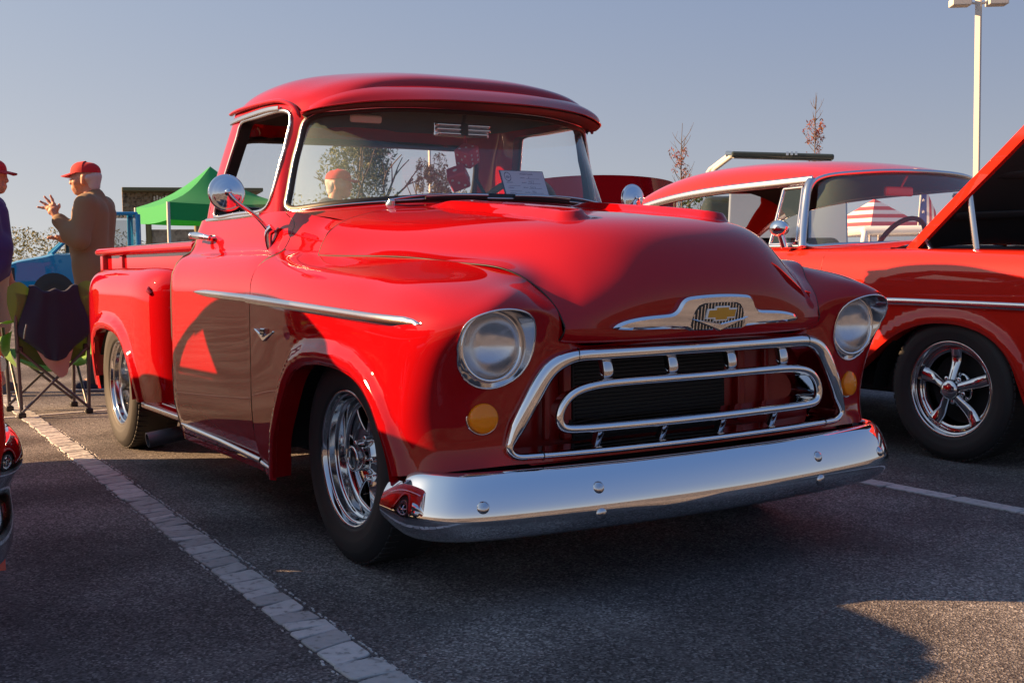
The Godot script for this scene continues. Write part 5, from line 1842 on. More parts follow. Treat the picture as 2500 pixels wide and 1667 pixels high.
	# windshield and frame
	var bot := vs([0, 1.025, -0.74, 0.3, 1.022, -0.78, 0.58, 1.016, -0.87, 0.75, 1.012, -0.96, 0.825, 1.02, -1.03])
	var topc := vs([0, 1.405, -0.955, 0.3, 1.40, -0.975, 0.50, 1.388, -1.02, 0.61, 1.372, -1.07, 0.655, 1.35, -1.11])
	var gr := []
	for f in [0.0, 0.33, 0.67, 1.0]:
		var row := []
		for i in bot.size():
			row.append(bot[i].lerp(topc[i], f) + Vector3(0, 0, 0.02 * sin(PI * f)))
		gr.append(row)
	var wm := Mb.new()
	put_grid(wm, surf(both(gr), 6, 5), Vector3(0, 1.2, -2.0))
	put("windshield", wm, M.glass, T)
	var wf := Mb.new()
	var fl: Array = sym(vs([0, 1.022, -0.735, 0.3, 1.019, -0.775, 0.58, 1.013, -0.865, 0.75, 1.008, -0.955, 0.83, 1.012, -1.03, 0.825, 1.07, -1.06, 0.752, 1.235, -1.105, 0.705, 1.325, -1.115, 0.655, 1.372, -1.10, 0.50, 1.398, -1.025, 0.3, 1.410, -0.975, 0, 1.415, -0.955]))
	var flp := spl(fl, 5, true)
	sweep(wf, flp, circ(0.013, 8, 0.013), Vector3(0, 0.4, 1), true)
	put("windshield_frame", wf, M.stainless, T)
	# roof with its rear quarters
	var rr := [
		vs([0, 1.418, -0.955, 0.3, 1.413, -0.975, 0.5, 1.40, -1.025, 0.62, 1.384, -1.075, 0.675, 1.372, -1.11]),
		vs([0, 1.485, -1.25, 0.3, 1.475, -1.25, 0.5, 1.452, -1.25, 0.63, 1.415, -1.25, 0.69, 1.372, -1.25]),
		vs([0, 1.527, -1.7, 0.3, 1.515, -1.7, 0.5, 1.488, -1.7, 0.635, 1.437, -1.7, 0.697, 1.366, -1.7]),
		vs([0, 1.53, -2.15, 0.3, 1.517, -2.15, 0.5, 1.485, -2.15, 0.635, 1.424, -2.15, 0.70, 1.345, -2.15]),
		vs([0, 1.49, -2.55, 0.3, 1.475, -2.55, 0.5, 1.435, -2.54, 0.64, 1.365, -2.52, 0.703, 1.288, -2.50]),
		vs([0, 1.39, -2.85, 0.3, 1.375, -2.85, 0.5, 1.335, -2.83, 0.65, 1.27, -2.80, 0.715, 1.205, -2.82]),
		vs([0, 1.22, -3.06, 0.3, 1.205, -3.05, 0.52, 1.175, -3.03, 0.68, 1.13, -3.02, 0.74, 1.09, -3.04]),
		vs([0, 1.03, -3.16, 0.3, 1.025, -3.16, 0.54, 1.02, -3.17, 0.70, 1.01, -3.18, 0.765, 1.0, -3.20])]
	var rg := surf(both(rr), 8, 8)
	var rm := Mb.new()
	put_grid(rm, rg, Vector3(0, 1.1, -2.0))
	var bl := v2s([-0.47, 1.40, 0.47, 1.40, 0.55, 1.33, 0.60, 1.18, 0.58, 1.08, 0.0, 1.05, -0.58, 1.08, -0.60, 1.18, -0.55, 1.33])
	var opening := clip(rm, func(p: Vector3, _t: Vector2) -> float: return poly_sd(Vector2(p.x, p.y), bl) if p.z < -2.6 else 1.0)
	var roof := put("roof", opening, red, T)
	var bwm := clip(rm, func(p: Vector3, _t: Vector2) -> float: return -poly_sd(Vector2(p.x, p.y), bl) if p.z < -2.6 else -1.0)
	put("rear_window", Mb.new().add(bwm, Transform3D(Basis(), Vector3(0, -0.004, 0.006))), M.glass, T)
	var lm2 := Mb.new()
	var lg := []
	for i in rg.size():
		if rg[i][rg[0].size() / 2].z > -2.72:
			var r2 := PackedVector3Array()
			for p in rg[i]:
				r2.append(Vector3(p.x * 0.97, p.y - 0.025, p.z - 0.01))
			lg.append(r2)
	put_grid(lm2, lg, Vector3(0, 2, -2.0))
	put("headliner", lm2, M.interior_black, roof)
	# inside
	var im := Mb.new()
	rbox(im, Transform3D(Basis(), Vector3(0, 0.70, -1.95)), Vector3(1.5, 0.2, 0.55), 0.07, 3)
	rbox(im, Transform3D(Basis(Vector3.RIGHT, -0.2), Vector3(0, 0.88, -2.25)), Vector3(1.5, 0.40, 0.15), 0.06, 3)
	rbox(im, Transform3D(Basis(Vector3.RIGHT, -0.2), Vector3(0, 0.82, -3.0)), Vector3(1.4, 0.36, 0.15), 0.06, 3)
	box(im, Vector3(0, 0.45, -2.0), Vector3(1.6, 0.1, 2.6), 0.03)
	box(im, Vector3(0, 0.93, -1.02), Vector3(1.5, 0.15, 0.25), 0.06)
	for s in [-1.0, 1.0]:
		box(im, Vector3(s * 0.80, 0.75, -2.0), Vector3(0.04, 0.5, 2.0), 0.01)
	put("cabin_interior", im, M.interior_black, T)
	var sw := Mb.new()
	var c := Vector3(0.37, 1.0, -1.42)
	var bx := Basis(Quaternion(Vector3.UP, Vector3(0, 0.5, -0.87).normalized()))
	var loop := []
	for i in 36:
		var a := TAU * i / 36
		loop.append(c + bx * Vector3(cos(a) * 0.2, 0, sin(a) * 0.2))
	sweep(sw, PackedVector3Array(loop), circ(0.015, 8), Vector3(0, 0.5, -0.87).normalized(), true)
	put("steering_wheel", sw, M.interior_black, T)
	var rv := Mb.new()
	rbox(rv, Transform3D(Basis(), Vector3(0, 1.315, -1.12)), Vector3(0.23, 0.055, 0.03), 0.014, 3)
	bar(rv, Vector3(0.01, 1.34, -1.11), Vector3(0.0, 1.40, -1.06), 0.007)
	put("rear_view_mirror", rv, M.red_coupe, T)
	for s in [-1.0, 1.0]:
		build_wheel(T, Vector3(s * 0.80, 0.333, -0.075), s, "torq", 0.333, 0.215, 0.219, 0.045)
		build_wheel(T, Vector3(s * 0.79, 0.338, -2.96), s, "torq", 0.338, 0.235, 0.219, 0.03)
		var ww := Mb.new()
		for zc in [-0.075, -2.94]:
			var wg := []
			for i in 17:
				var a := PI * i / 16.0
				wg.append(PackedVector3Array([Vector3(s * 0.89, 0.30 + sin(a) * 0.36, zc + cos(a) * 0.45), Vector3(s * 0.5, 0.30 + sin(a) * 0.36, zc + cos(a) * 0.45)]))
			put_grid(ww, wg, Vector3(s * 0.7, 0.3, zc))
			box(ww, Vector3(s * 0.5, 0.42, zc), Vector3(0.02, 0.5, 0.95))
		put("wheel_well", ww, M.dark_metal, T)
	var ch := Mb.new()
	box(ch, Vector3(0, 0.34, -1.6), Vector3(1.56, 0.14, 3.6), 0.04)
	put("chassis", ch, M.dark_metal, T)
	if short < 1.0:   # a shorter car: everything but the wheels closes up
		for part in T.get_children():
			if part.name.begins_with("wheel") and not part.name.begins_with("wheel_well"):
				part.position.z += (-0.14 - 0.075 * (short - 1.0)) if part.get_aabb().get_center().z > -1.0 else (2.96 * (1.0 - short) - 0.14)
			else:
				part.transform = Transform3D(Basis.from_scale(Vector3(1, 1, short)), Vector3(0, 0, -0.14))
	return T

func vs3(a: Array) -> PackedVector3Array:
	return PackedVector3Array(vs(a))

# ---------------------------------------------------------------- ground
func make_ground() -> void:
	var m := mat("asphalt", Color.WHITE, 0.9)
	m.metallic_specular = 0.3
	var cn := noise(0.135, 3, 1, FastNoiseLite.TYPE_CELLULAR)
	cn.cellular_return_type = FastNoiseLite.RETURN_CELL_VALUE
	m.albedo_texture = ntex(cn, 1536, ramp([lin(0.075, 0.068, 0.070), lin(0.13, 0.120, 0.122), lin(0.185, 0.174, 0.172), lin(0.25, 0.236, 0.232), lin(0.42, 0.40, 0.39)], [0.0, 0.35, 0.6, 0.85, 1.0]))
	var dn := noise(0.135, 3, 2, FastNoiseLite.TYPE_CELLULAR)
	dn.cellular_return_type = FastNoiseLite.RETURN_DISTANCE
	m.normal_enabled = true
	m.normal_texture = ntex(dn, 1536, null, true, 5.0)
	m.normal_scale = 0.9
	m.detail_enabled = true
	m.detail_blend_mode = BaseMaterial3D.BLEND_MODE_MUL
	m.detail_albedo = ntex(noise(0.012, 9, 5), 512, ramp([Color(0.74, 0.73, 0.74), Color(1, 1, 1)], [0.25, 0.7]))
	m.detail_uv_layer = BaseMaterial3D.DETAIL_UV_2
	m.uv2_triplanar = true
	m.uv2_world_triplanar = true
	m.uv2_scale = Vector3.ONE * 0.14
	tri(m, 0.80)
	var g := Mb.new()
	var r := 700.0
	g.quad(Vector3(-r, 0, -r), Vector3(r, 0, -r), Vector3(r, 0, r), Vector3(-r, 0, r), Vector3.UP)
	put("car_park_asphalt", g, m, null, true)
	var rng := RandomNumberGenerator.new()
	rng.seed = 41
	var tones := []
	for k in 3:
		var c: float = [0.40, 0.33, 0.46][k]
		var w := mat("worn_white_%d" % k, Color.WHITE, 0.8)
		w.albedo_texture = ntex(noise(0.02, 20 + k, 5), 512, ramp([lin(c * 0.45, c * 0.44, c * 0.44), lin(c * 0.9, c * 0.89, c * 0.89), lin(c, c * 0.99, c)], [0.12, 0.32, 0.7]))
		w.normal_enabled = true
		w.normal_texture = ntex(noise(0.05, 30 + k, 3), 256, null, true, 3.0)
		w.normal_scale = 0.4
		tri(w, 2.2)
		tones.append(w)
	# the marking left of the pickup: cracked, raised blocks
	var line := Node3D.new()
	line.name = "parking_line"
	line.set_meta("kind", "structure")
	add_child(line)
	var z := 1.35
	var n := 0
	while z > -7.5 and n < 110:
		var far := clampf((1.0 - z) / 5.0, 0.0, 1.0)
		var len := rng.randf_range(0.055, 0.115) if n > 5 else rng.randf_range(0.10, 0.13)
		var wide := rng.randf_range(0.104, 0.120) - 0.004 * far
		var xc := lerpf(-1.275, -1.03, clampf((0.95 - z) / 6.6, 0.0, 1.4)) + 0.052 + rng.randf_range(-0.005, 0.005)
		var skew := rng.randf_range(-0.010, 0.022)
		_block(line, "marking_block", Vector3(xc, 0, z - len * 0.5), wide, len - 0.006, skew, tones[rng.randi() % 3], rng)
		z -= len + rng.randf_range(0.0, 0.003)
		n += 1
	var ed := Mb.new()
	for i in 260:
		var zz := 1.3 - i * 0.02
		if rng.randf() < 0.72:
			var xc := lerpf(-1.275, -1.03, clampf((0.95 - zz) / 6.6, 0.0, 1.4)) + 0.052
			for s in ([1.0] if rng.randf() < 0.6 else [-1.0, 1.0]):
				box(ed, Vector3(xc + s * (0.066 + rng.randf_range(-0.003, 0.004)), 0.001, zz), Vector3(rng.randf_range(0.003, 0.007), 0.004, rng.randf_range(0.008, 0.018)), 0.001)
	var eo := put("paint_crumbs", ed, tones[2], line)
	eo.set_meta("kind", "stuff")
	var right := Node3D.new()
	right.name = "parking_line_001"
	right.set_meta("kind", "structure")
	add_child(right)
	z = 1.6
	while z > -5.0:
		var len := rng.randf_range(0.20, 0.34)
		_block(right, "marking_block", Vector3(1.512 + rng.randf_range(-0.006, 0.006), 0, z - len * 0.5), rng.randf_range(0.078, 0.09), len - 0.010, rng.randf_range(-0.01, 0.02), tones[rng.randi() % 3], rng)
		z -= len
	var cross := Node3D.new()
	cross.name = "parking_line_002"
	cross.set_meta("kind", "structure")
	add_child(cross)
	var x := -4.0
	while x < 5.0:
		var len := rng.randf_range(0.3, 0.7)
		_block(cross, "marking_block", Vector3(x + len * 0.5, 0, -4.62 + rng.randf_range(-0.004, 0.004)), len - 0.006, 0.05, 0.0, tones[2], rng)
		x += len

func _block(parent: Node3D, called: String, c: Vector3, w: float, l: float, skew: float, m: Material, rng: RandomNumberGenerator) -> void:
	var q := PackedVector2Array()
	var hw := w * 0.5
	var hl := l * 0.5
	var r := minf(hw, hl) * 0.28
	for k in [[1, 1], [-1, 1], [-1, -1], [1, -1]]:
		for a in [0.0, 0.5, 1.0]:
			var an: float = atan2(k[1], k[0]) - PI / 4 + a * PI / 2
			var p := Vector2(k[0] * (hw - r) + cos(an) * r, k[1] * (hl - r) + sin(an) * r)
			p += Vector2(rng.randf_range(-0.0025, 0.0025), rng.randf_range(-0.003, 0.003))
			p.y += skew * (p.x / hw)
			q.append(p)
		if k[0] == k[1]:
			var e := Vector2(rng.randf_range(-0.4, 0.4) * hw, k[1] * (hl + rng.randf_range(-0.004, 0.001)))
			e.y += skew * (e.x / hw)
			q.append(e)
	var mb := Mb.new()
	plate(mb, q, 0.0055, 0.0022, func(a: float, b: float, h: float) -> Vector3: return Vector3(a, h, -b))
	var o := put(called, mb, m, parent)
	o.position = c

# ---------------------------------------------------------------- figures: smooth union of tapered capsules, meshed as surface nets
func sdf(mb: Mb, bones: Array, k: float, cell: float) -> void:
	var lo := Vector3(1e9, 1e9, 1e9)
	var hi := -lo
	for b in bones:
		var r: float = maxf(b[2], b[3]) + 2.5 * cell
		for e in 2:
			lo = lo.min(b[e] - Vector3.ONE * r)
			hi = hi.max(b[e] + Vector3.ONE * r)
	var nx := int((hi.x - lo.x) / cell) + 2
	var ny := int((hi.y - lo.y) / cell) + 2
	var nz := int((hi.z - lo.z) / cell) + 2
	var f := PackedFloat32Array()
	f.resize(nx * ny * nz)
	f.fill(1.0)
	for b in bones:
		var a: Vector3 = b[0]
		var c: Vector3 = b[1]
		var ra: float = b[2]
		var rb: float = b[3]
		var m: float = maxf(ra, rb) + k + 2.0 * cell
		var l := ((a.min(c) - Vector3.ONE * m - lo) / cell).floor().max(Vector3.ZERO)
		var h := ((a.max(c) + Vector3.ONE * m - lo) / cell).ceil()
		var ab := c - a
		var il := 1.0 / maxf(ab.length_squared(), 1e-9)
		for z in range(int(l.z), mini(int(h.z) + 1, nz)):
			for y in range(int(l.y), mini(int(h.y) + 1, ny)):
				var ix := (z * ny + y) * nx
				for x in range(int(l.x), mini(int(h.x) + 1, nx)):
					var p := lo + Vector3(x, y, z) * cell - a
					var t := clampf(p.dot(ab) * il, 0.0, 1.0)
					var d := (p - ab * t).length() - (ra + (rb - ra) * t)
					var o := f[ix + x]
					var e := maxf(k - absf(o - d), 0.0) / k
					f[ix + x] = minf(o, d) - e * e * k * 0.25
	var idx := {}
	var pts := PackedVector3Array()
	var nrm := PackedVector3Array()
	for z in nz - 1:
		for y in ny - 1:
			for x in nx - 1:
				var i := (z * ny + y) * nx + x
				var s := 0
				var v0 := f[i]
				var all_same := true
				var acc := Vector3.ZERO
				var cnt := 0
				var vals := [v0, f[i + 1], f[i + nx], f[i + nx + 1], f[i + nx * ny], f[i + nx * ny + 1], f[i + nx * ny + nx], f[i + nx * ny + nx + 1]]
				for q in 8:
					if (vals[q] < 0.0) != (v0 < 0.0):
						all_same = false
						break
				if all_same:
					continue
				for ed in [[0, 1], [2, 3], [4, 5], [6, 7], [0, 2], [1, 3], [4, 6], [5, 7], [0, 4], [1, 5], [2, 6], [3, 7]]:
					var va: float = vals[ed[0]]
					var vb: float = vals[ed[1]]
					if (va < 0.0) != (vb < 0.0):
						var t := va / (va - vb)
						var pa := Vector3(ed[0] & 1, (ed[0] >> 1) & 1, ed[0] >> 2)
						var pb := Vector3(ed[1] & 1, (ed[1] >> 1) & 1, ed[1] >> 2)
						acc += pa.lerp(pb, t)
						cnt += 1
				idx[i] = pts.size()
				pts.append(lo + (Vector3(x, y, z) + acc / cnt) * cell)
				nrm.append(Vector3(vals[1] - vals[0] + vals[3] - vals[2] + vals[5] - vals[4] + vals[7] - vals[6], vals[2] - vals[0] + vals[3] - vals[1] + vals[6] - vals[4] + vals[7] - vals[5], vals[4] - vals[0] + vals[5] - vals[1] + vals[6] - vals[2] + vals[7] - vals[3]).normalized())
	for i in idx:
		for st in [[1, nx, nx * ny], [nx, 1, nx * ny], [nx * ny, 1, nx]]:
			var j: int = i + st[0]
			if (f[i] < 0.0) != (f[j] < 0.0):
				var a: int = i
				var b: int = i - st[1]
				var c: int = i - st[1] - st[2]
				var d: int = i - st[2]
				if idx.has(b) and idx.has(c) and idx.has(d):
					var A: int = idx[a]
					var B: int = idx[b]
					var C: int = idx[c]
					var D: int = idx[d]
					mb.tri(pts[A], pts[B], pts[C], nrm[A], nrm[B], nrm[C])
					mb.tri(pts[A], pts[C], pts[D], nrm[A], nrm[C], nrm[D])

func B(a: Vector3, b: Vector3, ra: float, rb := -1.0) -> Array:
	return [a, b, ra, rb if rb >= 0.0 else ra]

func head_bones(c: Vector3) -> Array:   # c: middle of the head, facing +z
	var o := [B(c + Vector3(0, 0.035, -0.025), c + Vector3(0, 0.03, 0.025), 0.083, 0.078), B(c + Vector3(0, -0.02, 0.03), c + Vector3(0, -0.065, 0.048), 0.066, 0.05), B(c + Vector3(0, -0.085, 0.06), c + Vector3(0, -0.09, 0.072), 0.028, 0.022),
		B(c + Vector3(0, 0.012, 0.098), c + Vector3(0, -0.022, 0.116), 0.011, 0.015), B(c + Vector3(0, 0.03, 0.093), c + Vector3(0, 0.012, 0.098), 0.010),
		B(c + Vector3(-0.02, -0.055, 0.088), c + Vector3(0.02, -0.055, 0.088), 0.010), B(c + Vector3(-0.018, -0.066, 0.087), c + Vector3(0.018, -0.066, 0.087), 0.010),
		B(c + Vector3(0, -0.05, -0.02), c + Vector3(0, -0.16, -0.045), 0.058, 0.062)]
	for s in [-1.0, 1.0]:
		o.append(B(c + Vector3(s * 0.084, 0.018, -0.012), c + Vector3(s * 0.080, -0.03, -0.002), 0.016, 0.011))
		o.append(B(c + Vector3(s * 0.05, 0.034, 0.078), c + Vector3(s * 0.02, 0.036, 0.088), 0.012))
		o.append(B(c + Vector3(s * 0.05, -0.02, 0.06), c + Vector3(s * 0.045, -0.03, 0.055), 0.03))
	return o

func cap(T: Node3D, c: Vector3, m: Material) -> void:
	var mb := Mb.new()
	var g := []
	for i in 33:
		var a := TAU * i / 32
		var row := PackedVector3Array()
		for k in 9:
			var e := k / 8.0
			var rr := sqrt(maxf(1.0 - pow(e, 2.6), 0.0))
			var front := 1.0 + 0.06 * maxf(sin(a), 0.0)
			row.append(c + Vector3(cos(a) * 0.094 * rr, 0.052 + 0.088 * e * (1.0 if sin(a) < 0 else 1.08), (sin(a) * 0.112 * front) * rr - 0.004))
		g.append(row)
	put_grid(mb, g, c)
	var body := put("cap", mb, m, T)
	var br := Mb.new()
	var bg := []
	for i in 17:
		var a := PI * (0.12 + 0.76 * i / 16.0)
		var row := PackedVector3Array()
		for k in 5:
			var f := k / 4.0
			var base := Vector3(cos(a) * 0.094, 0.054, sin(a) * 0.112)
			var out := Vector3(cos(a) * 0.085, 0.034 - 0.010 * absf(cos(a)), 0.10 + sin(a) * 0.092)
			row.append(c + base.lerp(out, f))
		bg.append(row)
	put_grid(br, bg, c + Vector3(0, -1, 0))
	var bg2 := []
	for r in bg:
		var r2 := PackedVector3Array()
		for p in r:
			r2.append(p + Vector3(0, -0.005, -0.001))
		bg2.append(r2)
	put_grid(br, bg2, c + Vector3(0, 1, 0))
	put("cap_peak", br, m, body)

func legs(s: float) -> Array:
	return [Vector3(s * 0.095, 0.93, 0), Vector3(s * 0.11, 0.50, 0.025), Vector3(s * 0.115, 0.09, -0.015)]

func person(label: String, at: Vector3, facing: Vector3, arms: Array, hands: Array, look: Dictionary, hgt: float) -> void:
	var T := thing("person", label, "person", at)
	T.transform.basis = Basis(Vector3.UP.cross(facing).normalized(), Vector3.UP, facing.normalized()).scaled(Vector3.ONE * hgt)
	var hc := Vector3(0, 1.625, 0.055)
	var sk := []
	var torso := [B(Vector3(-0.085, 1.36, 0), Vector3(-0.075, 1.12, 0.025), 0.115, 0.115), B(Vector3(0.085, 1.36, 0), Vector3(0.075, 1.12, 0.025), 0.115, 0.115), B(Vector3(0, 1.10, 0.05), Vector3(0, 1.02, 0.04), 0.125, 0.12), B(Vector3(-0.17, 1.425, -0.01), Vector3(0.17, 1.425, -0.01), 0.062), B(Vector3(-0.085, 0.95, 0), Vector3(0.085, 0.95, 0), 0.115)]
	sk.append_array(torso)
	for i in 2:
		var s := -1.0 if i == 0 else 1.0
		var L := legs(s)
		sk.append(B(L[0], L[1], 0.085, 0.055))
		sk.append(B(L[1], L[1] + (L[2] - L[1]) * 0.35, 0.054, 0.056))
		sk.append(B(L[1] + (L[2] - L[1]) * 0.35, L[2], 0.056, 0.036))
		sk.append(B(L[2], L[2] + Vector3(0, -0.05, 0.13), 0.04, 0.03))
		var a: Array = arms[i]
		sk.append(B(a[0], a[1], 0.052, 0.043))
		sk.append(B(a[1], a[2], 0.042, 0.028))
	var body := Mb.new()
	sdf(body, sk, 0.05, 0.02)
	sdf(body, head_bones(hc), 0.028, 0.0075)
	for i in 2:
		sdf(body, hands[i], 0.010, 0.0055)
	var bo := put("body", body, M.skin, T)
	# hair round the back and sides
	var hr := Mb.new()
	sdf(hr, [B(hc + Vector3(0, 0.02, -0.045), hc + Vector3(0, -0.045, -0.05), 0.078, 0.058), B(hc + Vector3(-0.074, 0.01, -0.03), hc + Vector3(0.074, 0.01, -0.03), 0.022)], 0.03, 0.010)
	put("hair", hr, M.grey_hair, bo)
	cap(T, hc, look.cap)
	# coat or shirt
	var ct := []
	for b in torso:
		ct.append([b[0], b[1], b[2] + look.thick, b[3] + look.thick])
	if look.long:
		ct.append(B(Vector3(-0.09, 0.98, 0.01), Vector3(-0.09, 0.84, 0.01), 0.135, 0.125))
		ct.append(B(Vector3(0.09, 0.98, 0.01), Vector3(0.09, 0.84, 0.01), 0.135, 0.125))
		ct.append(B(Vector3(0, 1.49, -0.01), Vector3(0, 1.47, -0.02), 0.075))
	for i in 2:
		var a: Array = arms[i]
		ct.append(B(a[0], a[1], 0.062 + look.thick, 0.052 + look.thick))
		if look.long:
			ct.append(B(a[1], a[1].lerp(a[2], 0.93), 0.052 + look.thick, 0.036 + look.thick))
			var mid: Vector3 = a[1].lerp(a[2], 0.3)
			ct.append(B(mid + Vector3(0, -0.012, 0), mid + Vector3(0, -0.012, 0.01), 0.055 + look.thick))
	var cm := Mb.new()
	if not look.long:   # short sleeves end above the elbow
		for i in 2:
			var a: Array = arms[i]
			ct[ct.size() - 2 + i] = B(a[0], a[0].lerp(a[1], 0.72), 0.062 + look.thick, 0.060 + look.thick)
	sdf(cm, ct, 0.035, 0.0135)
	put("jacket" if look.long else "shirt", cm, look.top, T)
	var tm := Mb.new()
	var tb := [B(Vector3(-0.09, 0.95, 0), Vector3(0.09, 0.95, 0), 0.122)]
	for s in [-1.0, 1.0]:
		var L := legs(s)
		tb.append(B(L[0], L[1] + Vector3(0, 0.0 if look.long else 0.02, 0), 0.105, 0.082))
		if look.long:
			tb.append(B(L[1], L[2] + Vector3(0, 0.0, -0.005), 0.080, 0.066))
	sdf(tm, tb, 0.03, 0.017)
	put("trousers" if look.long else "shorts", tm, look.legs, T)
	for s in [-1.0, 1.0]:
		var L := legs(s)
		var sm := Mb.new()
		sdf(sm, [B(L[2] + Vector3(0, -0.045, -0.03), L[2] + Vector3(0.01 * s, -0.055, 0.13), 0.043, 0.034), B(L[2] + Vector3(0, -0.03, -0.02), L[2] + Vector3(0, 0.0, -0.005), 0.046, 0.046), B(L[2] + Vector3(0, -0.045, 0.08), L[2] + Vector3(0.01 * s, -0.055, 0.15), 0.044, 0.032)], 0.02, 0.011)
		var shoe := put("shoe", sm, look.shoes, T)
		var so := Mb.new()
		sweep(so, vs3([L[2].x, 0.009, -0.088, L[2].x, 0.009, 0.0, L[2].x + 0.01 * s, 0.009, 0.10, L[2].x + 0.012 * s, 0.009, 0.178]), circ(0.047, 10, 0.011), Vector3.UP)
		put("shoe_sole", so, M.pale_sole, shoe)
	if look.has("glasses"):
		var gl := Mb.new()
		for s in [-1.0, 1.0]:
			var loop := []
			for i in 16:
				var a := TAU * i / 16
				loop.append(hc + Vector3(s * 0.034 + cos(a) * 0.024, 0.012 + sin(a) * 0.019, 0.108))
			tube(gl, loop, 0.002, 5, true, null, Vector3(0, 0, 1))
			bar(gl, hc + Vector3(s * 0.058, 0.016, 0.105), hc + Vector3(s * 0.086, 0.016, -0.01), 0.002, 5)
		put("glasses", gl, M.soft_chrome, T)
	if look.long:
		var cl := Mb.new()
		var loop := []
		for i in 20:
			var a := TAU * i / 20
			loop.append(Vector3(cos(a) * 0.072, 1.485 + 0.012 * sin(a), -0.002 + sin(a) * 0.072))
		sweep(cl, PackedVector3Array(loop), circ(0.013, 8, 0.026), Vector3.UP, true)
		put("shirt_collar", cl, M.navy_cloth, T)

func hand_bones(w: Vector3, palm: Vector3, tips: Array, thumb: Vector3, side: Vector3) -> Array:
	var dir := (palm - w).normalized()
	var o := [B(w, palm, 0.026, 0.030), B(palm - side * 0.022, palm + side * 0.022, 0.022), B(palm + dir * 0.03 - side * 0.028, palm + dir * 0.03 + side * 0.028, 0.016)]
	for i in tips.size():
		var root: Vector3 = palm + dir * 0.038 + side * (0.030 - 0.020 * i)
		var mid: Vector3 = root.lerp(tips[i], 0.5) + (tips[i] - root).cross(side).normalized() * 0.005
		o.append(B(root, mid, 0.0105, 0.0095))
		o.append(B(mid, tips[i], 0.0095, 0.0080))
	var tr: Vector3 = palm - dir * 0.015 + side * 0.028
	o.append(B(tr, tr.lerp(thumb, 0.5) + side * 0.008, 0.014, 0.0115))
	o.append(B(tr.lerp(thumb, 0.5) + side * 0.008, thumb, 0.0115, 0.0095))
	return o

func make_people() -> void:
	mat("skin", lin(0.42, 0.20, 0.13), 0.55)
	M.skin.subsurf_scatter_enabled = true
	M.skin.subsurf_scatter_strength = 0.15
	mat("grey_hair", lin(0.42, 0.40, 0.38), 0.8)
	cloth("tan_jacket", lin(0.20, 0.125, 0.068))
	cloth("red_cap", lin(0.40, 0.008, 0.014))
	cloth("navy_cloth", lin(0.010, 0.012, 0.035))
	cloth("dark_trousers", lin(0.02, 0.02, 0.025))
	cloth("purple_shirt", lin(0.035, 0.02, 0.13))
	cloth("beige_shorts", lin(0.34, 0.28, 0.21))
	cloth("grey_shoe", lin(0.06, 0.058, 0.065))
	cloth("navy_shoe", lin(0.008, 0.014, 0.04))
	mat("pale_sole", lin(0.45, 0.43, 0.40), 0.7)
	var right := Vector3(0.848, 0, 0.529)
	# gesturing man: open left hand raised, right hand held out
	var aL := [Vector3(0.19, 1.42, -0.005), Vector3(0.265, 1.16, 0.03), Vector3(0.20, 1.315, 0.205)]
	var aR := [Vector3(-0.19, 1.42, -0.005), Vector3(-0.25, 1.14, 0.02), Vector3(-0.12, 1.165, 0.235)]
	var hL := hand_bones(aL[2], Vector3(0.195, 1.385, 0.243), [Vector3(0.195, 1.497, 0.258), Vector3(0.19, 1.490, 0.305), Vector3(0.19, 1.455, 0.340), Vector3(0.19, 1.412, 0.360)], Vector3(0.165, 1.43, 0.205), Vector3(0.05, 0.55, -0.75).normalized())
	var hR := hand_bones(aR[2], Vector3(-0.105, 1.175, 0.30), [Vector3(-0.06, 1.19, 0.385), Vector3(-0.085, 1.185, 0.40), Vector3(-0.11, 1.18, 0.395), Vector3(-0.135, 1.175, 0.375)], Vector3(-0.055, 1.20, 0.32), Vector3(1, 0.1, 0.1).normalized())
	person("older man in red cap and tan jacket gesturing with one open hand", Vector3(-0.235, 0, -6.08), -right, [aR, aL], [hR, hL], {"cap": M.red_cap, "top": M.tan_jacket, "legs": M.dark_trousers, "shoes": M.navy_shoe, "thick": 0.022, "long": true, "glasses": true}, 1.0)
	var rest := func(s: float) -> Array: return [Vector3(s * 0.19, 1.42, -0.01), Vector3(s * 0.235, 1.14, -0.02), Vector3(s * 0.225, 0.90, 0.06)]
	var rh := func(s: float) -> Array:
		var w := Vector3(s * 0.225, 0.90, 0.06)
		return hand_bones(w, w + Vector3(0, -0.075, 0.012), [w + Vector3(-s * 0.012, -0.165, 0.05), w + Vector3(-s * 0.014, -0.178, 0.03), w + Vector3(-s * 0.014, -0.172, 0.008), w + Vector3(-s * 0.012, -0.15, -0.012)], w + Vector3(-s * 0.02, -0.12, 0.06), Vector3(0, 0, 1))
	person("man in purple shirt and beige shorts cut by the left edge, behind the folding chair", Vector3(-1.0, 0, -6.18), right, [rest.call(-1.0), rest.call(1.0)], [rh.call(-1.0), rh.call(1.0)], {"cap": M.red_cap, "top": M.purple_shirt, "legs": M.beige_shorts, "shoes": M.grey_shoe, "thick": 0.014, "long": false}, 1.0)
	person("man in a red cap seen through the pickup's windshield and rear window", Vector3(2.04, 0, -6.72), Vector3(0.80, 0, 0.60), [rest.call(-1.0), rest.call(1.0)], [rh.call(-1.0), rh.call(1.0)], {"cap": M.red_cap, "top": M.navy_cloth, "legs": M.dark_trousers, "shoes": M.navy_shoe, "thick": 0.016, "long": false}, 1.03)

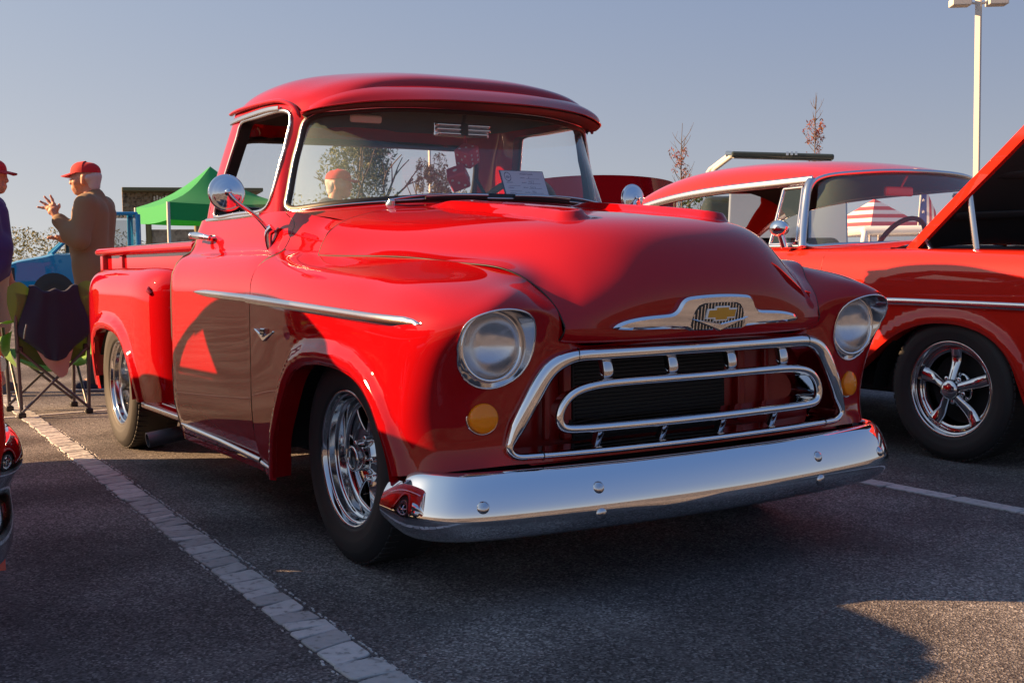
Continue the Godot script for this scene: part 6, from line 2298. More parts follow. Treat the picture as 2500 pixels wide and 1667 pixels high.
# ---------------------------------------------------------------- small things on and round the pickup
func die(label: String, c: Vector3, size: float, rot: Basis, faces: Dictionary, top: Vector3) -> void:
	var T := thing("fuzzy_die", label, "fuzzy dice", c, 0.0, "fuzzy dice hanging from the mirror")
	var mb := Mb.new()
	rbox(mb, Transform3D(rot, Vector3.ZERO), Vector3.ONE * size, size * 0.13, 4)
	var cube := put("cube", mb, M.dice_red, T)
	var lay := {1: [[0, 0]], 3: [[-1, -1], [0, 0], [1, 1]], 5: [[-1, -1], [1, 1], [0, 0], [-1, 1], [1, -1]], 6: [[-1, -1], [-1, 0], [-1, 1], [1, -1], [1, 0], [1, 1]]}
	for f in faces:
		var nrm: Vector3 = f
		var u := Vector3(nrm.y, nrm.z, nrm.x)
		var w := nrm.cross(u)
		for q in lay[faces[f]]:
			var pm := Mb.new()
			var p = nrm * (size * 0.5) + (u * q[0] + w * q[1]) * size * 0.25
			var r := size * (0.12 if faces[f] == 1 else 0.068)
			ball(pm, rot * p, Vector3(r, 0.0015, r), 6, rot * Basis(Quaternion(Vector3.UP, nrm)))
			put("pip", pm, M.dice_white, cube)
	var cd := Mb.new()
	tube(cd, vs([0, 0, 0]) + [(top - c) * 0.5 + Vector3(0.003, 0, 0.004), top - c], 0.0018, 6)
	put("cord", cd, M.dice_red, T)

func make_small_things() -> void:
	var r := Vector3(0.848, 0, 0.529).normalized()
	var cam := Vector3(-0.529, 0, 0.848).normalized()
	var hang := Vector3(0.0, 1.455, -0.69)
	var yaw := atan2(cam.x, cam.z)
	var b1 := Basis(cam, 0.10) * Basis(r, deg_to_rad(32.0)) * Basis(Vector3.UP, yaw - PI / 4 + 0.15)
	die("upper red fuzzy die showing six dots, just under the mirror", Vector3(-0.008, 1.366, -0.66), 0.074, b1, {Vector3(0, 1, 0): 3, Vector3(0, 0, 1): 5, Vector3(1, 0, 0): 6}, hang)
	var b2 := Basis(cam, 0.42) * Basis(r, deg_to_rad(34.0)) * Basis(Vector3.UP, yaw - PI / 4 + 0.62)
	die("lower red fuzzy die with a single large dot on top", Vector3(-0.052, 1.278, -0.655), 0.076, b2, {Vector3(0, 1, 0): 1, Vector3(1, 0, 0): 5, Vector3(0, 0, 1): 3}, hang)
	# entry card leaning on the dashboard
	var im := Image.create(480, 300, false, Image.FORMAT_RGB8)
	im.fill(Color(0.80, 0.79, 0.86))
	var ink := Color(0.16, 0.13, 0.34)
	var rng := RandomNumberGenerator.new()
	rng.seed = 5
	var word := func(x: int, y: int, n: int, hh: int) -> void:   # printed words too small to read
		var xx := x
		for i in n:
			var w := rng.randi_range(3, 6)
			im.fill_rect(Rect2i(xx, y, 2, hh), ink)
			im.fill_rect(Rect2i(xx, y + rng.randi_range(0, hh - 2), w, 2), ink)
			if rng.randf() < 0.5:
				im.fill_rect(Rect2i(xx + w - 2, y + hh / 2, 2, hh / 2), ink)
			xx += w + 3
	var rule := func(x: int, y: int, w: int) -> void: im.fill_rect(Rect2i(x, y, w, 2), ink)
	for a in 360:
		for rr in [33.0, 34.0, 35.0, 36.0, 37.0]:
			im.set_pixel(int(66 + cos(deg_to_rad(a)) * rr), int(48 + sin(deg_to_rad(a)) * rr), ink)
	im.fill_rect(Rect2i(42, 50, 48, 4), ink)
	im.fill_rect(Rect2i(50, 56, 32, 3), ink)
	im.fill_rect(Rect2i(52, 40, 28, 3), ink)
	word.call(210, 18, 20, 12)
	for k in 4:
		rule.call(52 + k * 2, 122 + k * 44, 130)
		word.call(40 + k * 4, 92 + k * 44, 9, 8)
	for k in 4:
		word.call(206 + k * 4, 52 + k * 40, 7, 8)
		rule.call(270 + k * 2, 62 + k * 40, 150)
	word.call(240, 214, 14, 9)
	rule.call(246, 250, 170)
	rule.call(248, 276, 170)
	# handwriting: 1957 and the lines under it
	var strokes := [[290, 78, 290, 98], [306, 80, 300, 84], [300, 84, 306, 90], [308, 79, 306, 99], [330, 79, 318, 79], [318, 79, 318, 87], [318, 87, 328, 92], [328, 92, 318, 98], [336, 79, 348, 79], [348, 79, 340, 108], [300, 122, 294, 134], [294, 134, 304, 138], [312, 118, 312, 138], [312, 130, 320, 138], [326, 132, 334, 130], [340, 128, 346, 138], [346, 138, 352, 128], [306, 160, 306, 180], [306, 160, 316, 166], [316, 166, 306, 170], [326, 160, 318, 182], [330, 164, 332, 178], [332, 178, 342, 176], [342, 176, 342, 164], [300, 44, 304, 56], [304, 56, 310, 44]]
	for s in strokes:
		for i in 25:
			var f := i / 24.0
			im.fill_rect(Rect2i(int(lerpf(s[0], s[2], f)), int(lerpf(s[1], s[3], f)), 2, 2), ink)
	var cm := mat("entry_card", Color.WHITE, 0.7)
	cm.albedo_texture = ImageTexture.create_from_image(im)
	var T := thing("entry_card", "white printed entry card with handwriting propped on the dashboard behind the windshield", "card", Vector3(0.10, 1.158, -0.52))
	var x0 := Vector3(0, 0, 0)
	var xr := Vector3(0.203, 0, -0.004)
	var up := Vector3(0.018, 0.150, -0.10)
	var n := xr.cross(up).normalized()
	if n.z < 0.0:
		n = -n
	var fm := Mb.new()
	var a := x0 + n * 0.002
	fm.tri(a, a + xr, a + xr + up, n, n, n, Vector2(0, 1), Vector2(1, 1), Vector2(1, 0))
	fm.tri(a, a + xr + up, a + up, n, n, n, Vector2(0, 1), Vector2(1, 0), Vector2(0, 0))
	put("printed_face", fm, cm, T)
	var bk := Mb.new()
	var o := -xr * 0.02 - up * 0.01
	var e := xr * 1.04
	var u2 := up * 1.035
	for k in [0.0, -0.003]:
		bk.quad(o + n * k, o + e + n * k, o + e + u2 + n * k, o + u2 + n * k, n if k == 0.0 else -n)
	put("backing", bk, M.ink, T)

func make_chair() -> void:
	cloth("chair_green", lin(0.085, 0.20, 0.03))
	M.chair_green.backlight_enabled = true
	M.chair_green.backlight = Color(0.20, 0.32, 0.04)
	cloth("chair_olive", lin(0.09, 0.13, 0.035))
	M.chair_olive.backlight_enabled = true
	M.chair_olive.backlight = Color(0.14, 0.20, 0.05)
	cloth("pink_lining", lin(0.34, 0.22, 0.19))
	mat("chair_tube", lin(0.10, 0.095, 0.105), 0.4, 0.5)
	var C := Vector3(-0.865, 0, -4.53)
	var T := thing("folding_chair", "green folding camp chair with grey tube legs, seen from behind at the left", "camping chair", C)
	# feet: rear pair towards us (+z), front pair away
	var hw := 0.205
	for s in [-1.0, 1.0]:
		for f in [0.0, 1.0]:
			var lg := Mb.new()
			var z: float = 0.0 if f == 0.0 else -0.46
			var topy: float = 0.80 if f == 0.0 else 0.56
			tube(lg, [Vector3(s * hw, 0.015, z), Vector3(s * (hw + 0.01), 0.40, z + 0.004), Vector3(s * (hw + 0.022), topy, z + (0.05 if f == 0.0 else 0.0))], 0.0125, 10)
			put("leg", lg, M.chair_tube, T)
			var ft := Mb.new()
			box(ft, Vector3(s * hw, 0.018, z), Vector3(0.05, 0.035, 0.045), 0.01)
			put("foot", ft, M.black_rubber, T)
			if f == 0.0:
				var jo := Mb.new()
				box(jo, Vector3(s * hw, 0.435, 0.0), Vector3(0.045, 0.045, 0.04), 0.01)
				put("leg_joint", jo, M.black_rubber, T)
		var br := Mb.new()
		tube(br, [Vector3(s * hw, 0.43, 0.012), Vector3(-s * hw, 0.04, 0.016 + 0.01 * s)], 0.0095, 8)
		put("cross_brace", br, M.chair_tube, T)
		var b2 := Mb.new()
		tube(b2, [Vector3(s * hw, 0.42, -0.45), Vector3(-s * hw, 0.05, -0.455 + 0.01 * s)], 0.0095, 8)
		put("cross_brace", b2, M.chair_tube, T)
		var b3 := Mb.new()
		tube(b3, [Vector3(s * hw, 0.04, -0.02), Vector3(s * hw, 0.42, -0.44)], 0.0095, 8)
		put("cross_brace", b3, M.chair_tube, T)
		# padded corner of the back
		var wg := surf([vs([s * 0.265, 0.835, 0.055, s * 0.20, 0.865, 0.062, s * 0.12, 0.80, 0.04]), vs([s * 0.272, 0.74, 0.05, s * 0.20, 0.74, 0.065, s * 0.10, 0.72, 0.02]), vs([s * 0.245, 0.62, 0.03, s * 0.18, 0.60, 0.03, s * 0.08, 0.60, -0.02])], 5, 5)
		var wm := Mb.new()
		put_grid(wm, wg, Vector3(0, 0, 1), false, false, true)
		put("back_corner", wm, M.chair_olive, T)
		# arm rest
		var am := Mb.new()
		put_grid(am, surf([vs([s * 0.20, 0.615, 0.02, s * 0.26, 0.625, 0.02, s * 0.32, 0.60, 0.0]), vs([s * 0.20, 0.60, -0.2, s * 0.265, 0.605, -0.2, s * 0.33, 0.57, -0.2]), vs([s * 0.20, 0.58, -0.46, s * 0.265, 0.585, -0.46, s * 0.33, 0.54, -0.46])], 4, 4), Vector3(0, 0.3, 0))
		put_grid(am, surf([vs([s * 0.32, 0.60, 0.0, s * 0.335, 0.53, 0.0, s * 0.31, 0.47, 0.0]), vs([s * 0.33, 0.57, -0.2, s * 0.345, 0.48, -0.2, s * 0.32, 0.42, -0.2]), vs([s * 0.33, 0.54, -0.46, s * 0.345, 0.46, -0.46, s * 0.32, 0.41, -0.46])], 4, 4), Vector3(0, 0.3, 0))
		put("arm_rest", am, M.chair_green, T)
		# sling side of the seat
		var sm := Mb.new()
		put_grid(sm, surf([vs([s * 0.245, 0.56, 0.03, s * 0.255, 0.42, 0.0, s * 0.20, 0.32, -0.03]), vs([s * 0.25, 0.52, -0.25, s * 0.26, 0.40, -0.25, s * 0.18, 0.30, -0.25]), vs([s * 0.24, 0.50, -0.47, s * 0.25, 0.42, -0.47, s * 0.18, 0.36, -0.47])], 5, 5), Vector3(0, 0.5, -0.2))
		put("seat_side", sm, M.chair_green, T)
	var st := Mb.new()
	put_grid(st, surf([vs([-0.19, 0.36, -0.02, 0, 0.29, -0.02, 0.19, 0.36, -0.02]), vs([-0.19, 0.36, -0.25, 0, 0.28, -0.25, 0.19, 0.36, -0.25]), vs([-0.2, 0.42, -0.48, 0, 0.40, -0.48, 0.2, 0.42, -0.48])], 5, 5), Vector3(0, -1, 0), false, false, true)
	put("seat", st, M.chair_green, T)
	var bk := Mb.new()
	put_grid(bk, surf([vs([-0.21, 0.80, 0.05, 0, 0.77, 0.0, 0.21, 0.80, 0.05]), vs([-0.22, 0.60, 0.03, 0, 0.56, -0.05, 0.22, 0.60, 0.03]), vs([-0.2, 0.38, -0.01, 0, 0.32, -0.05, 0.2, 0.38, -0.01])], 5, 5), Vector3(0, 0, 1), false, false, true)
	put("backrest", bk, M.chair_olive, T)
	# the dark jacket over the back
	var J := thing("draped_jacket", "dark navy jacket draped over the back of the green folding chair", "jacket", C + Vector3(0, 0.30, 0.06))
	var rows := []
	for i in 8:
		var f := i / 7.0
		var half := lerpf(0.145, 0.215, smoothstep(0.0, 0.62, f)) * (1.0 - 0.62 * smoothstep(0.68, 1.0, f))
		var row := []
		for j in 9:
			var u := j / 8.0 * 2.0 - 1.0
			var fold := 0.010 * sin(u * 9.0 + f * 2.0) + 0.006 * sin(u * 17.0 - f * 3.0)
			row.append(Vector3(u * half + 0.004, lerpf(0.505, 0.07, f) + 0.035 * u * u * (1.0 - 0.3 * f) + (0.012 * cos(u * 8.0) if i == 0 else 0.0) - 0.01 * f * (1.0 - u * u), 0.035 * (1.0 - u * u) + 0.015 - 0.03 * f + fold))
		rows.append(row)
	var first := []
	for p in rows[0]:
		first.append(p + Vector3(0, -0.03, -0.07))
	rows.insert(0, first)
	var jg := surf(rows, 5, 5)
	var jm := Mb.new()
	put_grid(jm, jg, Vector3(0, 0.2, -1.0))
	var jb := []
	for r in jg:
		var r2 := PackedVector3Array()
		for p in r:
			r2.append(p + Vector3(0, 0.002, -0.012))
		jb.append(r2)
	put_grid(jm, jb, Vector3(0, 0.2, 1.0))
	put("cloth", jm, M.navy_cloth, J)
	var sl := Mb.new()
	put_grid(sl, surf([vs([-0.11, 0.13, 0.0, 0, 0.07, 0.01, 0.11, 0.13, 0.0]), vs([-0.06, 0.04, -0.01, 0.0, 0.01, 0.0, 0.09, 0.05, -0.01]), vs([0.0, -0.03, -0.01, 0.03, -0.05, 0.0, 0.07, -0.03, -0.01])], 5, 5), Vector3(0, 0, 1), false, false, true)
	put("lining", sl, M.pink_lining, J)
	var zp := Mb.new()
	sweep(zp, vs3([-0.172, 0.30, 0.048, -0.182, 0.26, 0.042, -0.188, 0.21, 0.036]), circ(0.0055, 6, 0.003), Vector3(0, 0, 1))
	put("zip", zp, M.soft_chrome, J)
	var leaf := Mb.new()
	put_grid(leaf, surf([vs([-0.02, 0.004, -0.01, 0, 0.012, 0, 0.02, 0.003, 0.01]), vs([-0.01, 0.006, 0.01, 0.004, 0.018, 0.015, 0.022, 0.004, 0.026])], 3, 3), Vector3(0, -1, 0))
	var lf := put("dry_leaf", leaf, M.dark_metal)
	lf.position = Vector3(0.74, 0.002, 1.32)
	tag(lf, "small dark dry leaf lying on the shaded asphalt in front of the coupe", "leaf")

# ---------------------------------------------------------------- what stands behind
func foliage(mb: Mb, c: Vector3, r: Vector3, n: int, size: float, rng: RandomNumberGenerator, shell := 0.5) -> void:
	for i in n:
		var d := Vector3(rng.randf_range(-1, 1), rng.randf_range(-1, 1), rng.randf_range(-1, 1))
		while d.length_squared() > 1.0 or d.length_squared() < 0.01:
			d = Vector3(rng.randf_range(-1, 1), rng.randf_range(-1, 1), rng.randf_range(-1, 1))
		d = d.normalized() * pow(d.length(), shell)
		var p := c + d * r
		var a := Vector3(rng.randf_range(-1, 1), rng.randf_range(-1, 1), rng.randf_range(-1, 1)).normalized()
		var b := a.cross(Vector3(rng.randf_range(-1, 1), rng.randf_range(-1, 1), rng.randf_range(-1, 1))).normalized()
		var s := size * rng.randf_range(0.6, 1.4)
		var m := p + b * s * 0.3
		var nn := a.cross(b).normalized()
		mb.tri(p - a * s, m + nn * s * 0.12, p + a * s, nn, nn, nn)
		mb.tri(p - a * s, p + a * s, p - b * s * 0.3, nn, nn, nn)

func limbs(mb: Mb, p: Vector3, d: Vector3, len: float, r: float, depth: int, rng: RandomNumberGenerator, ends: Array) -> void:
	var q := p + d * len
	var mid := p.lerp(q, 0.5) + Vector3(rng.randf_range(-1, 1), 0, rng.randf_range(-1, 1)) * len * 0.06
	tube(mb, Array(spl([p, mid, q], 3)), r, 5, false, func(s): return Vector2.ONE * lerpf(1.0, 0.62, s))
	ends.append(q)
	if depth > 0:
		for k in rng.randi_range(2, 3):
			var nd := (d + Vector3(rng.randf_range(-1, 1), rng.randf_range(-0.15, 0.8), rng.randf_range(-1, 1)) * 0.75).normalized()
			limbs(mb, p.lerp(q, rng.randf_range(0.55, 1.0)), nd, len * rng.randf_range(0.55, 0.75), r * 0.55, depth - 1, rng, ends)

func tree(called: String, label: String, at: Vector3, h: float, crown: Vector3, n: int, leaf: float, m: Material, seed_: int, clumps: int, group := "") -> void:
	var rng := RandomNumberGenerator.new()
	rng.seed = seed_
	var T := thing(called, label, "tree", at, 0.0, group)
	var tm := Mb.new()
	var ends := []
	limbs(tm, Vector3.ZERO, Vector3(0.03, 1, 0.02).normalized(), h * 0.42, 0.05 * h / 3.0 + 0.02, 3, rng, ends)
	put("trunk", tm, M.bark, T)
	var cm := Mb.new()
	var c := Vector3(0, h - crown.y, 0)
	for k in clumps:
		var d := Vector3(rng.randf_range(-1, 1), rng.randf_range(-0.9, 1), rng.randf_range(-1, 1)).normalized() * rng.randf_range(0.25, 0.85)
		foliage(cm, c + d * crown, crown * rng.randf_range(0.22, 0.42), n / clumps, leaf, rng)
	put("crown", cm, m, T)

func box_part(called: String, T: Node3D, c: Vector3, s: Vector3, r: float, m: Material, rot := Basis()) -> MeshInstance3D:
	var mb := Mb.new()
	rbox(mb, Transform3D(rot, c), s, r, 3)
	return put(called, mb, m, T)

func make_far() -> void:
	for q in [["leaf_olive", 0.075, 0.085, 0.022], ["leaf_green", 0.045, 0.07, 0.018], ["leaf_dusty", 0.11, 0.105, 0.045], ["leaf_rust", 0.19, 0.075, 0.022]]:
		var m := mat(q[0], lin(q[1], q[2], q[3]), 0.7)
		m.backlight_enabled = true
		m.backlight = Color(q[1] * 3.0, q[2] * 3.0, q[3] * 2.0)
	mat("bark", lin(0.10, 0.075, 0.055), 0.9)
	mat("wood_olive", lin(0.19, 0.165, 0.075), 0.8)
	mat("roof_olive", lin(0.13, 0.125, 0.07), 0.8)
	cloth("canopy_green", lin(0.012, 0.26, 0.075))
	M.canopy_green.backlight_enabled = true
	M.canopy_green.backlight = Color(0.10, 0.42, 0.12)
	cloth("stripe_red", lin(0.50, 0.06, 0.07))
	cloth("stripe_white", lin(0.72, 0.66, 0.64))
	cloth("flag_blue", lin(0.02, 0.05, 0.20))
	mat("pole_white", lin(0.55, 0.53, 0.50), 0.5)
	mat("lamp_black", lin(0.01, 0.01, 0.012), 0.4)
	mat("sign_blue", lin(0.01, 0.12, 0.34), 0.6)
	var pr := mat("mural", Color.WHITE, 0.8)
	pr.albedo_texture = ntex(noise(0.03, 77, 4), 256, ramp([lin(0.05, 0.035, 0.03), lin(0.20, 0.15, 0.10), lin(0.30, 0.20, 0.13), lin(0.22, 0.22, 0.20)], [0.2, 0.45, 0.6, 0.8]))
	tri(pr, 0.9)
	var st := mat("stone", Color.WHITE, 0.9)
	var sn := noise(0.03, 12, 2, FastNoiseLite.TYPE_CELLULAR)
	sn.cellular_return_type = FastNoiseLite.RETURN_CELL_VALUE
	st.albedo_texture = ntex(sn, 512, ramp([lin(0.16, 0.13, 0.10), lin(0.30, 0.25, 0.18), lin(0.42, 0.36, 0.27)], [0.1, 0.5, 0.9]))
	tri(st, 0.55)
	_van()
	_canopy()
	_kiosk()
	_greens()
	_poles()
	_far_cars()

func _van() -> void:
	# local: x forward, z towards the viewer's side
	var f := Vector3(-0.86, 0, -0.12).normalized()
	var T := thing("van", "bright blue van with a sloping windshield behind the man in tan jacket", "van", Vector3(2.85, 0, -24.4))
	T.transform.basis = Basis(f, Vector3.UP, f.cross(Vector3.UP))
	# body: profile swept across the width
	var prof := smooth2(v2s([0.93, 0.42, 0.97, 0.62, 0.95, 0.92, 0.86, 1.06, 0.55, 1.16, 0.12, 1.24, 0.02, 1.27, -0.55, 1.27, -1.9, 1.26, -4.0, 1.24, -4.02, 0.5, -3.9, 0.40, 0.0, 0.36]), 3)
	var g := []
	for k in 9:
		var u := k / 8.0 * 2.0 - 1.0
		var e := 1.0 - 0.05 * pow(absf(u), 6.0)
		var row := PackedVector3Array()
		for q in prof:
			row.append(Vector3(q.x * (1.0 - 0.03 * pow(absf(u), 4.0)), 0.36 + (q.y - 0.36) * e, u * 0.95))
		g.append(row)
	var bm := Mb.new()
	put_grid(bm, g, Vector3(-1.0, 0.8, 0), true)
	for s in [-1.0, 1.0]:
		var ix := Geometry2D.triangulate_polygon(prof)
		for i in range(0, ix.size(), 3):
			var a := prof[ix[i]]
			var b := prof[ix[i + 1]]
			var c := prof[ix[i + 2]]
			bm.flat(Vector3(a.x, 0.36 + (a.y - 0.36) * 0.95, s * 0.952), Vector3(b.x, 0.36 + (b.y - 0.36) * 0.95, s * 0.952), Vector3(c.x, 0.36 + (c.y - 0.36) * 0.95, s * 0.952), Vector3(0, 0, s))
	put("van_body", bm, M.van_blue, T)
	# cab: pillars, roof, glass
	var rf := Mb.new()
	box(rf, Vector3(-1.35, 2.14, 0), Vector3(0.95, 0.08, 1.66), 0.04)
	for s in [-1.0, 1.0]:
		tube(rf, vs([0.0, 1.26, s * 0.88, -0.9, 2.12, s * 0.80]), 0.035, 8)
		tube(rf, vs([-1.80, 1.24, s * 0.90, -1.80, 2.12, s * 0.82]), 0.045, 8)
	box(rf, Vector3(-1.85, 1.68, 0), Vector3(0.05, 0.9, 1.6), 0.02)
	put("cab_roof", rf, M.van_blue, T)
	var wm := Mb.new()
	wm.quad(Vector3(0.0, 1.27, -0.86), Vector3(0.0, 1.27, 0.86), Vector3(-0.88, 2.12, 0.78), Vector3(-0.88, 2.12, -0.78), Vector3(1, 1, 0))
	put("windshield", wm, M.van_glass, T)
	for s in [-1.0, 1.0]:
		var dm := Mb.new()
		dm.quad(Vector3(-0.30, 1.28, s * 0.90), Vector3(-1.75, 1.28, s * 0.90), Vector3(-1.75, 2.05, s * 0.825), Vector3(-0.95, 2.05, s * 0.825), Vector3(0, 0, s))
		put("side_window", dm, M.dark_glass, T)
		box_part("door_mirror", T, Vector3(-0.42, 1.42, s * 1.02), Vector3(0.10, 0.26, 0.16), 0.04, M.lamp_black)
		box_part("headlight", T, Vector3(0.86, 0.82, s * 0.78), Vector3(0.22, 0.34, 0.36), 0.04, M.lamp_black)
		for x in [0.0, -3.1]:
			var w := Mb.new()
			lathe(w, v2s([0.0005, 0.09, 0.20, 0.09, 0.22, 0.10, 0.33, 0.10, 0.36, 0.07, 0.36, -0.1]), Transform3D(Basis(Vector3(1, 0, 0), Vector3(0, 0, s), Vector3(0, -1, 0) * s), Vector3(x, 0.36, s * 0.86)), 28)
			put("wheel", w, M.tyre, T)
			var aw := Mb.new()
			lathe(aw, v2s([0.0005, 0.0, 0.43, 0.0, 0.43, -0.05]), Transform3D(Basis(Vector3(1, 0, 0), Vector3(0, 0, s), Vector3(0, -1, 0) * s), Vector3(x, 0.42, s * 0.956)), 28)
			put("wheel_arch", aw, M.lamp_black, T)

func _canopy() -> void:
	var T := thing("canopy_tent", "green pop-up canopy tent on white poles behind the pickup's cab", "canopy", Vector3(5.69, 0, -24.99))
	# corners in the tent's own place
	var c := [Vector3(0, 0, 0), Vector3(0.0, 0, -3.0), Vector3(2.95, 0, -3.0), Vector3(2.95, 0, 0.0)]
	var peak := Vector3(1.52, 3.50, -1.45)
	var cm := Mb.new()
	for i in 4:
		var a: Vector3 = c[i] + Vector3(0, 2.50, 0)
		var b: Vector3 = c[(i + 1) % 4] + Vector3(0, 2.50, 0)
		var g := []
		for k in 7:
			var f := k / 6.0
			var row := PackedVector3Array()
			for j in 9:
				var u := j / 8.0
				var p := a.lerp(b, u).lerp(peak, f)
				p.y -= 0.16 * sin(PI * f) * (1.0 - 0.4 * sin(PI * u)) 
				p.y -= 0.05 * sin(PI * u) * (1.0 - f)
				row.append(p)
			g.append(row)
		put_grid(cm, g, Vector3(1.5, 0, -1.5))
		var vg := []
		for k in 4:
			var row := PackedVector3Array()
			for j in 9:
				var u := j / 8.0
				var p := a.lerp(b, u)
				p.y -= 0.05 * sin(PI * u) + 0.42 * k / 3.0
				row.append(p)
			vg.append(row)
		put_grid(cm, vg, Vector3(1.5, 2.3, -1.5))
	put("canopy_cloth", cm, M.canopy_green, T)
	for p in c:
		var pm := Mb.new()
		bar(pm, p, p + Vector3(0, 2.5, 0), 0.045, 8)
		put("pole", pm, M.pole_white, T)

func _kiosk() -> void:
	var T := thing("park_shelter", "wooden park shelter with stone wall panels and a painted sign band, behind the green canopy", "shelter", Vector3(6.9, 0, -33.5))
	T.rotation.y = -0.24
	box_part("roof", T, Vector3(1.9, 3.30, -0.6), Vector3(4.2, 0.12, 2.4), 0.03, M.roof_olive)
	box_part("sign_band", T, Vector3(1.75, 2.93, 0.0), Vector3(3.9, 0.62, 0.10), 0.02, M.mural)
	box_part("sign_panel", T, Vector3(2.15, 2.95, 0.07), Vector3(0.75, 0.40, 0.05), 0.01, M.sign_blue)
	box_part("beam", T, Vector3(1.8, 2.56, 0.05), Vector3(4.0, 0.12, 0.2), 0.03, M.wood_olive)
	for x in [0.15, 0.55, 2.0, 3.1, 3.7]:
		var pm := Mb.new()
		bar(pm, Vector3(x, 0, 0.02), Vector3(x, 2.5, 0.02), 0.17 if x < 0.4 else 0.09, 12)
		put("post", pm, M.wood_olive, T)
	box_part("rail", T, Vector3(1.9, 1.42, 0.06), Vector3(3.8, 0.12, 0.08), 0.02, M.wood_olive)
	for x in [1.25, 2.55, 3.4]:
		box_part("stone_panel", T, Vector3(x, 1.05, -0.10), Vector3(1.3 if x < 3 else 0.5, 2.1, 0.2), 0.02, M.stone)
	var sg := Mb.new()
	for k in 9:
		box(sg, Vector3(0.75 + k * 0.085, 3.05 + 0.03 * sin(k * 2.0), 0.06), Vector3(0.05, 0.14, 0.02), 0.008)
		if k > 2:
			box(sg, Vector3(0.85 + k * 0.085, 2.80 + 0.02 * sin(k * 3.0), 0.06), Vector3(0.05, 0.12, 0.02), 0.008)
	put("painted_letters", sg, M.white_plastic, T)

func _greens() -> void:
	var rng := RandomNumberGenerator.new()
	rng.seed = 99
	# far thicket along the left
	var hm := Mb.new()
	for i in 46:
		var t := i / 45.0
		var p := Vector3(lerpf(-8.0, 24.0, t), 0, lerpf(-54.0, -47.0, t)) + Vector3(rng.randf_range(-1, 1), 0, rng.randf_range(-1.5, 1.5))
		var h := rng.randf_range(1.9, 2.9)
		foliage(hm, p + Vector3(0, h * 0.5, 0), Vector3(1.3, h * 0.52, 1.2), 620, 0.085, rng, 0.45)
	var ho := put("thicket", hm, M.leaf_dusty)
	ho.set_meta("kind", "stuff")
	tag(ho, "dusty green thicket along the far edge of the car park", "bushes")
	var he := Mb.new()
	for i in 15:
		var t := i / 14.0
		var p := Vector3(lerpf(7.2, 13.5, t), 0, lerpf(-20.6, -17.0, t)) + Vector3(rng.randf_range(-0.2, 0.2), 0, rng.randf_range(-0.3, 0.3))
		foliage(he, p + Vector3(0, 1.15, 0), Vector3(0.6, 1.35 + 0.12 * sin(i * 2.1), 0.6), 900, 0.045, rng, 0.45)
	var heo := put("hedge", he, M.leaf_olive)
	heo.set_meta("kind", "stuff")
	tag(heo, "olive green hedge seen through the pickup's rear window below the trees", "hedge")
	tree("leafy_tree", "dense olive tree seen through the middle of the pickup's windshield", Vector3(9.25, 0, -21.6), 4.9, Vector3(1.0, 1.55, 1.0), 9000, 0.05, M.leaf_olive, 3, 26)
	tree("leafy_tree", "small pale tree right of the larger tree, seen through the rear window behind the dice", Vector3(10.95, 0, -21.2), 3.55, Vector3(0.5, 0.8, 0.5), 2600, 0.045, M.leaf_dusty, 8, 14)
	tree("leafy_tree", "green tree seen through the coupe's side window", Vector3(15.0, 0, -15.8), 2.35, Vector3(1.6, 0.9, 1.6), 7000, 0.06, M.leaf_green, 12, 24)
	for q in [[Vector3(10.6, 0, -11.9), 3.22, 5, "thin young tree with a few brown leaves, left one above the dark red hood", 0.30], [Vector3(13.65, 0, -11.8), 3.85, 6, "thin young tree with rusty leaves behind the raised grey hatch", 0.26]]:
		rng.seed = q[2] * 17
		var T := thing("young_tree", q[3], "tree", q[0], 0.0, "young trees beyond the parked cars")
		var tm := Mb.new()
		var h: float = q[1]
		tube(tm, Array(spl(vs([0, 0, 0, 0.02, h * 0.4, 0.01, -0.01, h * 0.75, 0, 0.01, h, 0.02]), 4)), 0.022, 6, false, func(s): return Vector2.ONE * lerpf(1.0, 0.18, s))
		var tips := []
		for k in 26:
			var y := h * rng.randf_range(0.66, 0.97)
			var a := rng.randf_range(0, TAU)
			var l: float = rng.randf_range(0.18, 0.50) * q[4] * 2.2
			var p0 := Vector3(0, y - 0.1, 0)
			var p1 := p0 + Vector3(cos(a) * l * 0.5, l * 0.55, sin(a) * l * 0.5)
			var p2 := p0 + Vector3(cos(a) * l * 0.75, l * 1.05, sin(a) * l * 0.75)
			tube(tm, Array(spl([p0, p1, p2], 3)), 0.006, 4, false, func(s): return Vector2.ONE * lerpf(1.0, 0.3, s))
			tips.append(p1)
			tips.append(p2)
			bar(tm, p1, p1 + Vector3(rng.randf_range(-0.1, 0.1), 0.12, rng.randf_range(-0.1, 0.1)), 0.003, 4, 0.001)
		for k in 5:
			var a := rng.randf_range(0, TAU)
			var y := h * rng.randf_range(0.52, 0.66)
			tube(tm, Array(spl([Vector3(0, y - 0.2, 0), Vector3(cos(a) * 0.22, y - 0.02, sin(a) * 0.22), Vector3(cos(a) * 0.5, y + rng.randf_range(-0.05, 0.2), sin(a) * 0.5)], 3)), 0.007, 4)
		put("trunk", tm, M.bark, T)
		var lm := Mb.new()
		for k in tips.size():
			if (q[2] == 6 and tips[k].y < h * 0.88 and rng.randf() < 0.9) or (q[2] == 5 and tips[k].y < h * 0.86 and rng.randf() < 0.45):
				foliage(lm, tips[k] * Vector3(0.8, 1, 0.8), Vector3(0.06, 0.09, 0.06), 16, 0.03, rng)
		put("crown", lm, M.leaf_rust, T)

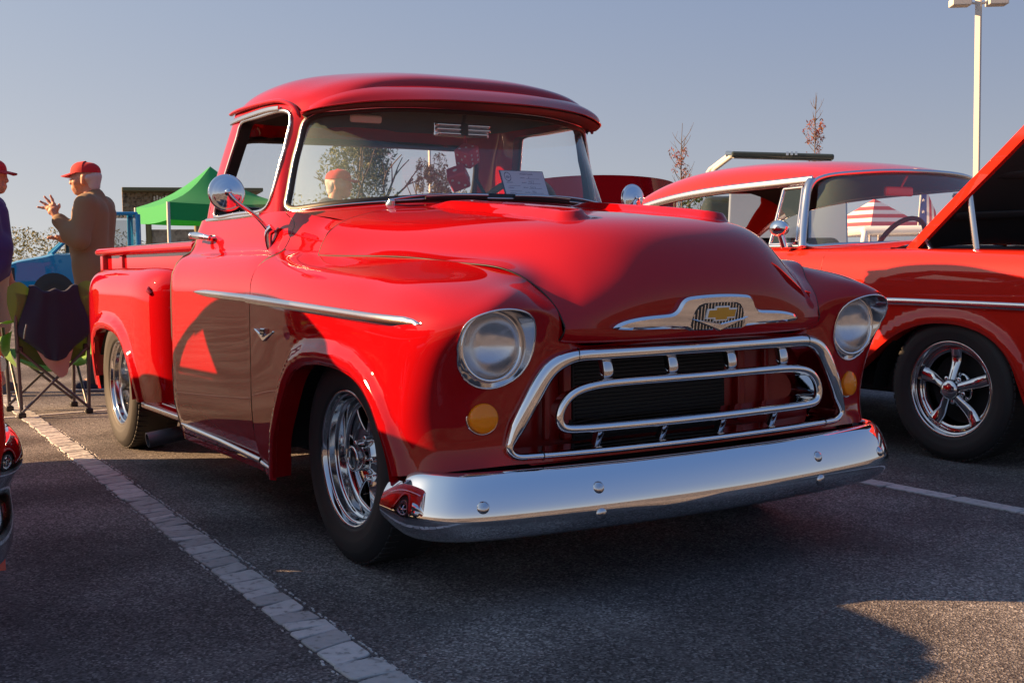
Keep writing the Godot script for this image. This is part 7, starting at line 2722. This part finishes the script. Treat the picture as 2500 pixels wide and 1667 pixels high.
func _poles() -> void:
	for q in [[Vector3(21.8, 0, -14.45), 6.95, "white twin-head parking lot light pole at the upper right", 0.0], [Vector3(48.2, 0, -30.0), 7.6, "far light pole whose lamp head peeks in at the right edge", 0.0], [Vector3(31.55, 0, -60.1), 9.6, "distant light pole seen through the pickup's rear window", 0.0]]:
		var T := thing("light_pole", q[2], "light pole", q[0], 0.0, "parking lot light poles")
		var h: float = q[1]
		var pm := Mb.new()
		rbox(pm, Transform3D(Basis(Vector3.UP, 0.35), Vector3(0, h * 0.5, 0)), Vector3(0.125, h, 0.125), 0.008, 2)
		put("pole", pm, M.pole_white, T)
		var b := Basis(Vector3.UP, -0.62)
		for s in [-1.0, 1.0]:
			var am := Mb.new()
			bar(am, Vector3(0, h - 0.14, 0), b * Vector3(s * 0.22, 0, 0) + Vector3(0, h - 0.10, 0), 0.03, 8)
			put("arm", am, M.pole_white, T)
			var hm := Mb.new()
			rbox(hm, Transform3D(b, b * Vector3(s * 0.42, 0, 0) + Vector3(0, h - 0.10, 0)), Vector3(0.44, 0.17, 0.36), 0.02, 2)
			put("lamp_head", hm, M.pole_white, T)

func _far_cars() -> void:
	# dark red car whose raised hood shows between cab and coupe
	var T := thing("old_car", "dark red old car with rounded hood raised, between pickup cab and coupe roof", "car", Vector3(5.35, 0, -7.2))
	var d := Vector3(-0.60, 0, 0.80)          # towards the camera
	var rt := Vector3(0.80, 0, 0.60)
	T.transform.basis = Basis(rt, Vector3.UP, d)
	var g := []
	for i in 9:
		var f := i / 8.0
		var row := PackedVector3Array()
		for j in 25:
			var a := lerpf(-1.0, 1.0, j / 24.0)
			var x := 0.93 * sin(a * 1.45) / sin(1.45)
			var bulge := 0.34 * (cos(a * 1.45) - cos(1.45)) / (1.0 - cos(1.45))
			row.append(Vector3(x, 1.0 + f * 0.78 + bulge * 0.30, -0.9 * (1.0 - f) * 0.6 + bulge * 0.9 - 0.2))
		g.append(row)
	for j in 25:
		pass
	var hm := Mb.new()
	put_grid(hm, g, Vector3(0, 0.8, -1.5))
	var g2 := []
	for r in g:
		var r2 := PackedVector3Array()
		for p in r:
			r2.append(p + Vector3(-p.x * 0.03, -0.02, -0.05))
		g2.append(r2)
	put_grid(hm, g2, Vector3(0, 1.5, 1.5))
	put_grid(hm, [g[8], g2[8]], Vector3(0, 0, 0))
	var hood := put("hood", hm, M.dark_red_paint, T)
	var em := Mb.new()
	for s in [0, 24]:
		var pth := []
		for r in g:
			pth.append(r[s])
		tube(em, pth, 0.02, 6)
	put("hood_edge", em, M.stainless, hood)
	var bm := Mb.new()
	rbox(bm, Transform3D(Basis(), Vector3(0, 0.62, -0.5)), Vector3(1.8, 0.66, 3.6), 0.22, 4)
	put("body", bm, M.dark_red_paint, T)
	for s in [-1.0, 1.0]:
		for z in [-1.7, 0.8]:
			var w := Mb.new()
			lathe(w, v2s([0.0005, 0.09, 0.20, 0.09, 0.33, 0.10, 0.35, 0.07, 0.35, -0.1]), Transform3D(Basis(Vector3(0, 0, s), Vector3(s, 0, 0), Vector3(0, 1, 0)), Vector3(s * 0.82, 0.35, z)), 24)
			put("wheel", w, M.tyre, T)
	# wagon with a raised hatch
	var W := thing("wagon", "grey wagon with its flat rear hatch raised above the coupe's roof", "car", Vector3(9.9, 0, -9.4))
	W.transform.basis = Basis(rt, Vector3.UP, d)
	box_part("body", W, Vector3(0, 0.85, -0.9), Vector3(1.75, 1.1, 3.4), 0.2, M.grey_green_paint)
	box_part("cabin", W, Vector3(0, 1.6, -1.2), Vector3(1.55, 0.55, 2.4), 0.15, M.grey_green_paint)
	var hb := Basis(Vector3(1, 0, 0), 0.10) * Basis(Vector3(0, 0, 1), -0.05)
	var lid := box_part("hatch", W, Vector3(0.28, 2.42, 0.30), Vector3(1.42, 0.085, 0.95), 0.03, M.grey_green_paint, hb)
	box_part("hatch_lining", W, Vector3(0.28, 2.37, 0.29), Vector3(1.36, 0.02, 0.90), 0.008, M.grey_paint, hb)
	var lt := Mb.new()
	for k in 3:
		box(lt, Vector3(0.34 + k * 0.06, 2.40, 0.785), Vector3(0.035, 0.05, 0.01), 0.003)
	put("hatch_letters", lt, M.soft_chrome, W)
	for s in [[-0.44, 0.0], [-0.38, 0.12]]:
		var sm := Mb.new()
		tube(sm, vs([s[0], 2.42, 0.30 + s[1], s[0] - 0.22, 2.26, 0.05 + s[1], s[0] - 0.42, 1.95, -0.3 + s[1]]), 0.035, 8)
		put("hatch_arm", sm, M.pole_white, W)
	# seen through the coupe's glass: white car, blue-grey hood with stripes, striped tent, flag
	var C := thing("white_car", "low white car seen through the coupe's windshield", "car", Vector3(8.35, 0, -5.1))
	C.transform.basis = Basis(rt, Vector3.UP, d)
	box_part("body", C, Vector3(0, 0.55, -0.6), Vector3(1.75, 0.6, 3.8), 0.2, M.white_paint)
	box_part("roof", C, Vector3(0, 1.24, -1.0), Vector3(1.35, 0.10, 1.5), 0.05, M.white_paint)
	for s in [-1.0, 1.0]:
		var pm := Mb.new()
		tube(pm, vs([s * 0.62, 1.24, -0.3, s * 0.76, 0.86, 0.1]), 0.035, 8)
		tube(pm, vs([s * 0.62, 1.24, -1.7, s * 0.76, 0.86, -2.1]), 0.05, 8)
		put("pillar", pm, M.white_paint, C)
	var wq := Mb.new()
	wq.quad(Vector3(-0.7, 0.86, 0.08), Vector3(0.7, 0.86, 0.08), Vector3(0.6, 1.22, -0.3), Vector3(-0.6, 1.22, -0.3), Vector3(0, 1, 1))
	put("windshield", wq, M.dark_glass, C)
	var H := thing("striped_hood_car", "blue-grey car with two dark stripes on its raised hood, seen through the coupe's windshield", "car", Vector3(6.25, 0, -5.0))
	H.transform.basis = Basis(rt, Vector3.UP, d)
	var hb2 := Basis(Vector3(0, 0, 1), -0.12) * Basis(Vector3(1, 0, 0), 0.95)
	box_part("body", H, Vector3(-0.1, 0.55, -0.8), Vector3(1.7, 0.62, 2.2), 0.2, M.grey_blue_paint)
	box_part("hood", H, Vector3(-0.15, 1.12, 0.35), Vector3(1.15, 0.04, 1.15), 0.02, M.grey_blue_paint, hb2)
	for k in [-0.12, 0.16]:
		box_part("hood_stripe", H, Vector3(-0.15, 1.12, 0.35) + hb2 * Vector3(k, 0.024, 0), Vector3(0.07, 0.006, 1.12), 0.002, M.lamp_black, hb2)
	var S := thing("striped_canopy", "red and white striped canopy roof seen through the coupe's windshield", "canopy", Vector3(27.6, 0, -22.5))
	S.transform.basis = Basis(rt, Vector3.UP, d).rotated(Vector3.UP, 0.5)
	for k in 9:
		var f0 := k / 9.0
		var f1 := (k + 1) / 9.0
		var sm := Mb.new()
		for q in [[Vector3(-1.4, 0, 1.4), Vector3(1.4, 0, 1.4)], [Vector3(1.4, 0, 1.4), Vector3(1.4, 0, -1.4)], [Vector3(1.4, 0, -1.4), Vector3(-1.4, 0, -1.4)], [Vector3(-1.4, 0, -1.4), Vector3(-1.4, 0, 1.4)]]:
			var pk := Vector3(0, 1.15, 0)
			var a: Vector3 = q[0].lerp(pk, f0) + Vector3(0, 1.65, 0)
			var b: Vector3 = q[1].lerp(pk, f0) + Vector3(0, 1.65, 0)
			var c: Vector3 = q[1].lerp(pk, f1) + Vector3(0, 1.65, 0)
			var e: Vector3 = q[0].lerp(pk, f1) + Vector3(0, 1.65, 0)
			sm.quad(a, b, c, e, Vector3((q[0] + q[1]).x, 1.5, (q[0] + q[1]).z))
		put("cloth_stripe", sm, M.stripe_red if k % 2 == 0 else M.stripe_white, S)
	for q in [Vector3(-1.35, 0, 1.35), Vector3(1.35, 0, 1.35), Vector3(1.35, 0, -1.35), Vector3(-1.35, 0, -1.35)]:
		var pm := Mb.new()
		bar(pm, q, q + Vector3(0, 1.7, 0), 0.04, 8)
		put("pole", pm, M.pole_white, S)
	var F := thing("feather_flag", "tall feather flag with white stars on blue and red stripes, behind the coupe's mirror", "flag", Vector3(8.62, 0, -5.35))
	F.transform.basis = Basis(rt, Vector3.UP, d)
	var bl := Mb.new()
	put_grid(bl, surf([vs([-0.07, 0.9, 0, 0.0, 0.9, 0.01]), vs([-0.08, 1.3, 0.01, 0.0, 1.3, 0.015]), vs([-0.05, 1.66, 0, 0.0, 1.68, 0.0])], 4, 5), Vector3(0, 0, 1), false, false, true)
	put("blue_field", bl, M.flag_blue, F)
	for k in 4:
		var sm := Mb.new()
		var x0 := 0.0 + k * 0.028
		put_grid(sm, surf([vs([x0, 0.9, 0.01, x0 + 0.028, 0.9, 0.012]), vs([x0, 1.3, 0.015, x0 + 0.028, 1.28, 0.017]), vs([x0 * 0.9, 1.68 - k * 0.06, 0.0, (x0 + 0.028) * 0.9, 1.62 - k * 0.06, 0.0])], 3, 5), Vector3(0, 0, 1), false, false, true)
		put("flag_stripe", sm, M.stripe_white if k % 2 == 0 else M.stripe_red, F)
	for k in 5:
		var st := Mb.new()
		var q := PackedVector2Array()
		for i in 10:
			var a := TAU * i / 10 + PI / 2
			var r := 0.020 if i % 2 == 0 else 0.008
			q.append(Vector2(-0.04 + cos(a) * r, 1.05 + k * 0.13 + sin(a) * r))
		plate(st, q, 0.004, 0.0, func(x: float, y: float, h: float) -> Vector3: return Vector3(x, y, 0.016 + h))
		put("star", st, M.stripe_white, F)
	var fp := Mb.new()
	tube(fp, vs([-0.09, 0, 0, -0.09, 1.3, 0, -0.06, 1.70, 0]), 0.008, 6)
	put("flag_pole", fp, M.pole_white, F)
